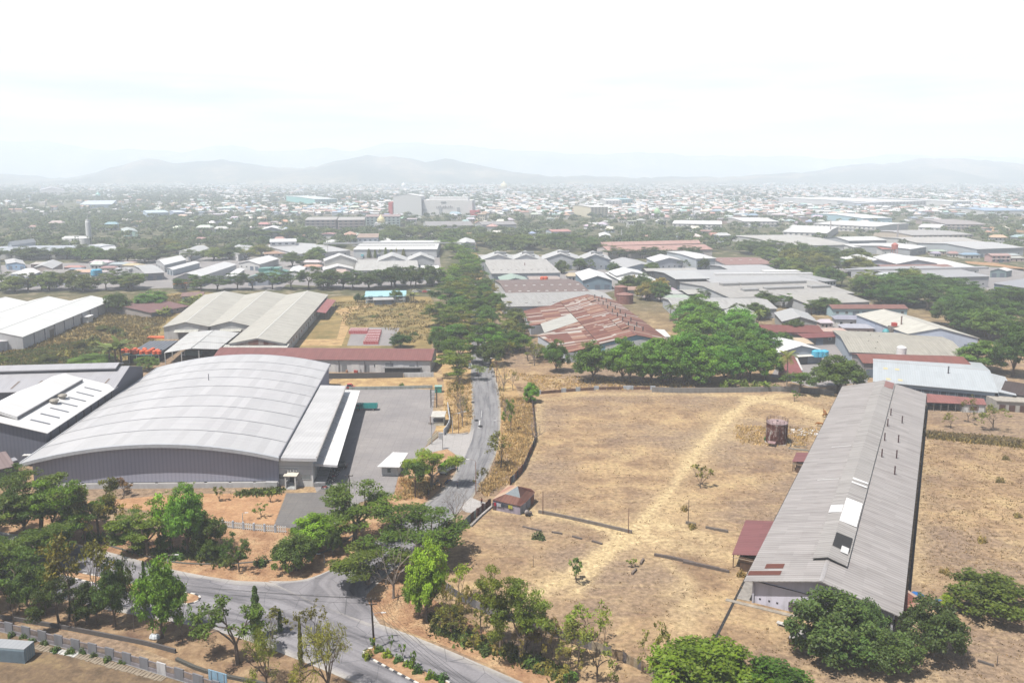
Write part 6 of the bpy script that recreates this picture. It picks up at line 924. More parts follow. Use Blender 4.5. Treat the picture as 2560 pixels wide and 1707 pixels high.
NEAR=[('umbrella','1',(262,605),45,500,225,'broad dark umbrella tree hiding the left end of the arched factory wall',DK),('umbrella','1',(430,645),260,640,275,'umbrella tree with forked trunk before the middle of the ribbed wall, left half',None),('layered','1',(345,615),250,480,330,'thin twin-trunked tree between the two umbrella trees by the ribbed wall',DK),('umbrella','1',(640,630),500,790,285,'leaning umbrella tree whose crown starts turning yellow-brown',OL),('sparse','1',(745,632),640,900,370,'thin-crowned yellowing tree right of the leaning umbrella tree',(.13,.13,.03)),('layered','1',(800,360),720,880,240,'small tree with russet leaves against the ribbed wall',RD),('umbrella','1',(955,735),760,1130,430,'bright umbrella tree at the roadside left of the big-leaved trees',None),('layered','1',(1105,715),990,1245,360,'bright green tall tree, first of the big-leaved roadside trees',BR),('lush','1',(1215,735),1110,1335,345,'tallest of the big-leaved trees left of the orange lawn',None),('round','1',(1330,720),1240,1460,488,'big-leaved round tree leaning over the left end of the white fence',(.045,.085,.016)),('sparse','1',(1175,400),1080,1260,265,'wispy pale tree standing before the factory plinth',(.09,.12,.04)),('round','1',(1055,735),1000,1090,600,'ivy-clad dark stump tree under the bright umbrella tree',DK),('layered','1',(1545,850),1475,1690,590,'slender ivy-hung tree below the white fence',(.035,.06,.015)),('round','1',(1910,840),1770,2030,600,'round-crowned tree casting its shade on the junction',(.05,.08,.018)),('lush','1',(2040,700),1870,2180,470,'bright lime-green tree at the end of the white fence',BR),('round','1',(2150,745),2080,2190,560,'dark ivy-covered tree beside the lime-green one',(.03,.06,.015)),('sapling','1',(1415,395),1380,1450,305,'thin sapling on the bare lawn near the factory wall',None),('sapling','1',(1748,400),1715,1785,320,'thin sapling at the corner of the bare lawn',None),('sapling','1',(1685,495),1625,1730,405,'bushy sapling in the middle of the bare lawn',None),('umbrella','1',(60,1090),-120,260,790,'dark umbrella tree at the left edge beside the lower road',DK),('umbrella','1',(90,830),-150,350,610,'wide dark umbrella tree at the left edge above the road',DK),('umbrella','1',(-40,640),-200,150,420,'umbrella tree cut by the left edge below the dark annexe',DK),('umbrella','1',(60,420),-60,190,205,'dark green umbrella tree in the corner under the annexe wall',DK),('round','1',(35,395),5,70,345,'small bluish-green tree in the corner under the annexe',(.02,.065,.03)),('sparse','1',(445,1170),260,560,690,'tall forked grey tree with thin leaves beside the lower road',OL),('sparse','1',(630,1195),520,800,650,'tall slim-trunked tree standing in the lower verge',OL),('sparse','1',(300,1130),150,420,840,'thin grey tree left of the tall forked one',DK),('lush','1',(745,1200),670,860,850,'dense dark tree on the verge left of the bright tall tree',(.025,.055,.012)),('sparse','1',(865,1235),790,960,800,'thin dark tree between the dense dark tree and the bright tall one',DK),('lush','1',(1050,1275),920,1185,830,'tall bright green tree beside the island tip',(.06,.135,.016)),('column','1',(945,1100),925,968,830,'ivy-wrapped pole-like column of leaves beside the bright tall tree',DK),('sparse','1',(1180,1305),1165,1420,970,'leaning thin tree with leaves only at the branch ends',(.06,.105,.02)),('layered','1',(1535,1440),1225,1745,985,'spreading round-leaved tree leaning left over the lower road edge',(.05,.10,.02)),('column','1',(1660,1280),1615,1700,985,'tall narrow cypress-like tree beside the spreading tree',None),('sparse','1',(1760,1280),1690,1890,1090,'half-bare roadside tree right of the narrow tree',OL),('column','1',(1812,1240),1795,1832,1105,'short narrow column tree among half-bare roadside trees',None),('feathery','1',(1720,1590),1560,1870,1240,'feathery olive tree at the bottom, the left and smaller one',(.10,.12,.022)),('feathery','1',(2120,1640),1935,2325,1215,'large feathery pale-olive tree at the bottom by the road',None),('column','1',(1945,1470),1930,1968,1190,'ivy column between the two feathery trees',OL),('sparse','1',(2030,1330),1925,2200,1060,'sparse young tree with upright branches above the feathery trees',OL),('umbrella','1',(2290,650),2070,2590,245,'large umbrella tree overhanging the left corner of the yard',(.05,.10,.012)),('umbrella','1',(160,650),20,320,330,'dark umbrella tree second from the left below the ribbed wall',DK),('umbrella','1',(550,665),420,690,400,'low dark umbrella tree under the leaning yellowing one',DK),('umbrella','1',(860,715),740,990,470,'dark umbrella tree between the yellowing tree and the bright roadside one',(.04,.075,.01)),('umbrella','1',(330,800),130,520,560,'dark umbrella tree on the upper roadside at the far left',DK),('umbrella','1',(-10,1000),-160,170,660,'tall dark umbrella tree filling the left edge',DK),('lush','1',(190,1120),100,300,850,'dark full tree on the lower verge near the left edge',(.028,.05,.01)),('umbrella','1',(380,1180),250,520,880,'dark low umbrella tree on the lower verge',DK),('lush','1',(560,1190),500,660,960,'dark bushy tree between the slim trunks of the lower verge',(.03,.055,.01)),('sparse','1',(90,1190),0,190,960,'dark thin tree at the left end of the drain wall',DK),('round','1',(1350,760),1290,1420,640,'dark shrub-like tree under the leaning round tree',DK),('umbrella','2',(490,760),180,780,385,'huge umbrella tree reaching over the side road to the fence',(.055,.09,.013)),('umbrella','2',(180,930),-190,260,640,'umbrella tree shading the junction road surface',(.055,.088,.013)),('bare','2',(345,1020),175,540,590,'grey leafless tree in front of the huge umbrella tree',None),('lush','2',(560,1165),440,670,710,'yellow-green tall tree at the junction corner',YG),('round','2',(515,1150),370,560,840,'lower green tree with twin trunks under the yellow-green one',(.07,.12,.02)),('sparse','2',(770,1060),640,935,790,'thin flat-topped tree with yellowish leaves behind the roadside fence',YG),('sparse','2',(700,1230),620,790,930,'small olive tree at the roadside, first right of the yellow-green tree',OL),('sparse','2',(810,1270),740,900,950,'small olive tree at the roadside, second right of the yellow-green tree',OL),('umbrella','2',(1035,1370),910,1250,875,'olive umbrella tree in the middle of the roadside row',(.06,.09,.015)),('sparse','2',(915,1300),830,1000,900,'thin leaning tree left of the olive umbrella tree',OL),('umbrella','2',(1165,1420),1050,1430,935,'leaning olive umbrella tree, the taller of the roadside pair',(.062,.088,.015)),('sparse','2',(1300,1390),1220,1420,1130,'half-bare grey-brown tree right of the leaning umbrella tree',(.13,.10,.04)),('sparse','2',(1370,1430),1290,1480,1150,'almost bare thin tree over the plank fence',(.12,.10,.04)),('sparse','2',(1575,1300),1440,1700,1050,'pale-trunked tree with scattered leaves at the fence behind the road',(.085,.12,.02)),('sparse','2',(1530,1470),1440,1760,1180,'forked thin tree leaning right near the bottom row end',OL),('sparse','2',(1660,1560),1560,1990,1110,'wide thin-branched tree at the bottom middle',(.085,.105,.03)),('sparse','2',(2050,1570),1900,2240,1190,'last thin tree of the roadside row at the bottom',(.09,.11,.03)),('lush','3',(260,1760),-20,630,1300,'bright green umbrella tree cut by the bottom edge',(.055,.105,.010)),('lush','3',(700,1800),430,925,1450,'darker green umbrella tree at the bottom edge, right of the bright one',(.035,.09,.014)),('round','3',(1060,1400),815,1290,1000,'large mango tree hiding the end wall of the long warehouse',(.046,.078,.03)),('round','3',(1290,1340),1150,1395,1060,'mango tree rising against the gable right of the largest one',(.044,.075,.03)),('round','3',(1150,1420),930,1320,1180,'lower mango tree in front of the clump at the end wall',(.05,.08,.033)),('round','3',(1450,1490),1300,1620,1235,'mango tree at the front right of the end-wall clump',(.048,.08,.03)),('round','3',(1730,1400),1560,1900,1085,'dark olive mango tree beside the warehouse corner',(.040,.058,.02)),('round','3',(2090,1115),1880,2300,870,'dark round mango tree alone on the right field',(.045,.066,.014)),('layered','3',(1850,1100),1785,1920,1005,'small yellow-green tree between the two dark mango trees',(.08,.135,.015)),('bush','2',(1285,635),1235,1330,575,'round green shrub alone on the dry lot',(.04,.06,.03)),('sapling','2',(1525,920),1478,1592,775,'spindly small tree beside the yellow track',(.06,.085,.03)),('sapling','2',(1885,820),1855,1920,765,'tiny sapling right of the yellow track',None),('sapling','3',(235,310),150,300,160,'straggly bush-like tree on the lot beside the track',(.10,.105,.035)),('sapling','6',(850,925),815,880,855,'lone sapling at the top of the lot with a round shadow',(.05,.10,.02)),('umbrella','2',(590,300),385,742,25,'umbrella tree beside the green-covered lorry',None),('layered','2',(485,370),375,540,140,'dark leafy tree behind the parked motorbikes',(.035,.065,.015)),('sparse','2',(420,350),370,460,230,'dry straggly tree left of the motorbikes',(.14,.085,.05)),('bare','2',(740,545),645,850,280,'twisted bare tree between the side road and the gate',None),('sparse','2',(915,345),870,985,165,'thin young tree by the lower street lamp',OL),('sparse','5',(1048,1358),945,1160,1110,'forked half-bare tree on the right verge of the side road',OL),('layered','5',(1115,1120),1065,1180,905,'narrow leafy tree on the verge right of the upper street lamp',(.06,.11,.02)),('bare','5',(1280,1190),1215,1400,1020,'silvery bare tree leaning over the lot fence',None),('lush','5',(1248,930),1182,1290,798,'bright green tree at the top left corner of the lot',(.075,.145,.02)),('bare','5',(800,1085),720,870,790,'dry bare tree on the left verge beside the guardhouse',None),('sparse','5',(770,1000),690,840,770,'brown half-bare tree on the left verge above the guardhouse',(.13,.10,.045)),('bare','5',(1080,1010),1030,1160,880,'dry grey tree on the right verge below the bend',None),('bare','5',(1070,860),1000,1150,640,'dry brown tree at the right edge of the side road',None),('sparse','5',(1130,850),1060,1220,700,'dry bushy tree right of the brown one',(.13,.105,.05)),('umbrella','5',(770,770),590,925,580,'yellowish umbrella tree nearest along the left of the side road',(.085,.115,.02)),('umbrella','5',(985,640),835,1050,445,'umbrella tree arching over the side road',(.045,.10,.015)),('round','5',(640,600),570,700,450,'round dark tree at the corner of the maroon-roofed store',(.04,.08,.02)),('umbrella','5',(720,640),590,860,490,'dark umbrella tree behind the yellowish one',(.035,.07,.013)),('bare','5',(780,500),690,880,395,'grey bare crown among the umbrella trees left of the side road',None),('lush','5',(1415,730),1335,1495,520,'dense tree at the lower corner of the rusty factory',(.045,.09,.018)),('lush','5',(1650,790),1530,1795,525,'dense rounded tree before the blue gable',(.045,.095,.018)),('bare','5',(1270,690),1180,1350,490,'tan dry tree left of the dense trees',None),('sparse','5',(1230,660),1150,1330,520,'yellow-green thin tree before the rusty aisle',(.10,.12,.03)),('round','5',(395,570),330,470,470,'round dark tree by the pink crate stacks',(.03,.06,.02)),('lush','6',(1135,865),980,1300,635,'big dark round tree at the lot wall left of the long warehouse',(.035,.06,.014)),('palm','6',(800,840),735,865,610,'coconut palm with drooping yellowed fronds at the lot wall',(.09,.10,.03)),('palm','6',(612,490),570,672,330,'coconut palm before the ochre-ended gabled house',None),('palm','6',(120,520),70,160,345,'first coconut palm rising from the bright green trees',None),('palm','6',(180,525),130,235,380,'second coconut palm rising from the bright green trees',None),('palm','6',(40,400),0,95,290,'coconut palm at the left end of the bright green trees',None),('round','6',(850,500),775,920,385,'round dark tree splitting the brown-roofed row',(.035,.065,.018)),('round','6',(760,590),680,840,470,'round dark tree left of the white gable workshop',(.04,.07,.018)),('layered','6',(880,870),760,980,730,'leafy fig-like tree beside the coconut palm at the wall',(.045,.09,.02)),('sparse','6',(1985,1060),1895,2060,900,'forked sparse tree on the field behind the long warehouse',OL),('sparse','6',(2145,1115),2080,2240,955,'many-stemmed sparse tree on the right field',(.085,.11,.03)),('sparse','6',(1868,1100),1830,1915,1005,'small sparse tree beside the warehouse on the right field',OL),('layered','6',(2012,900),1975,2050,845,'small bright tree in front of the pale hall',(.07,.13,.02)),('palm','5',(970,240),930,1040,120,'coconut palm right of the far end of the side road',None),('palm','5',(1180,470),1130,1245,340,'coconut palm left of the rusty factory',None),('palm','5',(1080,520),1015,1130,390,'coconut palm beside the right verge',None),('column','5',(915,330),885,950,175,'tall narrow column tree beside the side road',None),('round','5',(370,275),325,410,190,'pale green tree at the light-blue office',(.07,.11,.03)),('round','5',(115,275),88,140,218,'small round tree left of the light-blue office',None),('round','5',(160,278),135,188,228,'second small round tree beside the light-blue office',None),('banana','5',(475,275),440,515,210,'banana clump right of the light-blue office',(.12,.13,.05)),('round','4',(770,350),700,850,225,'dark round tree right of the white warehouse end',(.035,.06,.018)),('lush','4',(985,320),890,1080,210,'bright tree above the scrub field',(.045,.10,.018)),('banana','4',(740,690),650,820,545,'tall banana clump at the left of the orange crates',(.11,.13,.05)),('round','4',(970,720),905,1035,630,'leafy tree in front of the black crate shed',(.06,.11,.025)),('lush','4',(600,690),470,740,610,'low green thicket tree below the scrub field',(.06,.11,.02)),('lush','6',(2060,720),1965,2220,540,'rounded green tree right of the rust-brown roof',(.045,.085,.018)),('lush','6',(2280,760),2180,2400,480,'dark tall tree at the right edge',(.032,.06,.015)),]
for row in NEAR:
 kind,crop,base,cl,cr,ct,lab,col=row
 p,h,w=px(crop,base,cl,cr,ct)
 if kind=='umbrella':w*=1.05
 tree(kind,p,h,w,lab,None,col)
ORD=['first','second','third','fourth','fifth','sixth','seventh','eighth','ninth','tenth','eleventh','twelfth','thirteenth','fourteenth','fifteenth','sixteenth','seventeenth','eighteenth','nineteenth','twentieth']
def row_trees(kind,crop,pts,n,h,w,lab,group,col=None,jit=2.0):
 q=resample(PL(crop,pts),n)if n>1 else PL(crop,pts)
 for i,p in enumerate(q[:n]):
  for _ in range(40):
   if not any(abs(H[0].x-p.x)<160 and bool(inside(np.array([p.x]),np.array([p.y]),H)[0])for H in HALLS):break
   p=p-V((0,2.5,0))
  else:continue
  k=kind if isinstance(kind,str)else kind[i%len(kind)];c=col if not isinstance(col,list)else col[i%len(col)]
  tree(k,p+V((TR.uniform(-jit,jit),TR.uniform(-jit,jit),0)),h*TR.uniform(.85,1.15),w*TR.uniform(.85,1.15),lab.replace('#',ORD[i]if i<20 else 'one more'),group,c)
row_trees('umbrella','5',[(700,560),(720,450),(735,360),(740,290),(745,220),(760,160),(800,110)],12,11,22,'# umbrella tree from the near end, left row of the side road','umbrella trees left of the side road',[(.04,.085,.013),(.032,.065,.013),(.08,.10,.025),(.05,.09,.013)],4)
row_trees('umbrella','5',[(830,690),(860,600),(880,520),(860,450),(840,380),(850,310),(830,240),(850,170),(840,110)],11,12,22,'# umbrella tree from the near end, arching over the side road','umbrella trees arching over the side road',[(.055,.10,.013),(.035,.07,.013),(.085,.10,.03)],4)
row_trees('umbrella','B',[(1700,1290),(1790,1230),(1850,1170),(1860,1120),(1800,1060),(1750,1020),(1700,990)],11,12,22,'# umbrella tree in the road row fading towards the town','umbrella trees at the far end of the side road',None,5)
row_trees(['round','lush','layered'],'5',[(1040,600),(985,470),(960,400),(990,330),(950,260),(920,200)],10,9,11,'# dense tree from the near end, right row of the side road','dense trees right of the side road',[(.03,.06,.016),(.035,.075,.018)],3)
row_trees(['round','sparse','lush','layered','umbrella'],'5',[(1060,690),(1110,600),(1150,520),(1120,450),(1080,390),(1050,320),(1030,250)],14,8.5,11.5,'# assorted tree from the near end of the thicket right of the side road','assorted thicket right of the side road',[(.035,.065,.018),OL,(.055,.10,.018),(.075,.095,.03)],5)
row_trees(['bare','sparse','bare'],'5',[(1010,720),(1035,800),(1060,900),(1085,980),(1095,1060)],7,5.5,5,'# thin dry tree from the far end along the right verge','thin dry trees of the right verge',[(.12,.10,.045)],1.2)
row_trees(['bare','sparse'],'5',[(770,840),(800,930),(820,1030)],4,5,4.5,'# thin dry tree from the far end along the left verge','thin dry trees of the left verge',[(.12,.105,.04)],1.2)
row_trees(['sparse','round','layered'],'5',[(1090,620),(1180,590),(1280,640),(1340,660)],6,6,8,'# mixed tree along the wall below the rusty factory','mixed trees below the rusty factory',[OL,(.05,.09,.02)])
row_trees('lush','5',[(1840,800),(1960,800),(2090,805),(2220,810),(2330,810)],8,16,16,'# lush tree from the left in the green wall behind the lot','lush trees behind the lot wall',[(.045,.11,.015),(.05,.12,.016),(.04,.09,.016)],1.5)
row_trees('lush','6',[(240,810),(330,800),(430,790),(540,780),(640,775)],6,13,14,'# lush tree in the green wall nearer the palm','lush trees behind the lot wall near the palm',[(.05,.12,.016),(.055,.13,.016)],1.5)
row_trees('lush','6',[(20,700),(150,690),(280,680),(400,670),(520,660),(600,640)],8,13,17,'# lush tree in the second rank of the green wall','second rank of lush trees',[(.05,.12,.016),(.045,.10,.016)],3)
row_trees('lush','6',[(180,560),(300,540),(420,530),(540,540),(250,460),(140,440),(240,400)],9,13,17,'# lush tree in the rear of the green clump by the palms','rear lush trees by the palms',[(.05,.115,.018),(.055,.125,.02)],3)
row_trees(['bush','banana','bush'],'6',[(380,830),(480,830),(560,825),(660,855),(720,850)],6,2.8,4.5,'# low green shrub along the grey lot wall','shrubs along the grey lot wall',[(.06,.10,.02),(.09,.12,.035)],1)
row_trees(['umbrella','umbrella','lush'],'6',[(1420,330),(1560,270),(1700,300),(1850,330),(2000,380),(2150,400),(2300,420)],12,13,25,'# umbrella tree along the front of the right-hand belt','front of the right-hand tree belt',[(.032,.07,.014),(.028,.06,.013)],6)
row_trees(['umbrella','lush'],'6',[(1380,250),(1500,200),(1650,210),(1800,230),(1950,270),(2100,310),(2280,330),(2400,350)],14,13,26,'# tree in the second line of the right-hand belt','second line of the right-hand tree belt',[(.032,.07,.014),(.04,.075,.018)],8)
row_trees(['umbrella','round','lush'],'6',[(1900,430),(2020,470),(2120,500),(2250,540),(2380,560)],8,12,20,'# tree at the right edge below the belt','trees at the right edge below the belt',[(.03,.062,.014),(.035,.07,.015)],5)
row_trees(['lush','layered','umbrella','round'],'D',[(300,1180),(420,1210),(520,1240),(640,1270),(760,1290),(880,1320),(1000,1330)],12,12,20,'# tree along the near edge of the mixed wood','near edge of the mixed wood',[(.05,.075,.024),(.075,.10,.022),(.035,.06,.018)],8)
row_trees(['lush','layered','round'],'D',[(300,1110),(420,1120),(560,1150),(700,1170),(850,1200),(980,1210),(1120,1260)],13,13,24,'# tree in the middle line of the mixed wood','middle line of the mixed wood',[(.06,.08,.022),(.04,.065,.02),(.09,.10,.03)],10)
row_trees(['lush','umbrella','round'],'D',[(60,1010),(200,1030),(350,1050),(500,1070),(650,1090),(800,1110),(900,1130)],13,13,26,'# tree in the rear line of the mixed wood','rear line of the mixed wood',[(.055,.08,.022),(.04,.07,.02)],12)
row_trees('umbrella','4',[(1200,200),(1330,200),(1460,195),(1600,195),(1740,190),(1880,190)],7,11,21,'# flat-topped tree in the line behind the triple warehouse','flat-topped trees behind the triple warehouse',[(.035,.06,.015),(.04,.075,.015)],3)
row_trees(['umbrella','umbrella','round'],'B',[(500,1310),(620,1310),(760,1310),(900,1320),(1050,1310),(1180,1300),(1300,1310),(1420,1300),(1530,1290)],12,13,22,'# flat-topped tree in the line behind the dry grass field','flat-topped trees behind the dry grass field',[(.033,.058,.015),(.04,.07,.015),(.03,.055,.015)],4)
row_trees(['umbrella','round','umbrella'],'A',[(30,1330),(130,1340),(260,1330),(400,1330),(560,1320),(700,1330),(850,1330),(980,1310),(1080,1330)],12,11,20,'# tree in the line behind the white warehouse','trees behind the white warehouse',[(.032,.055,.017),(.045,.07,.02),(.06,.075,.03)],4)
row_trees(['umbrella','round','lush'],'A',[(20,1080),(140,1075),(280,1070),(420,1070),(560,1065),(700,1070),(850,1110),(960,1110),(1060,1090),(1180,1100),(1270,1090)],15,11,25,'# tree in the line before the left factory block','trees before the left factory block',[(.04,.065,.02),(.05,.075,.022)],6)
row_trees(['umbrella','round','lush','sparse'],'A',[(1280,1000),(1400,990),(1560,1040),(1680,1060),(1760,1080),(1900,1060),(2050,1090),(2180,1040)],10,11,24,'# tree among the middle left halls','trees among the middle left halls',[(.05,.075,.02),(.08,.10,.03)],6)
row_trees(['lush','round'],'B',[(410,1130),(480,1140),(560,1140),(700,990),(800,1000),(180,960),(20,1010)],8,11,18,'# leafy tree between the green hall and the cream gable','leafy trees near the green-roofed hall',[(.05,.085,.022)],5)
row_trees(['umbrella','lush'],'B',[(60,900),(250,890),(450,900),(520,870),(640,880),(760,885),(860,880)],11,12,30,'# tree in the belt beyond the white and blue building','belt beyond the white and blue building',[(.05,.075,.022),(.06,.085,.025)],10)
row_trees(['umbrella','lush','round'],'B',[(1120,930),(1250,880),(1400,900),(1540,890),(1680,910),(1960,960),(2100,960),(2250,970),(2340,990)],14,13,30,'# tree in the belt around the lone grey gabled hall','belt around the lone grey gabled hall',[(.05,.075,.022),(.065,.085,.028)],12)
row_trees(['lush','umbrella','round'],'C',[(20,960),(150,980),(280,960),(420,950),(560,970),(680,980),(820,1010)],10,13,26,'# tree in the belt behind the saw-roofed halls','belt behind the saw-roofed halls',[(.05,.08,.025),(.06,.09,.022)],8)
row_trees(['umbrella','umbrella','sparse'],'C',[(960,1030),(1080,1030),(1200,1030),(1290,1050),(1450,1030),(1560,1030),(1640,1040)],8,10,24,'# flat-topped tree before the salmon-pink roofs','flat-topped trees before the salmon-pink roofs',[(.04,.065,.02)],5)
row_trees(['round','lush','sparse'],'C',[(530,1190),(590,1190),(660,1180),(780,1150),(920,1190),(1640,1160),(1700,1140)],7,9,12,'# leafy tree between the plain grey roof and blue-grey gable','leafy trees around the blue-grey gable',[(.045,.08,.02)],3)
row_trees(['lush','sparse','layered','round'],'C',[(1090,1350),(1160,1330),(1240,1340),(1320,1370),(1200,1400),(1340,1420)],9,11,14,'# mixed tree in the clump right of the round tanks','mixed clump right of the round tanks',[(.05,.08,.022),(.15,.12,.045),(.04,.07,.02)],4)
row_trees(['round','umbrella','lush'],'6',[(560,262),(640,255),(700,270),(880,290),(950,320),(1040,330),(1080,330),(320,245),(340,310)],9,8,13,'# tree tucked between the grey roofs of the complex','trees between the grey roofs of the complex',[(.038,.07,.018)],3)
row_trees(['column','column','sparse'],'B',[(1000,1060),(1060,1060),(1120,1050),(1180,1040),(1310,1020),(1360,1020)],7,9,4.5,'# narrow tree before the very long white factory','narrow trees before the very long white factory',[(.075,.09,.03)],2)
row_trees(['bush','sparse','round','bush'],'4',[(90,660),(220,640),(300,690),(400,600),(500,560),(640,530),(700,470),(840,500),(960,470)],14,3.2,6.5,'# scrub bush in the weedy field left of the triple warehouse','scrub bushes of the weedy field',[(.06,.075,.02),(.075,.085,.025),(.05,.065,.02)],6)
row_trees(['banana','banana','bush'],'4',[(1060,370),(1120,350),(1180,330),(1230,300),(1270,275),(1330,250)],9,4,6,'# banana clump along the edge of the weedy field','banana clumps of the weedy field',[(.09,.12,.04)],2)
row_trees(['sparse','sparse','layered'],'2',[(640,1190),(740,1230),(860,1290),(960,1330),(1080,1390),(1240,1440),(1390,1490),(1520,1540)],9,5.5,5,'# thin dry tree filling the gaps of the roadside row','thin dry trees of the roadside row',[(.11,.105,.03),(.075,.085,.02),(.13,.11,.045)],2.5)
row_trees('bush','2',[(560,1180),(640,1200),(720,1230),(800,1270),(880,1300),(960,1330),(1040,1370),(1120,1400),(1200,1430),(1290,1460),(1380,1500),(1470,1560)],13,1.7,3.6,'# low green bush along the foot of the roadside trees','low bushes under the roadside trees',[(.04,.075,.018),(.075,.08,.02),(.10,.085,.03)],2.2)
row_trees('bush','1',[(560,630),(700,650),(1000,720),(1280,760),(1440,740),(1650,800),(1760,780),(1990,760)],12,1.9,3.2,'# low bush in the verge between factory and main road','low bushes between factory and main road',[(.045,.08,.02)],1.5)
row_trees('bush','2',[(165,1400),(230,1370),(290,1380),(350,1430),(440,1460),(560,1530),(650,1560)],8,1.5,2.2,'# rounded shrub on the planted island at the bottom','shrubs on the planted island',[(.085,.13,.012),(.03,.065,.015)],.4)
row_trees('sapling','2',[(215,1370),(270,1350),(330,1370),(395,1400),(470,1480)],4,2.6,1.3,'# clipped sapling on the planted island','saplings on the planted island',[(.06,.12,.012)],.2)
row_trees('bush','1',[(60,1265),(150,1290),(300,1330),(420,1370),(560,1390),(680,1410),(800,1440)],10,1.0,1.7,'# low hedge shrub inside the lower boundary wall','hedge shrubs inside the lower boundary wall',[(.035,.065,.016)],.6)
row_trees('bush','3',[(2200,130),(2240,145),(2160,255),(2280,580),(2060,650),(1640,960),(460,860),(130,400),(110,450)],9,1.5,2.2,'# dry grey shrub dotted over the fields by the long warehouse','dry shrubs of the right field',[(.12,.10,.055)],.8)
row_trees('column','1',[(270,1020),(-40,1120)],1,1,1,'# stray thin column by the road',None,DK)if False else None
# WALLS AND FENCES
def fence_sheets(name,label,pts,h,cols,seg=1.1,seed=1,mat='roof_rust',cat='fence',post=None):
 r=thing(name,label,cat,pts[0]);rr=random.Random(seed);pm=MB();cols=sorted(set(cols))
 q=resample(pts,max(3,int(sum((b-a).length for a,b in zip(pts,pts[1:]))/seg)))
 for i,(a,b)in enumerate(zip(q,q[1:])):
  pm.bar(a,b,.05,0,h*rr.uniform(.88,1.1),rr.randrange(len(cols)))
 pm.build('sheet_panels',[flat('sheet_colour',c,.85,.2,0,.4)for c in cols],r)
 if post:
  m=MB()
  for p in q[::3]:m.box(p+V((.1,.1,0)),.12,.12,h*1.08)
  m.build('posts',MAT['rough'],r,post)
 return r
RUSTC=[(.16,.06,.045),(.22,.09,.06),(.12,.05,.045),(.09,.13,.16),(.30,.30,.32),(.05,.06,.08)]
fence_sheets('sheet_fence','rusty patchwork sheet-metal fence along the left side of the lot',PL('5',[(1252,890),(1258,960),(1266,1040),(1272,1110),(1276,1180),(1258,1235),(1225,1310),(1200,1370),(1150,1430),(1110,1470)]),1.9,RUSTC,1.3,3)
fence_sheets('sheet_fence','red-brown sheet gate and fence below the rusty shack',PL('2',[(975,420),(930,455),(880,495)]),1.9,[(.16,.06,.045),(.20,.08,.06),(.30,.25,.24)],.8,4)
fence_sheets('sheet_fence','greenish weathered sheet fence continuing below the red-brown gate',PL('2',[(878,498),(835,535),(800,565),(760,600),(700,655)]),1.9,[(.24,.30,.29),(.18,.24,.24),(.35,.36,.35),(.16,.09,.07)],1.2,5)
fence_sheets('plank_fence','grey sheet fence under the roadside trees at the bottom of the lot',PL('2',[(620,920),(740,1010),(880,1090),(1020,1150),(1180,1190)]),1.7,[(.20,.20,.22),(.26,.25,.26),(.14,.14,.15)],1.2,6)
fence_sheets('plank_fence','brown and grey plank fence behind the thin roadside trees',PL('2',[(1190,1195),(1330,1245),(1440,1290),(1550,1330),(1660,1370),(1800,1420),(1930,1480),(2080,1570)]),1.8,[(.30,.22,.14),(.22,.20,.19),(.15,.13,.13),(.34,.28,.2)],.7,7)
m=MB();q=PL('2',[(985,430),(915,490),(845,560)]);[m.bar(a,b,.5,0,.45)for a,b in zip(q,q[1:])];tag(m.build('low_wall',MAT['conc'],color=(.36,.34,.33)),'low grey concrete curb inside the red-brown gate','wall')
def low_wall(label,pts,h,w,col,name='low_wall',mat='wall_dirty',rag=0):
 m=MB();rr=random.Random(label);q=resample(pts,max(2,int(sum((b-a).length for a,b in zip(pts,pts[1:]))/2.2))+1)
 for a,b in zip(q,q[1:]):
  if rag and rr.random()<rag:continue
  m.bar(a,b,w,0,h*(1-.5*rag+rag*rr.random()))
 return tag(m.build(name,MAT[mat],color=col),label,'wall')
low_wall('low dark plinth wall running from the shack across the lot',PL('2',[(1282,470),(1400,492),(1620,540),(1780,578),(1885,602)]),.75,.35,(.22,.19,.17))
low_wall('broken low foundation line on the lower left part of the lot',PL('2',[(1180,560),(1300,590),(1420,605),(1560,640),(1650,662),(1750,695)]),.35,.4,(.16,.13,.12),rag=.4)
low_wall('dark broken foundation line leading to the plank-walled lean-to',PL('2',[(2030,745),(2180,775),(2325,812)])+PL('3',[(120,790),(260,820),(420,855)]),.55,.5,(.15,.12,.11),rag=.3)
low_wall('weedy low wall from the thin pole to the maroon shed',PL('3',[(85,525),(170,545),(300,575),(470,608)]),.6,.4,(.20,.17,.15),rag=.25)
low_wall('short broken wall beside the yellow track',PL('2',[(1960,775),(1930,820),(1885,870)]),.5,.4,(.22,.17,.14),rag=.2)
low_wall('broken foundation line at the bottom right of the field',PL('3',[(1930,1395),(2060,1440),(2200,1480),(2340,1515)]),.35,.35,(.14,.12,.11),rag=.3)
low_wall('stained dark boundary wall before the maroon-roofed store',PL('5',[(-480,775),(-200,775),(0,775),(200,772),(412,768)]),2.2,.25,(.12,.115,.12),'boundary_wall')
low_wall('whitewashed wall at the right end of the maroon-roofed store',PL('5',[(415,766),(520,765),(612,764)]),1.9,.25,(.66,.68,.72),'boundary_wall')
low_wall('grey-green wall closing the concrete yard at the back',PL('5',[(60,848),(300,845),(605,838)]),1.2,.25,(.42,.45,.42),'boundary_wall')
low_wall('mossy grey wall between the lush trees and the lot',PL('6',[(-80,862),(200,868),(600,862),(720,858),(960,868),(1110,885)]),1.9,.25,(.30,.29,.28),'boundary_wall')
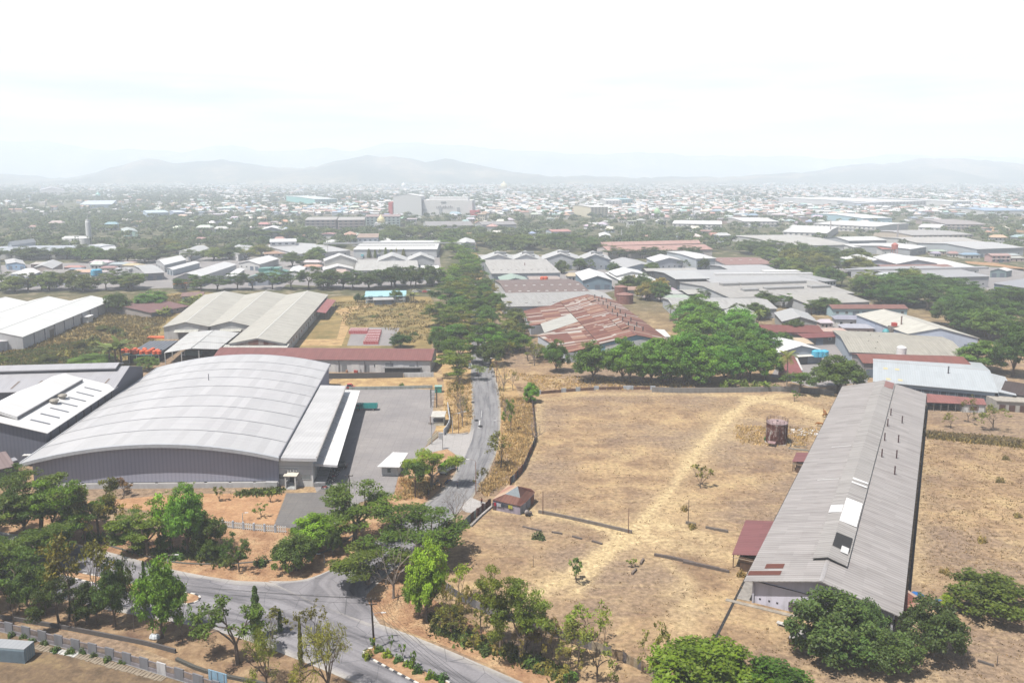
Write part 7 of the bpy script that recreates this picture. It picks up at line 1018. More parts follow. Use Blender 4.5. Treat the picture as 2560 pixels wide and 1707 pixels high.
def painted_wall():
 r=thing('boundary_wall','low rust-stained wall with painted white panels at the top of the lot','wall',P('5',1290,868));q=resample(PL('5',[(1262,880),(1400,868),(1560,856),(1700,848),(1900,846),(2110,848)]),28);a,b=MB(),MB()
 for i,(s_,e)in enumerate(zip(q,q[1:])):(b if i in(0,1,6,9,13,19,20,24)else a).bar(s_,e,.25,0,1.5 if i in(0,1,6,9,13,19,20,24)else 1.1)
 a.build('rusty_panels',MAT['rough'],r,(.20,.12,.09));b.build('white_panels',MAT['wall_dirty'],r,(.55,.6,.66))
painted_wall()
def bottom_wall():
 pts=PL('1',[(-60,1220),(0,1232),(200,1282),(400,1335),(600,1385),(800,1440),(1000,1500),(1200,1562),(1420,1640)]);q=resample(pts,28);r=thing('boundary_wall','grey boundary wall of alternating solid panels and barred openings, bottom left','wall',q[0])
 for i,(a,b)in enumerate(zip(q,q[1:])):
  if i%2==0:m=MB();m.bar(a,b,.22,.1,2.1);m.build('solid_panel',MAT['wall_dirty'],r,(.22,.225,.25)if i!=20 else(.6,.6,.62))
  else:
   m=MB();m.bar(a,b,.2,.1,.7);m.bar(a,b,.12,1.7,1.85)
   for k in range(9):m.box(lerp(a,b,(k+.5)/9)+V((0,0,.7)),.07,.07,1.05)
   m.build('barred_opening',MAT['conc'],r,(.27,.25,.27))
 m=MB()
 for a,b in zip(q,q[1:]):m.bar(a,b,.4,0,.12)
 m.build('footing',MAT['conc'],r,(.3,.3,.31))
bottom_wall()
m=MB();q=resample(PL('1',[(-60,1145),(100,1168),(400,1218),(700,1275),(950,1325),(1135,1375)]),20)
for a,b in zip(q,q[1:]):m.bar(a,b,.3,0,.8)
tag(m.build('retaining_wall',MAT['wall_dirty'],color=(.13,.12,.12)),'low dark retaining wall of the roadside drain, bottom left','wall')
m=MB();q=resample(PL('1',[(1140,1420),(1300,1490),(1500,1540),(1700,1580),(1800,1620)]),10)
for a,b in zip(q,q[1:]):m.bar(a,b,.5,0,.5)
tag(m.build('retaining_wall',MAT['wall_dirty'],color=(.10,.10,.09)),'mossy drain wall behind the feathery olive trees','wall')
m=MB();q=resample(PL('s',[(200,1352),(300,1382),(430,1414),(560,1418),(640,1412),(760,1400),(830,1378),(880,1345)]),26)
for a,b in zip(q,q[1:]):m.bar(a+V((0,1.5,0)),b+V((0,1.5,0)),.4,0,.16)
tag(m.build('retaining_wall',MAT['wall_dirty'],color=(.12,.12,.11)),'dark drain edge along the verge between factory and main road','wall')
def slabs():
 rr=random.Random(8);q=resample(PL('1',[(225,1332),(330,1355),(440,1375),(560,1405),(660,1435),(760,1465),(900,1500),(1060,1545)]),44)
 g_='stone slabs of the path inside the lower boundary wall'
 base=None
 for i,(a,b)in enumerate(zip(q,q[1:])):
  c=(.52,.52,.5)if 6<=i<=13 else(.30,.25,.19);d=(b-a);m=MB();m.box(lerp(a,b,.5),d.length*.82,1.5*rr.uniform(.8,1.1),.1,math.atan2(d.y,d.x)+rr.uniform(-.15,.15))
  tag(m.build('stepping_slab',MAT['conc'],color=c),('pale' if 6<=i<=13 else 'brownish')+' stone slab in the path inside the lower boundary wall','slab',g_+(' (pale)' if 6<=i<=13 else ' (brown)'))
slabs()
def picket():
 q=PL('1',[(1440,562),(1500,568),(1590,578),(1690,588),(1770,594),(1850,598)]);q=resample(q,7);r=thing('picket_fence','white picket fence with grey pillars at the foot of the bare lawn','fence',q[0])
 for i,(a,b)in enumerate(zip(q,q[1:])):
  m=MB();d=(b-a);k=max(3,int(d.length/.45))
  for j in range(k):m.box(lerp(a,b,(j+.5)/k),.2,.06,1.6,math.atan2(d.y,d.x))
  m.bar(a,b,.09,.35,.45);m.bar(a,b,.09,1.25,1.35);m.build('picket_panel',MAT['paint'],r,(.74,.76,.78));m=MB();m.box(a,.35,.35,1.8);m.build('pillar',MAT['conc'],r,(.52,.56,.64))
picket()
def Z(x,y):return(1040+x/8.71,1020+y/8.71)
def gate():
 r=thing('sliding_gate','long yellow-white barred sliding gate of the factory yard','gate',P('s',*Z(250,800)));a,b=P('s',*Z(245,815)),P('s',*Z(480,610));m=MB();d=(b-a)
 for z in(.15,.85,1.55):m.bar(a,b,.08,z,z+.09)
 m.build('rails',MAT['paint'],r,(.66,.63,.48));m=MB()
 for j in range(34):m.box(lerp(a,b,(j+.5)/34)+V((0,0,.15)),.05,.05,1.45)
 m.build('bars',MAT['paint'],r,(.70,.68,.56))
 q=PL('s',[Z(600,595),Z(690,480),Z(735,340),Z(715,200),Z(690,0)]);m=MB();q=resample(q,9);r=thing('panel_wall','pale blue-grey panel wall between guardhouse and verge','wall',q[0])
 for a,b in zip(q,q[1:]):m.bar(a,b,.15,0,2.0)
 m.build('panels',MAT['wall'],r,(.58,.62,.68));m=MB()
 for p in q:m.box(p+V((.12,0,0)),.2,.2,2.1)
 m.build('pillars',MAT['paint'],r,(.7,.72,.74))
gate()
def guardhouse():
 a,b=P('s',*Z(390,385)),P('s',*Z(610,385));n_=V((0,5.5,0));r=thing('guardhouse','small cream guardhouse with flat roof and dark window beside the gate','guardhouse',a);m=MB();m.prism([a,b,b+n_,a+n_],0,2.9);m.build('wall',MAT['wall'],r,(.72,.69,.58));m=MB();m.prism([a+V((-.9,-.6,0)),b+V((.3,-.6,0)),b+n_+V((.3,.4,0)),a+n_+V((-.9,.4,0))],2.9,3.15);m.build('roof',MAT['conc'],r,(.56,.54,.50))
 cen=(a+b)/2+n_/2;opening(r,'window',a,b,cen,.45,3.2,1.3,2.4,(.07,.09,.12),(.45,.5,.55));m=MB();m.box(a+V((-1.2,1,0)),.3,.3,2.9);m.build('pillar',MAT['paint'],r,(.4,.3,.26));opening(r,'door',a,a+n_,cen,.4,1.0,0,2.1,(.06,.05,.05))
 p=P('s',*Z(578,900));r=thing('sign_board','white lattice-backed sign board on a tall pole by the gate','sign',p);m=MB();m.tube([p,p+V((0,0,4.2))],.12,8);m.build('pole',MAT['metal'],r,(.5,.5,.52));m=MB();m.box(p+V((-.45,-.1,3.2)),1.3,.2,2.0);m.build('panel',MAT['paint'],r,(.78,.80,.82));m=MB()
 for i in range(4):m.box(p+V((-.95+i*.33,-.23,3.25)),.05,.06,1.9)
 for i in range(4):m.box(p+V((-.45,-.25,3.4+i*.5)),1.25,.05,.05)
 m.build('lattice',MAT['metal'],r,(.55,.58,.62))
 z=3.0;q=[P('5',243,1348,z),P('5',388,1352,z),P('5',445,1258,z),P('5',345,1254,z)];r=thing('gate_office','small white gate office with a broad white roof beside the umbrella tree','office',V((q[0].x,q[0].y,0)));m=MB();m.slab(q,.18);m.build('roof',MAT['roof_metal'],r,(.80,.80,.80));a,b,c,d=[V((p.x,p.y,0))for p in q];cen=(a+b+c+d)/4;w=[lerp(p,cen,.24)for p in(a,b,c,d)];m=MB();m.prism(w,0,2.8);m.build('wall',MAT['wall'],r,(.76,.76,.75));opening(r,'window',w[0],w[1],cen,.45,1.0,1.0,2.1,(.03,.06,.04),(.6,.6,.6));opening(r,'door',w[1],w[2],cen,.5,1.0,0,2.1,(.2,.2,.22))
 p=P('5',612,965);r=thing('tank_stand','black steel stand beside the yard wall with a ladder-like frame','stand',p)
 for dx in(-1,1):
  for dy in(0,2):m=MB();m.tube([p+V((dx,dy,0)),p+V((dx,dy,6.5))],.1,5);m.build('leg',MAT['metal'],r,(.03,.03,.035))
 m=MB()
 for z in(1.5,3,4.5,6.3):m.bar(p+V((-1,0,0)),p+V((1,0,0)),.1,z,z+.1);m.bar(p+V((-1,2,0)),p+V((1,2,0)),.1,z,z+.1);m.bar(p+V((-1,0,0)),p+V((-1,2,0)),.1,z,z+.1);m.bar(p+V((1,0,0)),p+V((1,2,0)),.1,z,z+.1)
 m.build('cross_bars',MAT['metal'],r,(.035,.035,.04));p=P('5',643,862);r=thing('green_cabinet','green metal kiosk at the corner of the concrete yard','kiosk',p);m=MB();m.box(p,2.4,2,2.2);m.build('body',MAT['paint'],r,(.05,.32,.24));m=MB();m.box(p+V((0,0,2.2)),2.7,2.3,.15);m.build('roof',MAT['paint'],r,(.30,.5,.45))
guardhouse()
# rusty shack
def Y(x,y):return(1200+x/9.225,1180+y/9.225)
def shack():
 ze=2.6;A,B,C,D=P('s',*Y(270,635),ze),P('s',*Y(935,785),2.3),P('s',*Y(1275,465),ze),P('s',*Y(640,300),ze)
 r=thing('tin_shack','patched tin shack with rusty hipped roof, washing and a grey tarp patch','shack',V((A.x,A.y,0)));T=P('s',*Y(870,320),4.6);L2=P('s',*Y(580,500),3.5);R2=P('s',*Y(930,590),3.3);Rr=P('s',*Y(1070,480),3.2)
 m=MB();m.face([A,lerp(A,B,.85),R2,L2]);m.face([lerp(A,B,.85),B,P('s',*Y(1060,690),2.4),R2]);m.build('front_roof',MAT['roof_rust'],r,(.72,.74,.76))
 m=MB();m.face([R2,P('s',*Y(1060,690),2.4),C,P('s',*Y(1180,380),3.1),T]);m.build('side_roof',MAT['roof_rust'],r,(.5,.5,.52));m=MB();m.face([D,T,L2,A]);m.build('back_roof',MAT['roof_rust'],r,(1.6,1.9,1.9));m=MB();m.face([L2,R2,T]);m.build('tarp_patch',MAT['cloth'],r,(.22,.25,.27));m=MB();m.face([D,T,P('s',*Y(1180,380),3.1),C]);m.build('rear_roof',MAT['roof_rust'],r,(.8,.7,.7))
 g_=[V((p.x,p.y,0))for p in(A,B,C,D)];cen=sum(g_,V((0,0,0)))/4;w=[lerp(p,cen,.05)for p in g_];m=MB();m.face([w[0],w[1],lift(w[1],2.1),lift(w[0],2.4)]);m.face([w[3],w[0],lift(w[0],2.4),lift(w[3],2.4)]);m.face([w[2],w[3],lift(w[3],2.4),lift(w[2],2.4)]);m.build('wall',MAT['wall_dirty'],r,(.42,.37,.45));m=MB();m.face([w[1],w[2],lift(w[2],2.4),lift(w[1],2.1)]);m.build('side_wall',MAT['wall_dirty'],r,(.40,.42,.48))
 opening(r,'door',w[0],w[1],cen,.06,1.0,0,1.9,(.10,.06,.06),th=.08);opening(r,'window',w[0],w[1],cen,.45,2.2,1.2,1.9,(.06,.07,.09),th=.06);opening(r,'side_sheet',w[1],w[2],cen,.55,2.0,.3,2.1,(.20,.23,.30),th=.07);opening(r,'side_sheet',w[1],w[2],cen,.85,1.8,0,2.1,(.20,.07,.05),th=.08)
 for t,c in((.1,(.45,.03,.06)),(.2,(.45,.5,.6)),(.28,(.5,.5,.52)),(.37,(.06,.07,.1)),(.62,(.6,.52,.05)),(.7,(.5,.5,.12))):
  p=lerp(w[0],w[1],t);d,nn,L=wall_frame(w[0],w[1],cen);m=MB();m.box(lift(p+nn*.25,1.25),.5,.05,.8,math.atan2(d.y,d.x));tag(m.build('laundry',MAT['cloth'],color=c),{.1:'red cloth',.2:'pale blue cloth',.28:'white cloth',.37:'black cloth',.62:'yellow cloth',.7:'olive-yellow cloth'}[t]+' hung along the front of the tin shack','laundry')
 m=MB();p=P('s',*Y(1000,870));m.lathe(p,[(.45,0),(.6,.3),(.5,.7),(.2,1.0)],8);tag(m.build('sack',MAT['cloth'],color=(.62,.64,.68)),'bulging white sack at the near corner of the tin shack','sack');p=P('s',*Y(1110,1000));r=thing('cart','dark handcart heaped with scrap beside the tin shack','cart',p);m=MB();m.box(p+V((0,0,.5)),1.7,1.0,.4,.3);m.build('tray',MAT['rough'],r,(.16,.13,.12));m=MB();m.lathe(p+V((-.3,0,.9)),[(.6,0),(.5,.3),(.2,.5)],7);m.build('scrap',MAT['rough'],r,(.3,.27,.26))
 for s_ in(-1,1):m=MB();m.tube([p+V((.3,s_*.55,.35)),p+V((.3,s_*.68,.35))],.35,10);m.build('wheel',MAT['rubber'],r)
shack()
# storage tank on the lot
def X(x,y):return(1780+x/7.84,1000+y/7.84)
def tank():
 p0,p1=P('s',*X(1075,800)),P('s',*X(1478,800));c=P('s',*X(1275,845));rad=(p1-p0).length/2;c=c+V((0,rad*.25,0));H=6.3
 r=thing('storage_tank','rusty peeling round storage tank with railing on the lot','tank',c);m=MB();m.lathe(c,[(rad,0),(rad,H)],40);m.build('shell',MAT['tank_rust'],r);m=MB();m.lathe(c+V((0,0,H)),[(rad*1.02,-.12),(rad*1.02,.05),(rad*.3,.3),(.01,.34)],36);m.build('top',MAT['rough'],r,(.40,.30,.30));m=MB();m.lathe(c+V((0,0,H+.28)),[(.32,0),(.32,.3),(.01,.32)],12);m.build('hatch',MAT['metal'],r,(.12,.1,.1));m=MB();m.lathe(c,[(rad*1.07,0),(rad*1.07,.16),(rad,.2)],36);m.build('base_ring',MAT['conc'],r,(.45,.42,.38))
 ra=MB()
 for zz in(.55,1.05):ra.tube([c+V((math.cos(a)*rad,math.sin(a)*rad,H+zz))for a in[6.2832*k/36 for k in range(37)]],.06,4)
 for k in range(16):a=6.2832*k/16;ra.tube([c+V((math.cos(a)*rad,math.sin(a)*rad,H)),c+V((math.cos(a)*rad,math.sin(a)*rad,H+1.05))],.05,4)
 ra.build('railing',MAT['metal'],r,(.16,.09,.09));m=MB();a=-1.75;b=c+V((math.cos(a)*(rad+.15),math.sin(a)*(rad+.15),0));t_=V((-math.sin(a),math.cos(a),0))*.25
 for s_ in(-1,1):m.tube([b+t_*s_,b+t_*s_+V((0,0,H+1))],.04,4)
 for k in range(16):m.tube([b-t_+V((0,0,.3+k*.35)),b+t_+V((0,0,.3+k*.35))],.025,3)
 m.build('ladder',MAT['metal'],r,(.12,.06,.05))
 q=PL('s',[X(1090,905),X(1235,925)]);s=thing('pump_shelter','small brown tin shelter at the foot of the storage tank','shelter',q[0]);u=(q[1]-q[0]);n_=V((-u.y,u.x,0)).normalized()*1.2;m=MB();m.slab([lift(q[0]-n_*.1,1.1),lift(q[1]-n_*.1,1.1),lift(q[1]+n_,1.4),lift(q[0]+n_,1.4)],.06);m.build('roof',MAT['rough'],s,(.34,.22,.22))
 for p in(q[0],q[1],q[0]+n_,q[1]+n_):m=MB();m.box(p,.08,.08,1.1);m.build('post',MAT['rough'],s,(.14,.07,.06))
 m=MB();m.tube(PL('s',[X(1490,800),X(1550,870),X(1500,935),X(1640,955),X(1890,975)],.25),.09,6);m.tube(PL('s',[X(1600,900),X(1860,905),X(1830,945)],.25),.08,6);m.tube(PL('s',[X(1500,945),X(1700,968),X(1900,990)],.2),.1,6);tag(m.build('pipework',MAT['metal'],color=(.20,.21,.2)),'bent old pipes lying between storage tank and warehouse','pipes')
 tree('bush',P('s',*X(1075,790)),1.8,2.2,'dark green bush growing against the storage tank',None,(.02,.06,.02))
 rr=random.Random(2);m=MB()
 for i in range(90):
  x=rr.uniform(1540,2080);y=rr.uniform(560,690);p=P('s',*X(x,y));m.box(p,rr.uniform(.2,1.0),rr.uniform(.15,.5),.05+rr.random()*.08,rr.random()*3)
 o=m.build('debris',MAT['conc'],color=(.8,.8,.8));o['kind']='stuff'
tank()
# poles, lamps, wires
def lamp(label,base,top,crop,side=-1,col=(.30,.14,.09),arm=1.0,name='street_lamp'):
 p=P(crop,*base);h,=[math.hypot(p.x,p.y,80)*(base[1]-top)/CROP[crop][2]/FPX/.98];r=thing(name,label,'street lamp',p);L=1.7*arm
 m=MB();m.tube([p,p+V((0,0,h*.92))],[.11,.07],8);m.build('pole',MAT['rough'],r,col);m=MB();m.tube([p+V((0,0,h*.9)),p+V((side*.15,0,h*.96)),p+V((side*L*.6,0,h*.995)),p+V((side*L,0,h))],.055,6);m.build('arm',MAT['rough'],r,(.35,.30,.28));m=MB();e=p+V((side*L,0,h));m.hexa([e+V((-side*.1,-.14,-.06)),e+V((side*.7,-.12,-.02)),e+V((side*.7,.12,-.02)),e+V((-side*.1,.14,-.06))],[e+V((-side*.1,-.1,.08)),e+V((side*.68,-.08,.07)),e+V((side*.68,.08,.07)),e+V((-side*.1,.1,.08))]);m.build('lamp_head',MAT['paint'],r,(.7,.7,.7));return r
lamp('street lamp with rusty pole beside the lower side road',(878,347),124,'2');lamp('street lamp with rusty pole at the bend, right of the side road',(1058,1252),1048,'5');lamp('rusty street lamp on the left verge by the guardhouse',(775,1132),990,'5',1,(.22,.12,.09));lamp('faded street lamp pole on the right verge near the dry trees',(1022,800),640,'5',-1);lamp('grey leaning street lamp at the roadside among the left trees',(1085,825),745,'1',1,(.55,.56,.58));lamp('short white street lamp on the bare lawn',(1568,525),470,'1',1,(.6,.6,.6),.4);lamp('pale double street lamp beside the wooden power pole',(212,1290),1118,'2',1,(.6,.6,.62));lamp('grey street lamp behind the bare bend trees',(735,1132),1000,'5',1,(.45,.45,.45));lamp('small pale lamp pole below the round-crowned tree',(2095,790),735,'1',-1,(.6,.62,.6),.5)
def pole(label,crop,base,top,col,arms=2,rad=.14,bands=False,lean=0.0,cat='power pole'):
 p=P(crop,*base);h=math.hypot(p.x,p.y,80)*(base[1]-top)/CROP[crop][2]/FPX/.98;r=thing('power_pole' if arms else 'post',label,cat,p);t=p+V((lean*h,0,h));m=MB();m.tube([p,t],[rad*1.2,rad*.75],8);m.build('shaft',MAT['rough'],r,col)
 for i in range(arms):
  z=h-.35-i*.9;c=lerp(p,t,z/h);m=MB();m.box(c+V((0,-.12,0)),1.9,.12,.14,.15);a=m.build('cross_arm',MAT['rough'],r,(.08,.07,.06))
  for k in(-.8,0,.8):m=MB();m.lathe(c+V((k,-.12+k*.15,.14)),[(.05,0),(.08,.12),(.05,.22),(.01,.26)],6);m.build('insulator',MAT['paint'],a,(.25,.2,.18))
 if bands:
  m=MB();m.tube([p+V((0,0,.15)),lerp(p,t,.0)+V((0,0,.8))],rad*1.25,8);m.tube([p+V((0,0,1.5)),p+V((0,0,2.2))],rad*1.25,8);m.build('yellow_band',MAT['paint'],r,(.75,.55,.03))
 return t
WP=pole('dark wooden power pole with yellow-banded foot at the road junction','2',(222,1350),1028,(.045,.035,.03),2,.17,True,-.035)
W2=pole('power pole rising from the umbrella tree by the yard','1',(2262,470),228,(.09,.07,.06),1,.15);W3=pole('pale concrete power pole with transformers left of the arched factory','4',(222,1290),1155,(.42,.42,.42),2,.16)
W4=pole('grey pole at the yard side of the sliding gate','s',Z(345,800),1020+310/8.71,(.42,.42,.42),1,.12);W5=pole('tall dark pole at the lower left roadside','1',(490,1235),1040,(.10,.085,.07),1,.12)
pole('rusty thin post with white insulator beside the tin shack','2',(1310,478),330,(.20,.11,.09),0,.09,cat='post');pole('rusty thin post at the right end of the low plinth wall','2',(1862,600),440,(.22,.12,.10),0,.08,cat='post');pole('dark thin post at the corner of the weedy low wall','2',(2248,542),388,(.12,.08,.07),0,.08,cat='post');pole('thin bare post near the lower foundation line','2',(1248,818),745,(.25,.18,.14),0,.06,cat='post');pole('short leaning post on the right field edge','3',(2300,730),685,(.2,.15,.12),0,.06,lean=.4,cat='post');pole('thin post on the bottom right field','3',(2150,1455),1400,(.14,.11,.1),0,.07,cat='post')
W6=pole('slim power pole above the left warehouses','B',(672,1060),895,(.4,.4,.4),1,.2);pole('brown chimney-like pole before the plain grey roof','C',(242,1200),1100,(.30,.16,.14),0,.35,cat='post');pole('second brown pole before the plain grey roof','C',(376,1210),1148,(.30,.18,.16),0,.3,cat='post');pole('grey pole at the left edge behind the white warehouse','A',(10,1195),1080,(.4,.4,.4),0,.35,cat='post')
def wire(label,a,b,sag=.9,n=12,r_=.022):
 m=MB();m.tube([lerp(a,b,k/n)-V((0,0,sag*4*(k/n)*(1-k/n)))for k in range(n+1)],r_,3,cap=False);tag(m.build('power_line',MAT['rubber']),label,'cable')
for i,(dx,dz)in enumerate(((-.8,-.2),(0,-.1),(.8,-.2),(-.5,-1.1))):
 wire(['outermost','middle','inner','lowest'][i]+' overhead cable from the wooden pole to the left over the main road',WP+V((dx,0,dz)),W5+V((dx-30,14,dz+3)),2.0)
 wire(['outermost','middle','inner','lowest'][i]+' overhead cable from the wooden pole towards the yard pole',WP+V((dx,0,dz)),W2+V((dx,0,dz)),1.5)
 wire(['outermost','middle','inner','lowest'][i]+' overhead cable running down right from the wooden pole',WP+V((dx,0,dz)),P('s',1250,1760,9)+V((dx,0,dz)),1.2)
 # vehicles
def wheel(root,c,rad,w,ax=V((0,1,0)),nm='wheel'):
 m=MB();m.tube([V(c)-ax*w/2,V(c)+ax*w/2],rad,16);o=m.build(nm,MAT['rubber'],root);m=MB();m.tube([V(c)-ax*(w/2+.01),V(c)+ax*(w/2+.01)],rad*.5,12);m.build('rim',MAT['metal'],o,(.45,.45,.45));return o
def spin(root,p,yaw):root.location=(p.x,p.y,p.z);root.rotation_euler.z=yaw
def lorry(label,p,yaw,cab,bed,cargo=None,L=6.4,solid=False,hb_=1.35):
 r=thing('lorry',label,'lorry');f=L/2
 m=MB();m.hexa([V(q)for q in((f-1.6,-1,.55),(f,-1,.55),(f,1,.55),(f-1.6,1,.55))],[V(q)for q in((f-1.6,-.95,2.35),(f-.25,-.9,2.35),(f-.25,.9,2.35),(f-1.6,.95,2.35))]);c=m.build('cab',MAT['paint'],r,cab);m=MB();m.face([(f-.11,-.85,1.45),(f-.11,.85,1.45),(f-.235,.82,2.2),(f-.235,-.82,2.2)]);m.build('windscreen',MAT['glass'],c,(.05,.06,.08))
 for s_ in(-1,1):
  m=MB();m.face([(f-1.2,s_*.99,1.45),(f-.35,s_*.98,1.45),(f-.42,s_*.945,2.15),(f-1.2,s_*.96,2.15)]);m.build('side_window',MAT['glass'],c,(.05,.06,.08));m=MB();m.box((f+.01,s_*.7,.8),.06,.3,.2);m.build('headlight',MAT['paint'],c,(.8,.8,.75))
 m=MB();m.box((-.8,0,.7),L-1.6,1.0,.2);m.build('chassis',MAT['metal'],r,(.05,.05,.05));x0,x1=-f,f-1.75
 m=MB();m.box(((x0+x1)/2,0,.9),x1-x0,2.15,.14)
 for s_ in(-1,1):m.box(((x0+x1)/2,s_*1.04,1.04),x1-x0,.08,hb_)
 m.box((x0+.04,0,1.04),.08,2.0,hb_);m.box((x1-.04,0,1.04),.08,2.0,hb_+.2);b=m.build('cargo_bed',MAT['paint'],r,bed)
 m=MB()
 for s_ in(-1,1):
  for k in range(6):m.box((x0+(x1-x0)*(k+.5)/6,s_*1.1,.95),.08,.06,hb_+.05)
 m.build('bed_ribs',MAT['paint'],b,tuple(x*.75 for x in bed))
 if cargo:m=MB();m.hexa([V(q)for q in((x0+.02,-1.1,1.04+hb_),(x1,-1.1,1.04+hb_),(x1,1.1,1.04+hb_),(x0+.02,1.1,1.04+hb_))],[V(q)for q in((x0+.2,-.6,1.5+hb_),(x1-.1,-.6,1.6+hb_),(x1-.1,.7,1.5+hb_),(x0+.2,.7,1.45+hb_))]);m.build('tarpaulin',MAT['cloth'],r,cargo)
 for x in(f-.85,-f+1.3):
  for s_ in(-1,1):wheel(r,(x,s_*.88,.45),.45,.3)
 spin(r,p,yaw);return r
lorry('teal open-bed lorry backed out from the loading canopy',P('5',172,985)+V((0,1,0)),math.pi,(.03,.30,.30),(.03,.36,.35),L=7.2,hb_=1.2)
lorry('white lorry with lime green tarpaulin parked under the umbrella tree',P('5',683,1405)+V((.5,2.2,0)),1.15,(.7,.7,.72),(.66,.68,.72),(.20,.52,.01),L=6.6,hb_=1.5)
lorry('white and green lorry parked inside the open shed',P('4',1240,640)+V((0,2.5,.0)),math.pi,(.65,.67,.68),(.16,.24,.22),L=8.5,hb_=1.4)
lorry('blue-green lorry beside the very long white factory',P('B',960,1062),-1.5,(.5,.6,.65),(.10,.42,.48),(.08,.4,.45),L=8,hb_=2)
def car(label,p,yaw,col,L=4.3,tall=1.65):
 r=thing('car',label,'car');f=L/2;prof=[(-f,.45),(-f,.95),(-f+.15,1.05),(-f+.5,tall),(f*.18,tall),(f*.52,1.08),(f*.95,.92),(f,.7),(f,.45)];m=MB();a=[V((x,-.85 if z<1.1 else-.68,z))for x,z in prof];b=[V((q.x,-q.y,q.z))for q in a];n=len(a)
 m.face(a);m.face(b[::-1])
 for k in range(n):m.face([a[k],b[k],b[(k+1)%n],a[(k+1)%n]])
 bo=m.build('body',MAT['metal'],r,col)
 for s_ in(-1,1):m=MB();m.face([(-f+.45,s_*.86,1.1),(f*.42,s_*.86,1.1),(f*.16,s_*.70,tall-.1),(-f+.6,s_*.70,tall-.1)]);m.build('side_window',MAT['glass'],bo,(.04,.05,.06));m=MB();m.box((f+.0,s_*.6,.66),.05,.35,.16);m.build('headlight',MAT['paint'],bo,(.8,.8,.78));m=MB();m.box((-f-.0,s_*.7,.8),.05,.22,.3);m.build('tail_light',MAT['paint'],bo,(.5,.02,.03))
 m=MB();m.face([(f*.51,-.66,1.12),(f*.51,.66,1.12),(f*.2,.6,tall-.06),(f*.2,-.6,tall-.06)]);m.build('windscreen',MAT['glass'],bo,(.04,.05,.07))
 for x in(-f+.75,f-.8):
  for s_ in(-1,1):wheel(r,(x,s_*.78,.32),.32,.2)
 spin(r,p,yaw);return r
car('black off-road car half under the loading canopy',P('s',845,1174)+V((0,1,0)),math.pi,(.02,.022,.026),4.5,1.85);car('white car driving on the shaded side road',P('5',826,705)+V((1.5,0,.06)),-1.5,(.75,.75,.76));car('red tractor unit at the back of the loading canopy',P('5',70,842),0,(.55,.04,.04),3.4,2.0)
rr_=random.Random(12);cc=[(.7,.7,.72),(.12,.13,.15),(.5,.05,.05),(.35,.36,.38)]
for i,(x,y)in enumerate(((1405,1350),(1440,1348),(1490,1352),(1520,1345))):car(['first','second','third','fourth'][i]+' car from the left parked behind the dry grass field',P('B',x,y),rr_.uniform(-.2,.2),cc[i])
MOTO=None
def moto(label,p,yaw,col,group):
 global MOTO
 if MOTO is None:
  r=thing('motorbike',label,'motorbike',(0,0,0),group);MOTO=r
  for x in(-.62,.62):wheel(r,(x,0,.3),.3,.1)
  m=MB();m.tube([V((-.55,0,.62)),V((-.1,0,.6)),V((.25,0,.55)),V((.5,0,.85))],[.13,.17,.14,.1],8);m.build('body',MAT['metal'],r,col);m=MB();m.hexa([V(q)for q in((-.75,-.13,.74),(.1,-.12,.72),(.1,.12,.72),(-.75,.13,.74))],[V(q)for q in((-.72,-.1,.86),(.05,-.09,.8),(.05,.09,.8),(-.72,.1,.86))]);m.build('seat',MAT['rubber'],r);m=MB();m.tube([V((.62,0,.3)),V((.45,0,.95)),V((.42,0,1.02))],.035,5);m.tube([V((.38,-.34,1.03)),V((.45,0,1.0)),V((.38,.34,1.03))],.025,5);m.build('handlebar',MAT['metal'],r,(.1,.1,.11));m=MB();m.lathe((.55,0,.8),[(.01,0),(.1,.05),(.1,.16),(.01,.2)],8);m.build('headlamp',MAT['paint'],r,(.7,.7,.65));o=r
 else:
  o=MOTO.copy();COL.objects.link(o);o['label']=label;o['group']=group
  if not group and 'group' in o:del o['group']
  for ch in list(MOTO.children):
   c=ch.copy();COL.objects.link(c);c.parent=o
   if ch.name.startswith('body'):c.color=(*col,1)
   for g in ch.children:d=g.copy();COL.objects.link(d);d.parent=c
 spin(o,p,yaw)
 return o
mg='motorbikes parked at the roadside by the green-covered lorry'
for i,(x,y,c)in enumerate(((600,300,(.03,.03,.035)),(628,275,(.05,.05,.08)),(652,302,(.03,.03,.03)),(690,280,(.03,.08,.3)),(703,272,(.05,.10,.35)))):
 moto(['black motorbike at the left of the roadside group','black motorbike lying back in the roadside group','black motorbike at the front of the roadside group','blue motorbike nearest the green-covered lorry','second blue motorbike at the road edge of the group'][i],P('2',x,y),[.4,1.2,1.5,1.0,.9][i],c,mg)
moto('motorbike with a rider parked alone by the roadside dirt',P('2',571,355),1.5,(.04,.04,.05),'single motorbikes');moto('motorbike riding towards the shaded part of the side road',P('5',896,757)+V((0,0,.06)),1.5,(.05,.05,.06),'single motorbikes');moto('dark motorbike parked under the dry brown tree',P('5',1000,738),.2,(.04,.04,.05),'single motorbikes')
cg='motorbikes parked in the shade of the loading canopy';cs=[(.45,.02,.02),(.03,.16,.12),(.03,.12,.10),(.05,.05,.06),(.3,.3,.32),(.04,.04,.05),(.03,.03,.04),(.3,.04,.04),(.06,.06,.08),(.04,.04,.04),(.04,.05,.1),(.03,.03,.03)]
for i in range(12):
 t=i/12;x=812+24*t+(i%2)*8;y=1222-46*t
 moto(['red motorbike at the near end of the canopy row','teal motorbike, second in the canopy row'][i]if i<2 else ORD[i]+' motorbike from the near end of the row under the loading canopy',P('s',x,y),.2+rr_.uniform(-.2,.2),cs[i],cg)
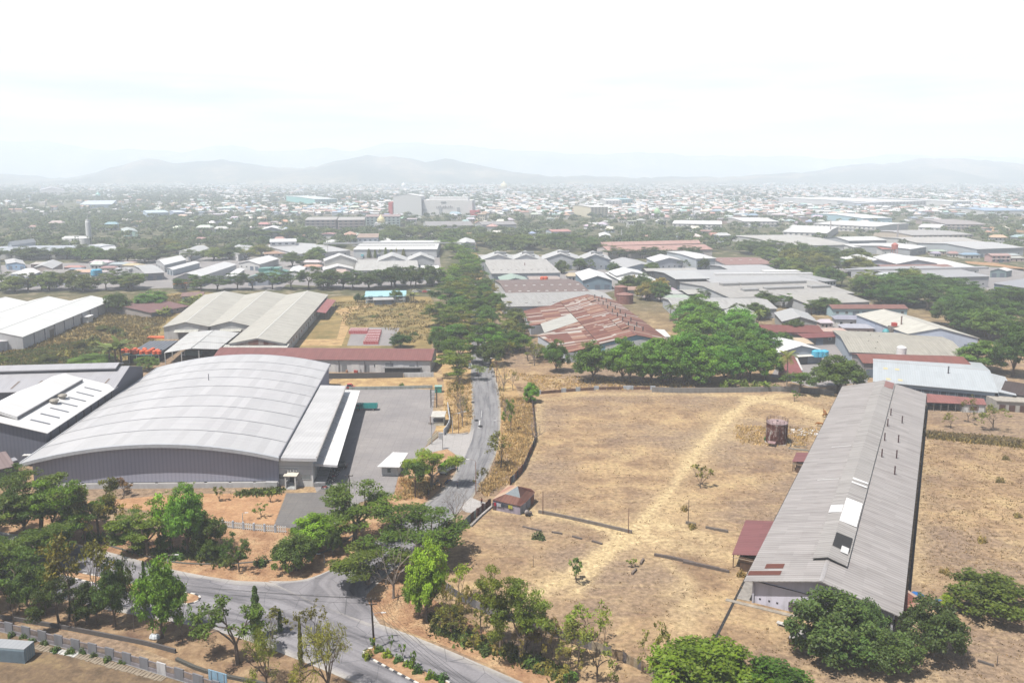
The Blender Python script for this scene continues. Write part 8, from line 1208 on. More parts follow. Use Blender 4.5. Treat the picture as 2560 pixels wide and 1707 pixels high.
for i,(x,y,sc_)in enumerate(((1402,408,1),(1318,278,.6))):
 p=P('s',*Z(x,y));m=MB();m.tube([p+V((math.cos(a)*.5,math.sin(a)*.5,.22))for a in[6.2832*k/14 for k in range(15)]],.2,8);tag(m.build('tyre',MAT['rubber']),['black tyre lying on the side road beside white marks','smaller tyre-like lump further left on the side road'][i],'tyre')
p=P('5',866,932);m=MB();m.tube([p+V((math.cos(a)*.5,math.sin(a)*.35,.2))for a in[6.2832*k/12 for k in range(13)]],.2,8);tag(m.build('tyre',MAT['rubber']),'black tyre at the left edge of the side road higher up','tyre')
mk=MB()
for a,b,w in((Z(1385,275),Z(1375,380),.22),(Z(1340,425),Z(1390,428),.35),(Z(1370,275),Z(1410,275),.3),(Z(1430,60),Z(1420,200),.1)):mk.bar(P('s',*a),P('s',*b),w,.058,.0605)
mk.build('road_marking',MAT['paint'],color=(.75,.75,.75))['kind']='structure'
# people and cattle
def skin(name,verts,edges,rad,mat,parent,col):
 me=bpy.data.meshes.new(name);me.from_pydata(verts,edges,[]);o=link(name,me,parent,None,col);bpy.context.view_layer.objects.active=o
 md=o.modifiers.new('skin','SKIN');sv=me.skin_vertices[0].data if me.skin_vertices else None
 if sv is None:
  o.select_set(True);bpy.context.view_layer.update();sv=me.skin_vertices[0].data
 for i,r_ in enumerate(rad):sv[i].radius=(r_,r_)
 sv[0].use_root=True;o.modifiers.new('sub','SUBSURF').render_levels=1;me.materials.append(MAT[mat]);return o
def person(label,p,yaw,shirt,trousers,hat=None,sit=False):
 r=thing('person',label,'person');hz_=.92
 if not sit:L=[(0,0,.95),(0,0,1.15),(0,0,1.4),(.02,0,1.52),(.03,0,1.66),(0,.17,1.4),(.05,.24,1.12),(.16,.22,.9),(0,-.17,1.4),(-.06,-.24,1.12),(.02,-.24,.88),(.05,.09,.9),(.14,.1,.5),(.08,.1,.08),(.2,.1,.04),(-.03,-.09,.9),(-.02,-.1,.5),(-.16,-.1,.1),(-.05,-.1,.04)]
 else:L=[(0,0,.85),(0,0,1.05),(.05,0,1.28),(.08,0,1.4),(.1,0,1.54),(.05,.17,1.28),(.2,.26,1.05),(.42,.26,1.02),(.05,-.17,1.28),(.2,-.26,1.05),(.42,-.26,1.02),(.05,.12,.82),(.42,.2,.72),(.3,.2,.35),(.42,.2,.3),(.05,-.12,.82),(.42,-.2,.72),(.3,-.2,.35),(.42,-.2,.3)]
 E=[(0,1),(1,2),(2,3),(3,4),(2,5),(5,6),(6,7),(2,8),(8,9),(9,10),(0,11),(11,12),(12,13),(13,14),(0,15),(15,16),(16,17),(17,18)];Rd=[.13,.13,.14,.06,.11,.06,.045,.035,.06,.045,.035,.085,.06,.045,.035,.085,.06,.045,.035]
 skin('body',L,E,Rd,'skin',r,(.30,.18,.12));m=MB();m.tube([V(L[0])-V((0,0,.02)),V(L[1]),V(L[2])+V((0,0,.03))],[.17,.17,.19],10)
 for k in(5,8):m.tube([V(L[2]),V(L[k]),lerp(V(L[k]),V(L[k+1]),.6)],[.12,.085,.07],8)
 m.build('shirt',MAT['cloth'],r,shirt);m=MB()
 for k in(11,15):m.tube([V(L[0]),V(L[k]),V(L[k+1]),V(L[k+2])],[.14,.11,.085,.07],8)
 m.build('trousers',MAT['cloth'],r,trousers);m=MB();h=V(L[4]);m.lathe(h+V((0,0,.02)),[(.125,0),(.12,.06),(.07,.11),(.01,.13)],10);m.build('cap' if hat else 'hair',MAT['cloth'],r,hat or(.015,.012,.01));spin(r,p,yaw);return r
person('person in a pale blue shirt walking at the edge of the side road',P('s',*Z(905,1385))+V((0,0,.06)),1.0,(.35,.42,.55),(.10,.11,.14));person('person in a dark red top by the lot entrance',P('2',915,418)+V((0,0,.07)),2.6,(.22,.03,.04),(.03,.03,.05));person('person in dark clothes standing on the lower side road',P('2',757,312)+V((0,0,.06)),1.2,(.05,.07,.14),(.04,.04,.05));person('person sitting on the lone roadside motorbike',P('2',571,355),1.5,(.03,.03,.04),(.05,.05,.06),None,True);person('person riding the motorbike up the side road',P('5',896,757)+V((0,0,.06)),1.5,(.4,.1,.1),(.05,.05,.08),(.1,.1,.12),True);person('person walking before the maroon-roofed store',P('5',137,738),0,(.04,.04,.05),(.04,.04,.05))
def cow(label,p,yaw,col,low=False):
 r=thing('cow',label,'cow',(0,0,0),'brown cattle by the long warehouse');hd=[(1.0,0,1.0),(1.25,0,.62),(1.42,0,.42)]if low else[(1.02,0,1.25),(1.25,0,1.42),(1.5,0,1.32)]
 Vv=[(-.8,0,1.1),(-.2,0,1.0),(.45,0,1.05),(.75,0,1.15)]+hd;E=[(0,1),(1,2),(2,3),(3,4),(4,5),(5,6)];Rd=[.27,.33,.33,.24,.16,.13,.08]
 for x,b in((-.78,0),(.5,2)):
  for s_ in(-1,1):
   i=len(Vv);Vv+=[(x,s_*.2,.8),(x+(-.08 if b==0 else.02),s_*.2,.45),(x,s_*.2,.04)];E+=[(b,i),(i,i+1),(i+1,i+2)];Rd+=[.14,.075,.05]
 i=len(Vv);Vv+=[(-1.05,0,1.05),(-1.1,0,.6)];E+=[(0,i),(i,i+1)];Rd+=[.04,.03]
 for s_ in(-1,1):i=len(Vv);q=hd[1];Vv+=[(q[0]-.05,s_*.2,q[2]+.12)];E+=[(5,i)];Rd+=[.04]
 skin('body',Vv,E,Rd,'cloth',r,col);spin(r,p,yaw);return r
cow('reddish-brown cow grazing left of the long warehouse roof edge',P('6',1016,1085),2.9,(.34,.13,.03),True);cow('brown cow standing highest beside the warehouse',P('6',1050,1008),1.6,(.30,.12,.04));cow('brown cow just below the highest one at the roof edge',P('6',1050,1026),.5,(.33,.14,.04),True)
# tanks, crates and other goods
def drum(label,p,rad,h,col,group=None,name='water_tank',cat='water tank',lid=None,n=18):
 r=thing(name,label,cat,p,group);m=MB();m.lathe(p,[(rad*.96,0),(rad,h*.06),(rad,h*.3),(rad*.97,h*.33),(rad,h*.36),(rad,h*.6),(rad*.97,h*.63),(rad,h*.66),(rad,h*.84),(rad*.55,h*.96)],n);m.build('body',MAT['paint'],r,col);m=MB();m.lathe(p+V((0,0,h*.95)),[(rad*.55,0),(rad*.5,h*.06),(.01,h*.08)],n);m.build('lid',MAT['paint'],r,lid or tuple(c*.8 for c in col));return r
OB=P('4',835,672);r=thing('crate_shed','low black shed roofed with dark slatted panels beside the orange tanks','shed',OB);a,b=P('4',838,672),P('4',1042,668);n_=V((-(b-a).y,(b-a).x,0)).normalized();m=MB();m.prism([a,b,b+n_*26,a+n_*26],0,3.6);m.build('wall',MAT['rough'],r,(.045,.045,.05));ro=MB();ro.prism([a+n_*7,b+n_*7,b+n_*27,a+n_*27],3.64,3.9);rf=ro.build('roof',MAT['roof_metal'],r,(.085,.095,.12))
for k in range(8):m=MB();m.bar(lerp(a,b,(k+.5)/8)+n_*7,lerp(a,b,(k+.5)/8)+n_*27,.25,3.92,4.0);m.build('roof_batten',MAT['paint'],rf,(.36,.38,.42))
m=MB();m.prism([a-n_*.6-(b-a)*.18,b-n_*.6,b+n_*6.8,a+n_*6.8-(b-a)*.18],3.2,3.58);m.build('platform',MAT['paint'],r,(.16,.30,.28))
for k in range(6):m=MB();m.box(lerp(a-(b-a)*.18,b,k/5)-n_*.4,.2,.2,3.2);m.build('post',MAT['paint'],r,(.5,.5,.5))
for row_,xs in((0,(880,925,965,1010,1040)),(1,(805,835,860,905,950,985,1030)),(2,(822,885,945,1000))):
 for i,x in enumerate(xs):drum(ORD[i]+' orange water tank from the left in the '+['front','middle','back'][row_]+' row on the black shed',P('4',x,614-row_*9,3.58),.95,1.6,(.75,.12,.03),'orange water tanks on the black shed',lid=(.8,.2,.08))
m=MB();p=P('4',1030,510);m.box(p,9,3,.8);tag(m.build('orange_trough',MAT['paint'],color=(.75,.16,.04)),'row of orange tubs lying by the front corner of the triple warehouse','tubs')
CS=MB();CS.box((0,0,0),1.5,1.5,1.7);csm=CS.mesh('crate_stack',MAT['paint']);CT=MB();CT.box((0,0,1.702),1.2,1.2,.14);ctm=CT.mesh('wrap',MAT['cloth'])
def stacks(poly,nu,nv,gname,lab):
 q=PL('5',poly);
 for i in range(nu):
  for j in range(nv):
   p=lerp(lerp(q[0],q[1],(i+.5)/nu),lerp(q[3],q[2],(i+.5)/nu),(j+.5)/nv);o=thing('crate_stack',lab,'crate stack',p,gname);u=(q[1]-q[0]);o.rotation_euler.z=math.atan2(u.y,u.x);sx_=u.length/nu/1.62;o.scale=(sx_,sx_,1.0)
   link('crates',csm,o,color=(.62,.16,.17));link('wrap',ctm,o,color=(.75,.60,.60))
stacks([(150,556),(250,556),(272,470),(195,470)],6,8,'crate stacks in the long block on the concrete pad','red crate stack with pale wrap in the long block on the concrete pad');stacks([(55,486),(180,486),(188,462),(72,462)],8,3,'crate stacks in the short block on the concrete pad','red crate stack with pale wrap in the short block on the concrete pad')
for i,x in enumerate((990,1018,1046)):drum(ORD[i]+' light blue water tank beside the white gable workshop',P('6',x,632,3.0),1.75,3.0,(.10,.50,.72),'light blue water tanks')
m=MB();a,b=P('6',972,640),P('6',1065,640);m.prism([a,b,b+V((0,4,0)),a+V((0,4,0))],0,2.95);tag(m.build('tank_platform',MAT['conc'],color=(.35,.4,.45)),'raised platform under the three light blue water tanks','platform')
drum('white cylindrical drum on the front edge of the beige roof',P('6',1549,625,5.3),1.9,4.2,(.80,.80,.80),None,'storage_drum','drum')
for i,(x,y)in enumerate(((390,1252),(418,1252))):drum(['left','right'][i]+' orange tank on the patchy white and brown roof',P('C',x,y,5.8),1.6,3.2,(.75,.14,.06),'orange tanks on a patchy roof')
for i,(x,y)in enumerate(((795,1205),(828,1202))):drum(['left','right'][i]+' blue water tank beside the slate-grey roof',P('A',x,y,4.5),2.6,4.6,(.12,.45,.66),'blue tanks by the slate-grey roof')
for i,x in enumerate((577,622,665,708)):drum(ORD[i]+' white storage tank from the left before the dark wood',P('A',x,962),6.0,11,(.80,.80,.80),'white storage tanks','storage_tank','storage tank')
r=thing('silo_tower','slender pale silo tower beside the white storage tanks','tower',P('A',752,950));p=P('A',752,950);m=MB();m.lathe(p,[(2.9,0),(2.7,25),(2.2,26),(2.2,28)],12);m.build('shaft',MAT['wall'],r,(.72,.73,.74));m=MB();m.tube([p+V((0,0,28)),p+V((0,0,32))],.3,5);m.build('mast',MAT['metal'],r,(.5,.5,.5))
for i,(x,y,rd)in enumerate(((1860,282,5.2),(1835,240,4.2))):
 p=P('5',x,y);r=thing('round_tank',['large rusty round tank with conical lid behind the rusty factory','smaller rusty round tank behind the larger one'][i],'tank',p);m=MB();m.lathe(p,[(rd,0),(rd,5.5+i)],28);m.build('shell',MAT['rough'],r,(.28,.13,.11));m=MB();m.lathe(p+V((0,0,5.5+i)),[(rd*1.03,-.1),(rd*1.03,.1),(rd*.3,1.0),(.01,1.1)],28);m.build('lid',MAT['rough'],r,(.30,.17,.15))
for i,(x,y,c)in enumerate(((1665,1308,(.05,.42,.22)),(1690,1306,(.06,.45,.25)),(1715,1306,(.08,.28,.5)),(1630,1312,(.1,.4,.22)))):
 p=P('C',x,y);r=thing('skip_container',['first green crate from the left by the white canopy','second green crate by the white canopy','blue crate among the green ones by the white canopy','low green crate at the left end by the white canopy'][i],'crate',p);m=MB();m.box(p,6,4,4.5 if i<2 else 3);m.build('body',MAT['paint'],r,c);m=MB();m.box(p+V((0,0,4.5 if i<2 else 3)),6.2,4.2,.25);m.build('lid',MAT['paint'],r,tuple(x*.8 for x in c))
p=P('C',1455,1392);drum('blue tank by the small grey shed in the factory yard',p,2.6,4.5,(.06,.22,.55))
for i,(x,y,c)in enumerate(((98,735,(.4,.06,.05)),(320,738,(.35,.06,.05)),(45,735,(.4,.2,.1)),(110,737,(.45,.08,.05)))):drum(ORD[i]+' red barrel before the maroon-roofed store',P('5',x,y),.5,1.1,c,'red barrels before the store','barrel','barrel',n=10)
p=P('5',410,735);r=thing('black_kiosk','low black flat-roofed hut before the maroon-roofed store','hut',p);m=MB();m.box(p,14,3,2.3);m.build('wall',MAT['rough'],r,(.06,.06,.065));m=MB();m.box(p+V((0,0,2.3)),15,4,.15);m.build('roof',MAT['roof_asb'],r,(.24,.24,.25))
def container():
 a,b,c=P('1',-60,1425),P('1',163,1442),P('1',222,1385);r=thing('shipping_container','light blue shipping container cut by the left edge of the view','container',a);u=(b-a).normalized();n_=V((-u.y,u.x,0))*2.44;L=6.06;a=b-u*L;m=MB();h=2.5
 m.prism([a,b,b+n_,a+n_],.12,h);m.build('body',MAT['metal'],r,(.30,.40,.47));m=MB()
 for k in range(30):m.box(lerp(a,b,(k+.5)/30)-n_.normalized()*.03,.1,.06,h-.3,math.atan2(u.y,u.x))
 m.build('ribs',MAT['metal'],r,(.26,.36,.44));m=MB();m.prism([a,b,b+n_,a+n_],h+.004,h+.06);m.build('roof',MAT['roof_metal'],r,(.40,.42,.45));m=MB()
 for k in range(2):p=lerp(b,b+n_,.27+.46*k)+u*.03;m.box(p+V((0,0,.2)),.05,1.05,h-.35,math.atan2(u.y,u.x))
 d_=m.build('door',MAT['metal'],r,(.28,.42,.52));m=MB()
 for k in range(4):m.tube([lerp(b,b+n_,.2+.2*k)+u*.09+V((0,0,.2)),lerp(b,b+n_,.2+.2*k)+u*.09+V((0,0,h-.1))],.03,4)
 m.build('locking_bar',MAT['metal'],d_,(.5,.5,.52))
container()
p0,p1=P('1',1352,1590),P('1',1470,1625);r=thing('sign_board','back of a pale blue sign board on posts at the bottom edge','sign',p0);d=(p1-p0);m=MB();m.bar(p0,p1,.12,1.1,3.0);m.build('panel',MAT['paint'],r,(.28,.45,.60))
for t in(.15,.5,.85):m=MB();q=lerp(p0,p1,t)-V((0,.12,0));m.box(q,.1,.1,3.0);m.build('post',MAT['metal'],r,(.4,.5,.58))
for i,(x,y)in enumerate(((985,1282),(1000,1285),(1015,1283))):m=MB();p=P('1',x,y);m.lathe(p,[(.4,0),(.55,.3),(.4,.75),(.12,1.0)],9);tag(m.build('sack',MAT['cloth'],color=(.70,.74,.78)),['left','middle','right'][i]+' white sack of three under the tall bright tree','sack','white sacks under the tall bright tree')
for i,(x,y,w)in enumerate(((1632,1000,2.4),(1775,1038,1.2))):m=MB();p=P('3',x,y);m.lathe(p,[(w*.6,0),(w*.5,.18),(w*.2,.32),(.01,.35)],8);tag(m.build('tarpaulin',MAT['cloth'],color=(.03,.16,.45)),['crumpled blue tarpaulin beside the warehouse corner','small blue tarpaulin scrap near the dark mango tree'][i],'tarpaulin')
p=P('3',870,1290);r=thing('animal_shed','low grey-roofed pen of sticks left of the mango clump','pen',p);q=[P('3',808,1275,1.4),P('3',950,1282,1.4),P('3',930,1222,1.8),P('3',820,1212,1.8)];m=MB();m.slab(q,.07);m.build('roof',MAT['roof_asb'],r,(.42,.40,.40));m=MB();g_=[V((a.x,a.y,0))for a in q];m.bar(g_[0],g_[1],.06,0,1.2);m.bar(g_[1],g_[2],.06,0,1.3);m.bar(g_[0],g_[3],.06,0,1.3);m.build('stick_wall',MAT['rough'],r,(.15,.10,.07))
p=P('3',765,1200);r=thing('scrap_bench','pale broken bench left of the stick pen','bench',p);m=MB();m.box(p+V((0,0,.45)),2.0,.9,.12,-.6);m.build('seat',MAT['conc'],r,(.6,.58,.55));m=MB();m.box(p+V((.5,-.4,0)),.15,.8,.45,-.6);m.box(p+V((-.5,.35,0)),.15,.8,.45,-.6);m.build('legs',MAT['conc'],r,(.45,.43,.42))
for i,(x,y)in enumerate(((1950,1105),(1820,1090))):p=P('3',x,y);r=thing('hen_coop',['dark low coop under the round mango tree on the right field','low pale coop beside the small yellow-green tree'][i],'coop',p);m=MB();m.box(p,3,1.6,1.1,.2);m.build('body',MAT['rough'],r,[(.10,.09,.10),(.4,.4,.42)][i]);m=MB();m.box(p+V((0,0,1.1)),3.3,2.0,.08,.2);m.build('roof',MAT['roof_rust'],r,(1,1,1))
m=MB();q=resample(PL('5',[(560,470),(470,480)]),2);tree('bush',P('5',485,488),1.6,5.5,'wide low dark bush on the dry grass field',None,(.035,.055,.02));tree('bush',P('5',222,372),1.4,6,'long low olive bush near the dirt path on the grass field',None,(.07,.085,.03));tree('bush',P('5',395,360),1.2,3.4,'small olive bush on the dry grass field',None,(.07,.085,.03));tree('bush',P('5',405,825),1.5,2.4,'round green bush on the straw strip behind the yard',None,(.05,.10,.02))
# loose ground cover
def blades(name,polys,n,h,w,col,seed,mat='straw',keep=None,clump=.5,per=9):
 rs=np.random.RandomState(seed);C=[]
 for crop,poly,share in polys:
  q=[p for p in PL(crop,poly)];X0,X1=min(p.x for p in q),max(p.x for p in q);Y0,Y1=min(p.y for p in q),max(p.y for p in q);k=int(n*share);a=np.stack([rs.uniform(X0,X1,k*4),rs.uniform(Y0,Y1,k*4)],1);a=a[inside(a[:,0],a[:,1],q)][:k];C.append(a)
 C=np.concatenate(C);m=len(C);c=np.repeat(C,per,0)+rs.normal(size=(m*per,2))*clump;k=len(c);hh=np.repeat(rs.uniform(.45,1.3,m),per)*rs.uniform(.6,1.2,k)*h;an=rs.uniform(0,6.283,k);ln=rs.normal(size=(k,2))*.35*hh[:,None];ww=w*rs.uniform(.6,1.4,k);dx=np.stack([np.cos(an),np.sin(an)],1)*ww[:,None]
 z0=np.full(k,.0);P0=np.column_stack([c-dx,z0]);P1=np.column_stack([c+dx,z0]);P2=np.column_stack([c+dx*.5+ln,hh]);P3=np.column_stack([c-dx*.5+ln,hh]);v=np.stack([P0,P1,P2,P3],1).reshape(-1,3);cr=np.repeat(rs.rand(m),per)*.7+rs.rand(k)*.3;uv=np.repeat(np.stack([cr,rs.rand(k)],1)[:,None],4,1).reshape(-1,2)
 o=link(name,np_mesh(name,v,k,uv,[MAT[mat]]),None,None,col);o['kind']='stuff';return o
blades('dry_grass',[('5',[(1050,900),(1250,900),(1262,1170),(1180,1370),(1090,1460),(960,1540),(900,1500),(1000,1380),(1050,1250),(1075,1100)],.5),('5',[(700,790),(860,780),(860,1110),(700,1120),(690,950)],.14),('5',[(1150,740),(2300,800),(2300,850),(1280,850)],.2),('2',[(400,250),(560,240),(620,300),(520,370),(360,390)],.1),('6',[(470,1080),(1010,1100),(900,1220),(480,1200)],.12)],3000,.5,.13,(.37,.265,.12),1,clump=.5)
blades('weeds',[('4',[(0,600),(160,555),(730,310),(900,260),(1300,215),(1050,430),(1000,560),(860,620),(720,700),(0,700)],.62),('5',[(-50,280),(590,260),(600,540),(400,540),(300,440),(20,430)],.09),('6',[(1720,1130),(2352,1180),(2352,1230),(1720,1160)],.1)],5200,.75,.26,(.17,.135,.05),2,clump=.9)
blades('green_weeds',[('4',[(0,620),(330,560),(600,520),(740,620),(700,700),(0,700)],.7),('1',[(860,720),(1500,730),(1480,810),(1250,760)],.1),('1',[(1540,345),(1790,325),(1800,345),(1560,352)],.05),('2',[(620,1200),(1400,1480),(1480,1568),(1300,1480),(600,1230)],.2)],2400,.7,.24,(.07,.095,.022),3,clump=.9)
blades('tufts',[('s',[(1345,990),(2100,990),(1850,1430),(1900,1700),(1560,1700),(1160,1520),(1320,1190)],.35),('s',[(2300,1100),(2560,1100),(2560,1500),(2300,1480)],.45),('s',[(1900,1560),(2560,1500),(2560,1707),(1850,1707)],.12)],5200,.16,.13,(.17,.12,.06),4,clump=.28,per=5)
blades('hedge_line',[('6',[(1690,1120),(1900,1150),(2100,1165),(2352,1195),(2352,1215),(2100,1185),(1900,1165),(1690,1140)],1)],420,.9,.2,(.14,.11,.06),5,clump=.5)
blades('fallen_leaves',[('s',[(930,1480),(1100,1500),(1300,1630),(1480,1707),(1260,1670),(985,1562)],.4),('s',[(150,1350),(600,1330),(850,1320),(980,1300),(850,1410),(690,1452),(430,1420)],.6)],2600,.06,.16,(.12,.055,.03),6,clump=.5,per=6)
# THE TOWN AND HILLS FAR OFF
TC=[tuple(o.location)for o in list(bpy.data.objects)if o.type=='EMPTY' and o.location.y>500 and o.get('category')in('warehouse','factory','house','office building','rowhouse','apartment building','school building','shed','shopping centre','hall','canopy building','pavilion','tank','storage tank','tower')]
FOOT=[]
for o in bpy.data.objects:
 if o.type=='MESH' and o.parent and o.name.startswith(('roof','white_block'))and o.parent.location.y>420:
  b=np.array([o.parent.location[:2]])+np.array([v.co[:2]for v in o.data.vertices]);FOOT.append((b[:,0].min(),b[:,0].max(),b[:,1].min(),b[:,1].max()))
FOOT=np.array(FOOT)
def free(X,Y,pad):
 ok=np.ones(X.shape,bool)
 for a,b,c,d in FOOT:ok&=~((X>a-pad)&(X<b+pad)&(Y>c-pad*2.2)&(Y<d+pad))
 return ok
def scatter(rs,n,v0,v1,dens,pad,pw=1.0):
 out=[]
 while len(out)<n:
  k=n*3;x=rs.uniform(-120,2680,k);v=v0+(v1-v0)*rs.rand(k)**pw;a=(x-CX)/FPX;b=-(v+427.6-CY)/FPX;dz=-_sp+b*_cp;t=-CAM_H/dz;X=a*t;Y=(_cp+b*_sp)*t;ok=free(X,Y,pad)&(rs.rand(k)<dens(x,v));out+=list(zip(X[ok],Y[ok],v[ok],x[ok]))
 return out[:n]
def town_d(x,v):
 d=np.full(x.shape,.55);d=np.where((x<480)&(v>55),.10,d);d=np.where((x<330)&(v>95),.05,d);d=np.where(v>150,d*.35,d);d=np.where((x>1500)&(v>60)&(v<130),.8,d);d=np.where((x>620)&(x<1250)&(v>70)&(v<95),.2,d)
 return d*np.clip(.5+.75*np.sin(x*.017+v*.23+2*np.sin(x*.0043))*np.sin(v*.31+1+np.sin(x*.006)),.03,1)
rs=np.random.RandomState(77)
HC=[((.66,.66,.66),'white-roofed'),((.52,.30,.25),'red-roofed'),((.34,.42,.52),'blue-roofed'),((.52,.50,.49),'grey-roofed'),((.62,.47,.36),'tan-roofed'),((.42,.58,.54),'green-roofed')]
d=Nd('house_wall',.85,.2);d.out(d.ramp(d.rnd(),[(0,(.70,.70,.70)),(.3,(.66,.60,.50)),(.5,(.5,.56,.62)),(.7,(.62,.48,.44)),(.85,(.72,.70,.66))],'CONSTANT'));MAT['house_wall']=d.m
def house_mesh(kind):
 m=MB();w,dp,h,rz=[(9,8,3.4,2.2),(12,9,6.2,2.2),(16,9,3.6,1.6),(9,10,7.0,.5)][kind]
 m.prism([(-w/2,-dp/2),(w/2,-dp/2),(w/2,dp/2),(-w/2,dp/2)],0,h,0);e=.7;a=V((-w/2-e,-dp/2-e,h+.02));b=V((w/2+e,-dp/2-e,h+.02));c=V((w/2+e,dp/2+e,h+.02));dd=V((-w/2-e,dp/2+e,h+.02));i=w*.2 if kind!=3 else 0;r1,r2=V((-w/2-e+i,0,h+rz)),V((w/2+e-i,0,h+rz));m.face([a,b,r2,r1],1);m.face([c,dd,r1,r2],1);m.face([b,c,r2],1);m.face([dd,a,r1],1)
 for k in range(3):m.box(V((-w*.32+w*.32*k,-dp/2-.04,.9 if k!=1 else 0)),1.3,.08,1.2 if k!=1 else 2.1,0,2)
 if h>5:
  for k in range(3):m.box(V((-w*.32+w*.32*k,-dp/2-.04,4.0)),1.4,.08,1.3,0,2)
 return m.mesh('town_house',[MAT['house_wall'],MAT['roof_metal'],MAT['rubber']])
HM=[house_mesh(i)for i in range(4)]
for i,(x,y,v,sx_)in enumerate(sorted(scatter(rs,295,85,190,town_d,7,.8),key=lambda q:-q[2])):
 k=rs.choice([0,1,2,3],p=[.42,.22,.22,.14]);ci=rs.choice(6,p=[.42,.16,.08,.2,.08,.06]);c,w_=HC[ci];zone='left part of the town' if sx_<850 else('middle of the town' if sx_<1700 else 'right part of the town');dist='nearer' if v>120 else('middle-distance' if v>85 else 'far')
 o=link('town_house',HM[k],None,(x,y,0),tuple(a*rs.uniform(.85,1.1)for a in c));o.rotation_euler.z=rs.choice([0,1.571])+rs.uniform(-.25,.25);s_=rs.uniform(.9,1.45);o.scale=(s_,s_,s_)
 kn=['small','two-storey','long low','flat-topped'][k]
 tag(o,'%s %s house in the %s %s'%(kn,w_,dist,zone),'house','%s %s houses, %s %s'%(kn,w_,dist,zone))
YS=random.Random(21)
for crop,poly,n,where in(('A',[(20,1120),(1250,1100),(1300,1290),(900,1300),(100,1310)],16,'among the left halls'),('C',[(300,1210),(1250,1290),(1500,1310),(1700,1420),(1460,1440),(1000,1320),(560,1270)],16,'between the centre halls'),('B',[(450,1080),(640,1170),(880,1200),(1640,1200),(1600,1260),(480,1260)],12,'before the cream gable and striped roof'),('D',[(560,960),(1500,1010),(2300,1060),(2300,1090),(1700,1050),(700,985)],14,'between the right background halls'),('6',[(640,500),(760,640),(960,700),(960,560),(1250,500),(1330,420),(1060,400)],9,'around the paved yard')):
 q=PL(crop,poly);X0,X1=min(p.x for p in q),max(p.x for p in q);Y0,Y1=min(p.y for p in q),max(p.y for p in q);k=0
 for _ in range(700):
  if k>=n:break
  x,y=YS.uniform(X0,X1),YS.uniform(Y0,Y1);ax,ay=np.array([x]),np.array([y])
  if not inside(ax,ay,q)[0]or any(inside(ax+dx,ay+dy,H)[0]for H in HALLS if abs(H[0].x-x)<170 and abs(H[0].y-y)<170 for dx in(-6,0,6)for dy in(-6,0,6)):continue
  c,w_=YS.choice([HC[0],HC[3],HC[3],HC[4],HC[1],HC[2]]);h_=YS.choice([0,2,2]);o=link('yard_shed',HM[h_],None,(x,y,0),tuple(a*YS.uniform(.75,1.0)for a in c));o.rotation_euler.z=YS.uniform(-.2,.2);s_=YS.uniform(.65,1.1);o.scale=(s_,s_,s_);tag(o,'%s %s shed %s'%(['small','','long low'][h_],w_,where)if h_ else 'small %s shed %s'%(w_,where),'shed','%s %s sheds %s'%(['small','','long low'][h_],w_,where));k+=1
  HALLS.append([V((x+a,y+b,0))for a,b in((-7,-5),(7,-5),(7,5),(-7,5))])
hs=scatter(rs,9500,11,112,lambda x,v:town_d(x,v)+np.where(x>560,.16,.03),7,.8);vs,uv=[],[]
for x,y,v,sx_ in hs:
 w,dp,h,rz=rs.uniform(7,16),rs.uniform(6,10),rs.choice([3.2,3.6,6.5]),rs.uniform(.8,2.4);r1=rs.rand();r2=rs.rand();X0,X1,Y0,Y1=x-w/2,x+w/2,y-dp/2,y+dp/2
 for q,t in(([(X0,Y0,0),(X1,Y0,0),(X1,Y0,h),(X0,Y0,h)],0),([(X0,Y0-.5,h),(X1,Y0-.5,h),(X1,y,h+rz),(X0,y,h+rz)],1),([(X1,Y1,h),(X0,Y1,h),(X0,y,h+rz),(X1,y,h+rz)],1),([(X1,Y0,0),(X1,Y1,0),(X1,Y1,h),(X1,Y0,h)],0),([(X0,Y0,0),(X0,Y1,0),(X0,Y1,h),(X0,Y0,h)],0)):vs+=q;uv+=[((r1+t)/2,r2)]*4
d=Nd('town_colours',.8,.2);u_,v_,_=d.sep(d.tc('UV'));d.out(d.mix(d.math('GREATER_THAN',u_,.5),d.ramp(v_,[(0,(.68,.67,.66)),(.4,(.60,.54,.46)),(.7,(.5,.54,.6))],'CONSTANT'),d.ramp(v_,[(0,(.66,.66,.66)),(.42,(.55,.53,.52)),(.6,(.50,.30,.25)),(.74,(.36,.44,.55)),(.82,(.66,.52,.42)),(.92,(.40,.56,.52))],'CONSTANT')))
link('distant_town',np_mesh('distant_town',np.array(vs),len(vs)//4,np.array(uv),[d.m]))['kind']='stuff'
def wood_d(x,v):
 d=np.full(x.shape,.33);d=np.where((x<560)&(v>45)&(v<150),1.0,d);d=np.where((x<1250)&(v>62)&(v<95),.85,d);d=np.where((x>1500)&(v>90)&(v<130),.3,d)
 return np.clip(d*(.75+.5*np.sin(x*.013-v*.17)*np.sin(v*.21+x*.004)),0,1)
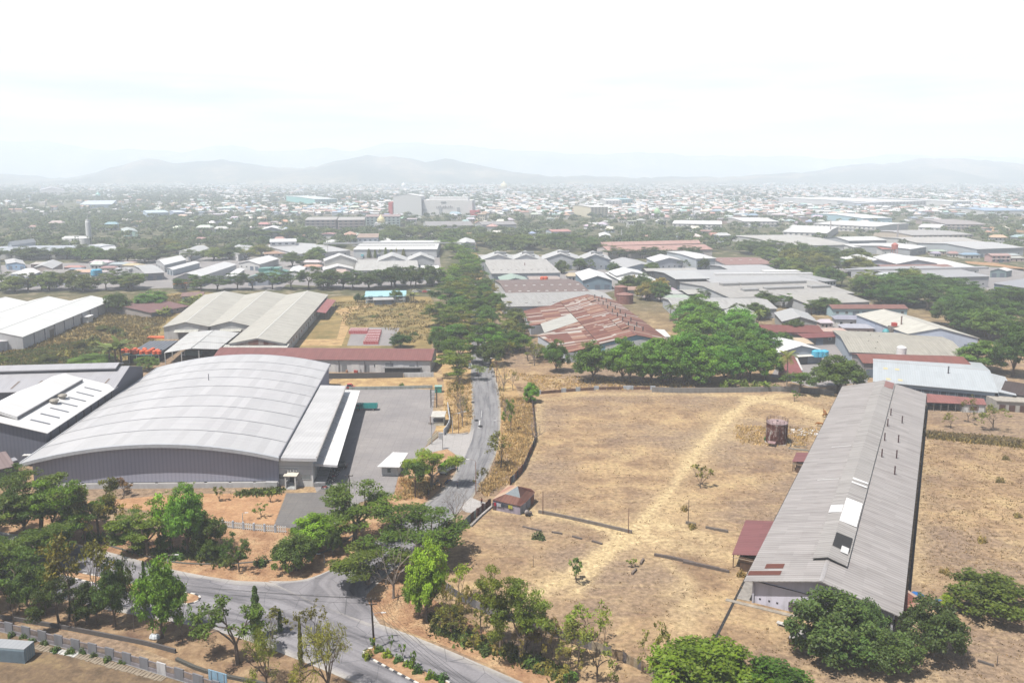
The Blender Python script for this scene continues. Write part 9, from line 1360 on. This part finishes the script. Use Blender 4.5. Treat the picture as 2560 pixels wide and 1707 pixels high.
def woods(name,n,v0,v1,q,size,col,seed,pw=1.0):
 rs=np.random.RandomState(seed);T=np.array(scatter(rs,n,v0,v1,wood_d,5,pw));m=len(T);rad=rs.uniform(3.6,7.5,m);hh=rs.uniform(6,11,m);a=rs.normal(size=(m,q,3));a/=np.linalg.norm(a,axis=2,keepdims=True);a[:,:,2]=np.abs(a[:,:,2])*rs.choice([1,1,-.4],size=(m,q));rr=rs.rand(m,q,1)**.4;c=a*rr*np.stack([rad,rad,rad*.55],1)[:,None,:];c[:,:,0]+=T[:,0:1];c[:,:,1]+=T[:,1:2];c[:,:,2]+=(hh-rad*.5)[:,None];c[:,:,2]=np.maximum(c[:,:,2],.6)
 nr=a+np.array([0,0,.7])+rs.normal(size=a.shape)*.35;sz=size*rs.uniform(.7,1.3,(m,q));tone=rs.rand(m,1)*.75+rs.rand(m,q)*.25
 v,nf,uv=leaf_quads(rs,c.reshape(-1,3),nr.reshape(-1,3),sz.ravel(),.7);uv=uv.reshape(-1,4,2);uv[:,:,0]=tone.reshape(-1,1);uv[:,:,1]=np.repeat(rs.rand(m),q)[:,None]
 o=link(name,np_mesh(name,v,nf,uv.reshape(-1,2),[MAT['leaf']]),None,None,col);o['kind']='stuff';return T
woods('far_woods',3900,66,205,64,1.35,(.052,.075,.018),5,.9);woods('distant_woods',6500,9,80,20,2.4,(.050,.070,.022),6,.8)
def spire(name,label,crop,base,top,rad,col,cat,prof=None):
 p=P(crop,*base);h=math.hypot(p.x,p.y)*(base[1]-top)/CROP[crop][2]/FPX;r=thing(name,label,cat,p);m=MB();m.lathe(p,prof(h)if prof else[(rad,0),(rad*.8,h*.5),(rad*.95,h*.52),(rad*.6,h*.8),(rad*.1,h)],10);m.build('shaft',MAT['wall'],r,col);return r,p,h
r,p,h=spire('minaret','cream and pink ringed minaret beside a green-domed mosque','C',(1262,740),605,3.4,(.72,.62,.58),'minaret',lambda h:[(4,0),(3.6,h*.35),(4.6,h*.36),(4.6,h*.40),(2.8,h*.42),(2.5,h*.72),(3.6,h*.73),(3.6,h*.77),(1.8,h*.8),(1.6,h*.88),(2.2,h*.9),(.1,h)])
spire('minaret','slim white minaret left of the ringed one','C',(1208,690),600,1.6,(.72,.72,.74),'minaret');spire('minaret','tiny white minaret in the left woods','A',(872,530),500,2.4,(.78,.78,.78),'minaret');spire('minaret','white twin-like minaret far in the centre town','C',(755,465),428,3.5,(.76,.76,.76),'minaret');spire('minaret','white minaret far in the right of the centre town','C',(1600,480),432,3.5,(.76,.76,.76),'minaret')
def dome(label,crop,base,w,h,col,wall):
 p=P(crop,*base);r=thing('mosque',label,'mosque',p);m=MB();m.box(p,w*2.6,w*2.6,h);m.build('wall',MAT['wall'],r,wall);m=MB();m.lathe(p+V((0,0,h)),[(w*.8,0),(w*.95,w*.4),(w*.8,w*.9),(w*.35,w*1.35),(w*.05,w*1.8)],16);m.build('dome',MAT['paint'],r,col)
dome('mosque with a pointed bright green dome','C',(1352,722),7,6,(.30,.46,.26),(.66,.68,.7));dome('mosque with a golden yellow dome by the apartment blocks','B',(1120,818),6.5,9,(.60,.54,.30),(.68,.68,.7));dome('mosque with a small teal dome in the left woods','A',(825,556),8,5,(.25,.56,.50),(.6,.62,.64));dome('mosque with a yellow dome far in the town','B',(2150,492),16,10,(.66,.6,.4),(.7,.68,.6));dome('mosque with a white dome beyond the shopping block','B',(1308,480),12,10,(.72,.74,.76),(.7,.7,.7))
def mast(label,crop,base,top,col):
 p=P(crop,*base);h=math.hypot(p.x,p.y)*(base[1]-top)/CROP[crop][2]/FPX;r=thing('lattice_mast',label,'mast',p);k=max(1.2,h*.035);m=MB()
 for a in range(3):m.tube([p+V((math.cos(a*2.094)*k,math.sin(a*2.094)*k,0)),p+V((math.cos(a*2.094)*k*.25,math.sin(a*2.094)*k*.25,h))],.28,4)
 m.build('legs',MAT['metal'],r,col);m=MB()
 for j in range(12):
  t=j/12;s_=k*(1-.75*t);q=[p+V((math.cos(a*2.094)*s_,math.sin(a*2.094)*s_,h*t))for a in range(3)];t2=(j+1)/12;s2=k*(1-.75*t2);q2=[p+V((math.cos(a*2.094)*s2,math.sin(a*2.094)*s2,h*t2))for a in range(3)]
  for a in range(3):m.tube([q[a],q2[(a+1)%3]],.16,3)
 m.build('braces',MAT['metal'],r,col)
mast('red and white lattice mast left of the shopping block','B',(908,600),505,(.55,.3,.3));mast('grey lattice mast just left of the shopping block','B',(950,600),500,(.55,.55,.57));mast('lattice mast above the court of rowhouses','C',(1655,760),545,(.55,.56,.58));mast('lattice mast standing before the salmon-pink roofs','C',(1052,920),822,(.66,.66,.68));mast('lattice mast beside the white rowhouse terrace','D',(722,880),745,(.6,.55,.55));mast('lattice mast in the far right town','D',(1868,520),435,(.58,.58,.6));mast('tall mast in the tree belt on the right background','D',(1285,930),790,(.5,.45,.45));mast('lattice mast amid the left woods','A',(1025,640),578,(.62,.62,.64))
p=P('D',1265,1110);r=thing('water_tower','small red water tower in front of the broad pale halls','water tower',p)
for dx,dy in((-2,0),(2,0),(-2,4),(2,4)):m=MB();m.tube([p+V((dx,dy,0)),p+V((dx*.7,dy,13))],.3,5);m.build('leg',MAT['metal'],r,(.45,.2,.18))
m=MB();m.lathe(p+V((0,2,13)),[(2.6,0),(2.8,4),(.2,5.5)],12);m.build('tank',MAT['paint'],r,(.50,.17,.14))
sheet('bare_strip',PL('D',[(1500,765),(1900,775),(2352,830),(2352,845),(2100,835),(1800,805),(1500,785)]),MAT['verge'],.02);sheet('bare_strip.001',PL('D',[(1850,1085),(2100,1100),(2400,1150),(2400,1180),(2150,1130),(1880,1105)]),MAT['verge'],.02);sheet('bare_strip.002',PL('B',[(150,870),(500,845),(900,835),(920,850),(500,868),(180,900)]),MAT['lawn'],.02);sheet('bare_strip.003',PL('C',[(1440,515),(1800,515),(1800,505),(1440,506)]),MAT['lawn'],.02)
# hills
d=Nd('dry_hillside',.95,.1);p_=d.pos();n1=d.noise(p_,.0022,8,.65);n2=d.noise(p_,.012,5,.7);d.out(d.mix(d.rng(n2,.4,.62,0,.7),d.ramp(n1,[(.38,(.055,.07,.04)),(.5,(.12,.12,.07)),(.6,(.30,.24,.15))]),(.05,.065,.035)));MAT['hill']=d.m
def hills(name,D,prof,depth,seed,base=0.0):
 rs=np.random.RandomState(seed);K=1.0884;xs=np.array([p[0]*K for p in prof]);ys=np.array([p[1]*K for p in prof]);px_=np.linspace(xs[0],xs[-1],170);py=np.interp(px_,xs,ys)
 ph=rs.uniform(0,6.28,12);py=py+sum(1.6/(k+1)**.8*np.sin(px_*.018*(k+1)*1.7+ph[k])for k in range(8))
 X=(px_-CX)/FPX*D/_cp;b=-(py-CY)/FPX;Zr=np.maximum(CAM_H+D*(-_sp+b*_cp)/(_cp+b*_sp),2.0);nr=26;G=np.zeros((len(X),nr,3))
 for j in range(nr):
  t=j/(nr-1)*2-1;f=(1-abs(t))**.9;gu=sum(np.sin(X*.0035*(k+1)+ph[k]*2+t*(2+k))/(k+1)for k in range(6))*.12*(1-f)*f*3;G[:,j,0]=X*(1+t*depth/D*.5);G[:,j,1]=D+t*depth+90*np.sin(X*.003+t*5);G[:,j,2]=np.where(j in(0,nr-1),0.0,Zr*np.clip(f+gu,.0,1.0))
 G[:,0,2]=.02;G[:,-1,2]=.02
 idx=np.arange(len(X)*nr).reshape(len(X),nr);F=np.stack([idx[:-1,:-1],idx[1:,:-1],idx[1:,1:],idx[:-1,1:]],-1).reshape(-1,4);me=bpy.data.meshes.new(name);me.from_pydata(G.reshape(-1,3).tolist(),[],F.tolist());me.materials.append(MAT['hill']);me.polygons.foreach_set('use_smooth',[True]*len(F));me.update();link(name,me)['kind']='structure'
hills('hills',6000,[(-80,398),(60,402),(150,408),(200,408),(260,393),(330,372),(375,362),(430,374),(480,369),(520,363),(580,377),(650,385),(730,381),(800,366),(850,355),(920,357),(985,371),(1030,362),(1080,371),(1150,391),(1220,400),(1300,405),(1500,407),(1700,404),(1880,390),(1950,377),(2050,371),(2100,361),(2200,362),(2260,372),(2320,381),(2420,384)],900,3)
hills('mountains',9600,[(-120,322),(0,320),(60,319),(130,322),(200,333),(290,345),(340,341),(440,345),(500,336),(560,332),(620,344),(700,346),(760,335),(820,345),(900,327),(960,324),(1100,336),(1300,352),(1500,349),(1600,358),(1780,355),(1900,366),(2050,352),(2200,358),(2460,366)],900,9)
# haze
hb=MB();hb.prism([(-9900,-500),(9900,-500),(9900,14200),(-9900,14200)],-1.0,470.0)
hm=bpy.data.materials.new('hazy_air');hm.use_nodes=True;ht=hm.node_tree
for n_ in list(ht.nodes):
 if n_.type!='OUTPUT_MATERIAL':ht.nodes.remove(n_)
pv=ht.nodes.new('ShaderNodeVolumePrincipled');pv.inputs['Color'].default_value=(.80,.885,.99,1);pv.inputs['Density'].default_value=0.00025;pv.inputs['Anisotropy'].default_value=0.0
ht.links.new(pv.outputs[0],[n_ for n_ in ht.nodes if n_.type=='OUTPUT_MATERIAL'][0].inputs['Volume'])
ho=hb.build('haze',hm);ho['kind']='stuff'
for o in bpy.data.objects:
 if o.parent is None and 'category' in o and 'kind' not in o:o['kind']='thing'
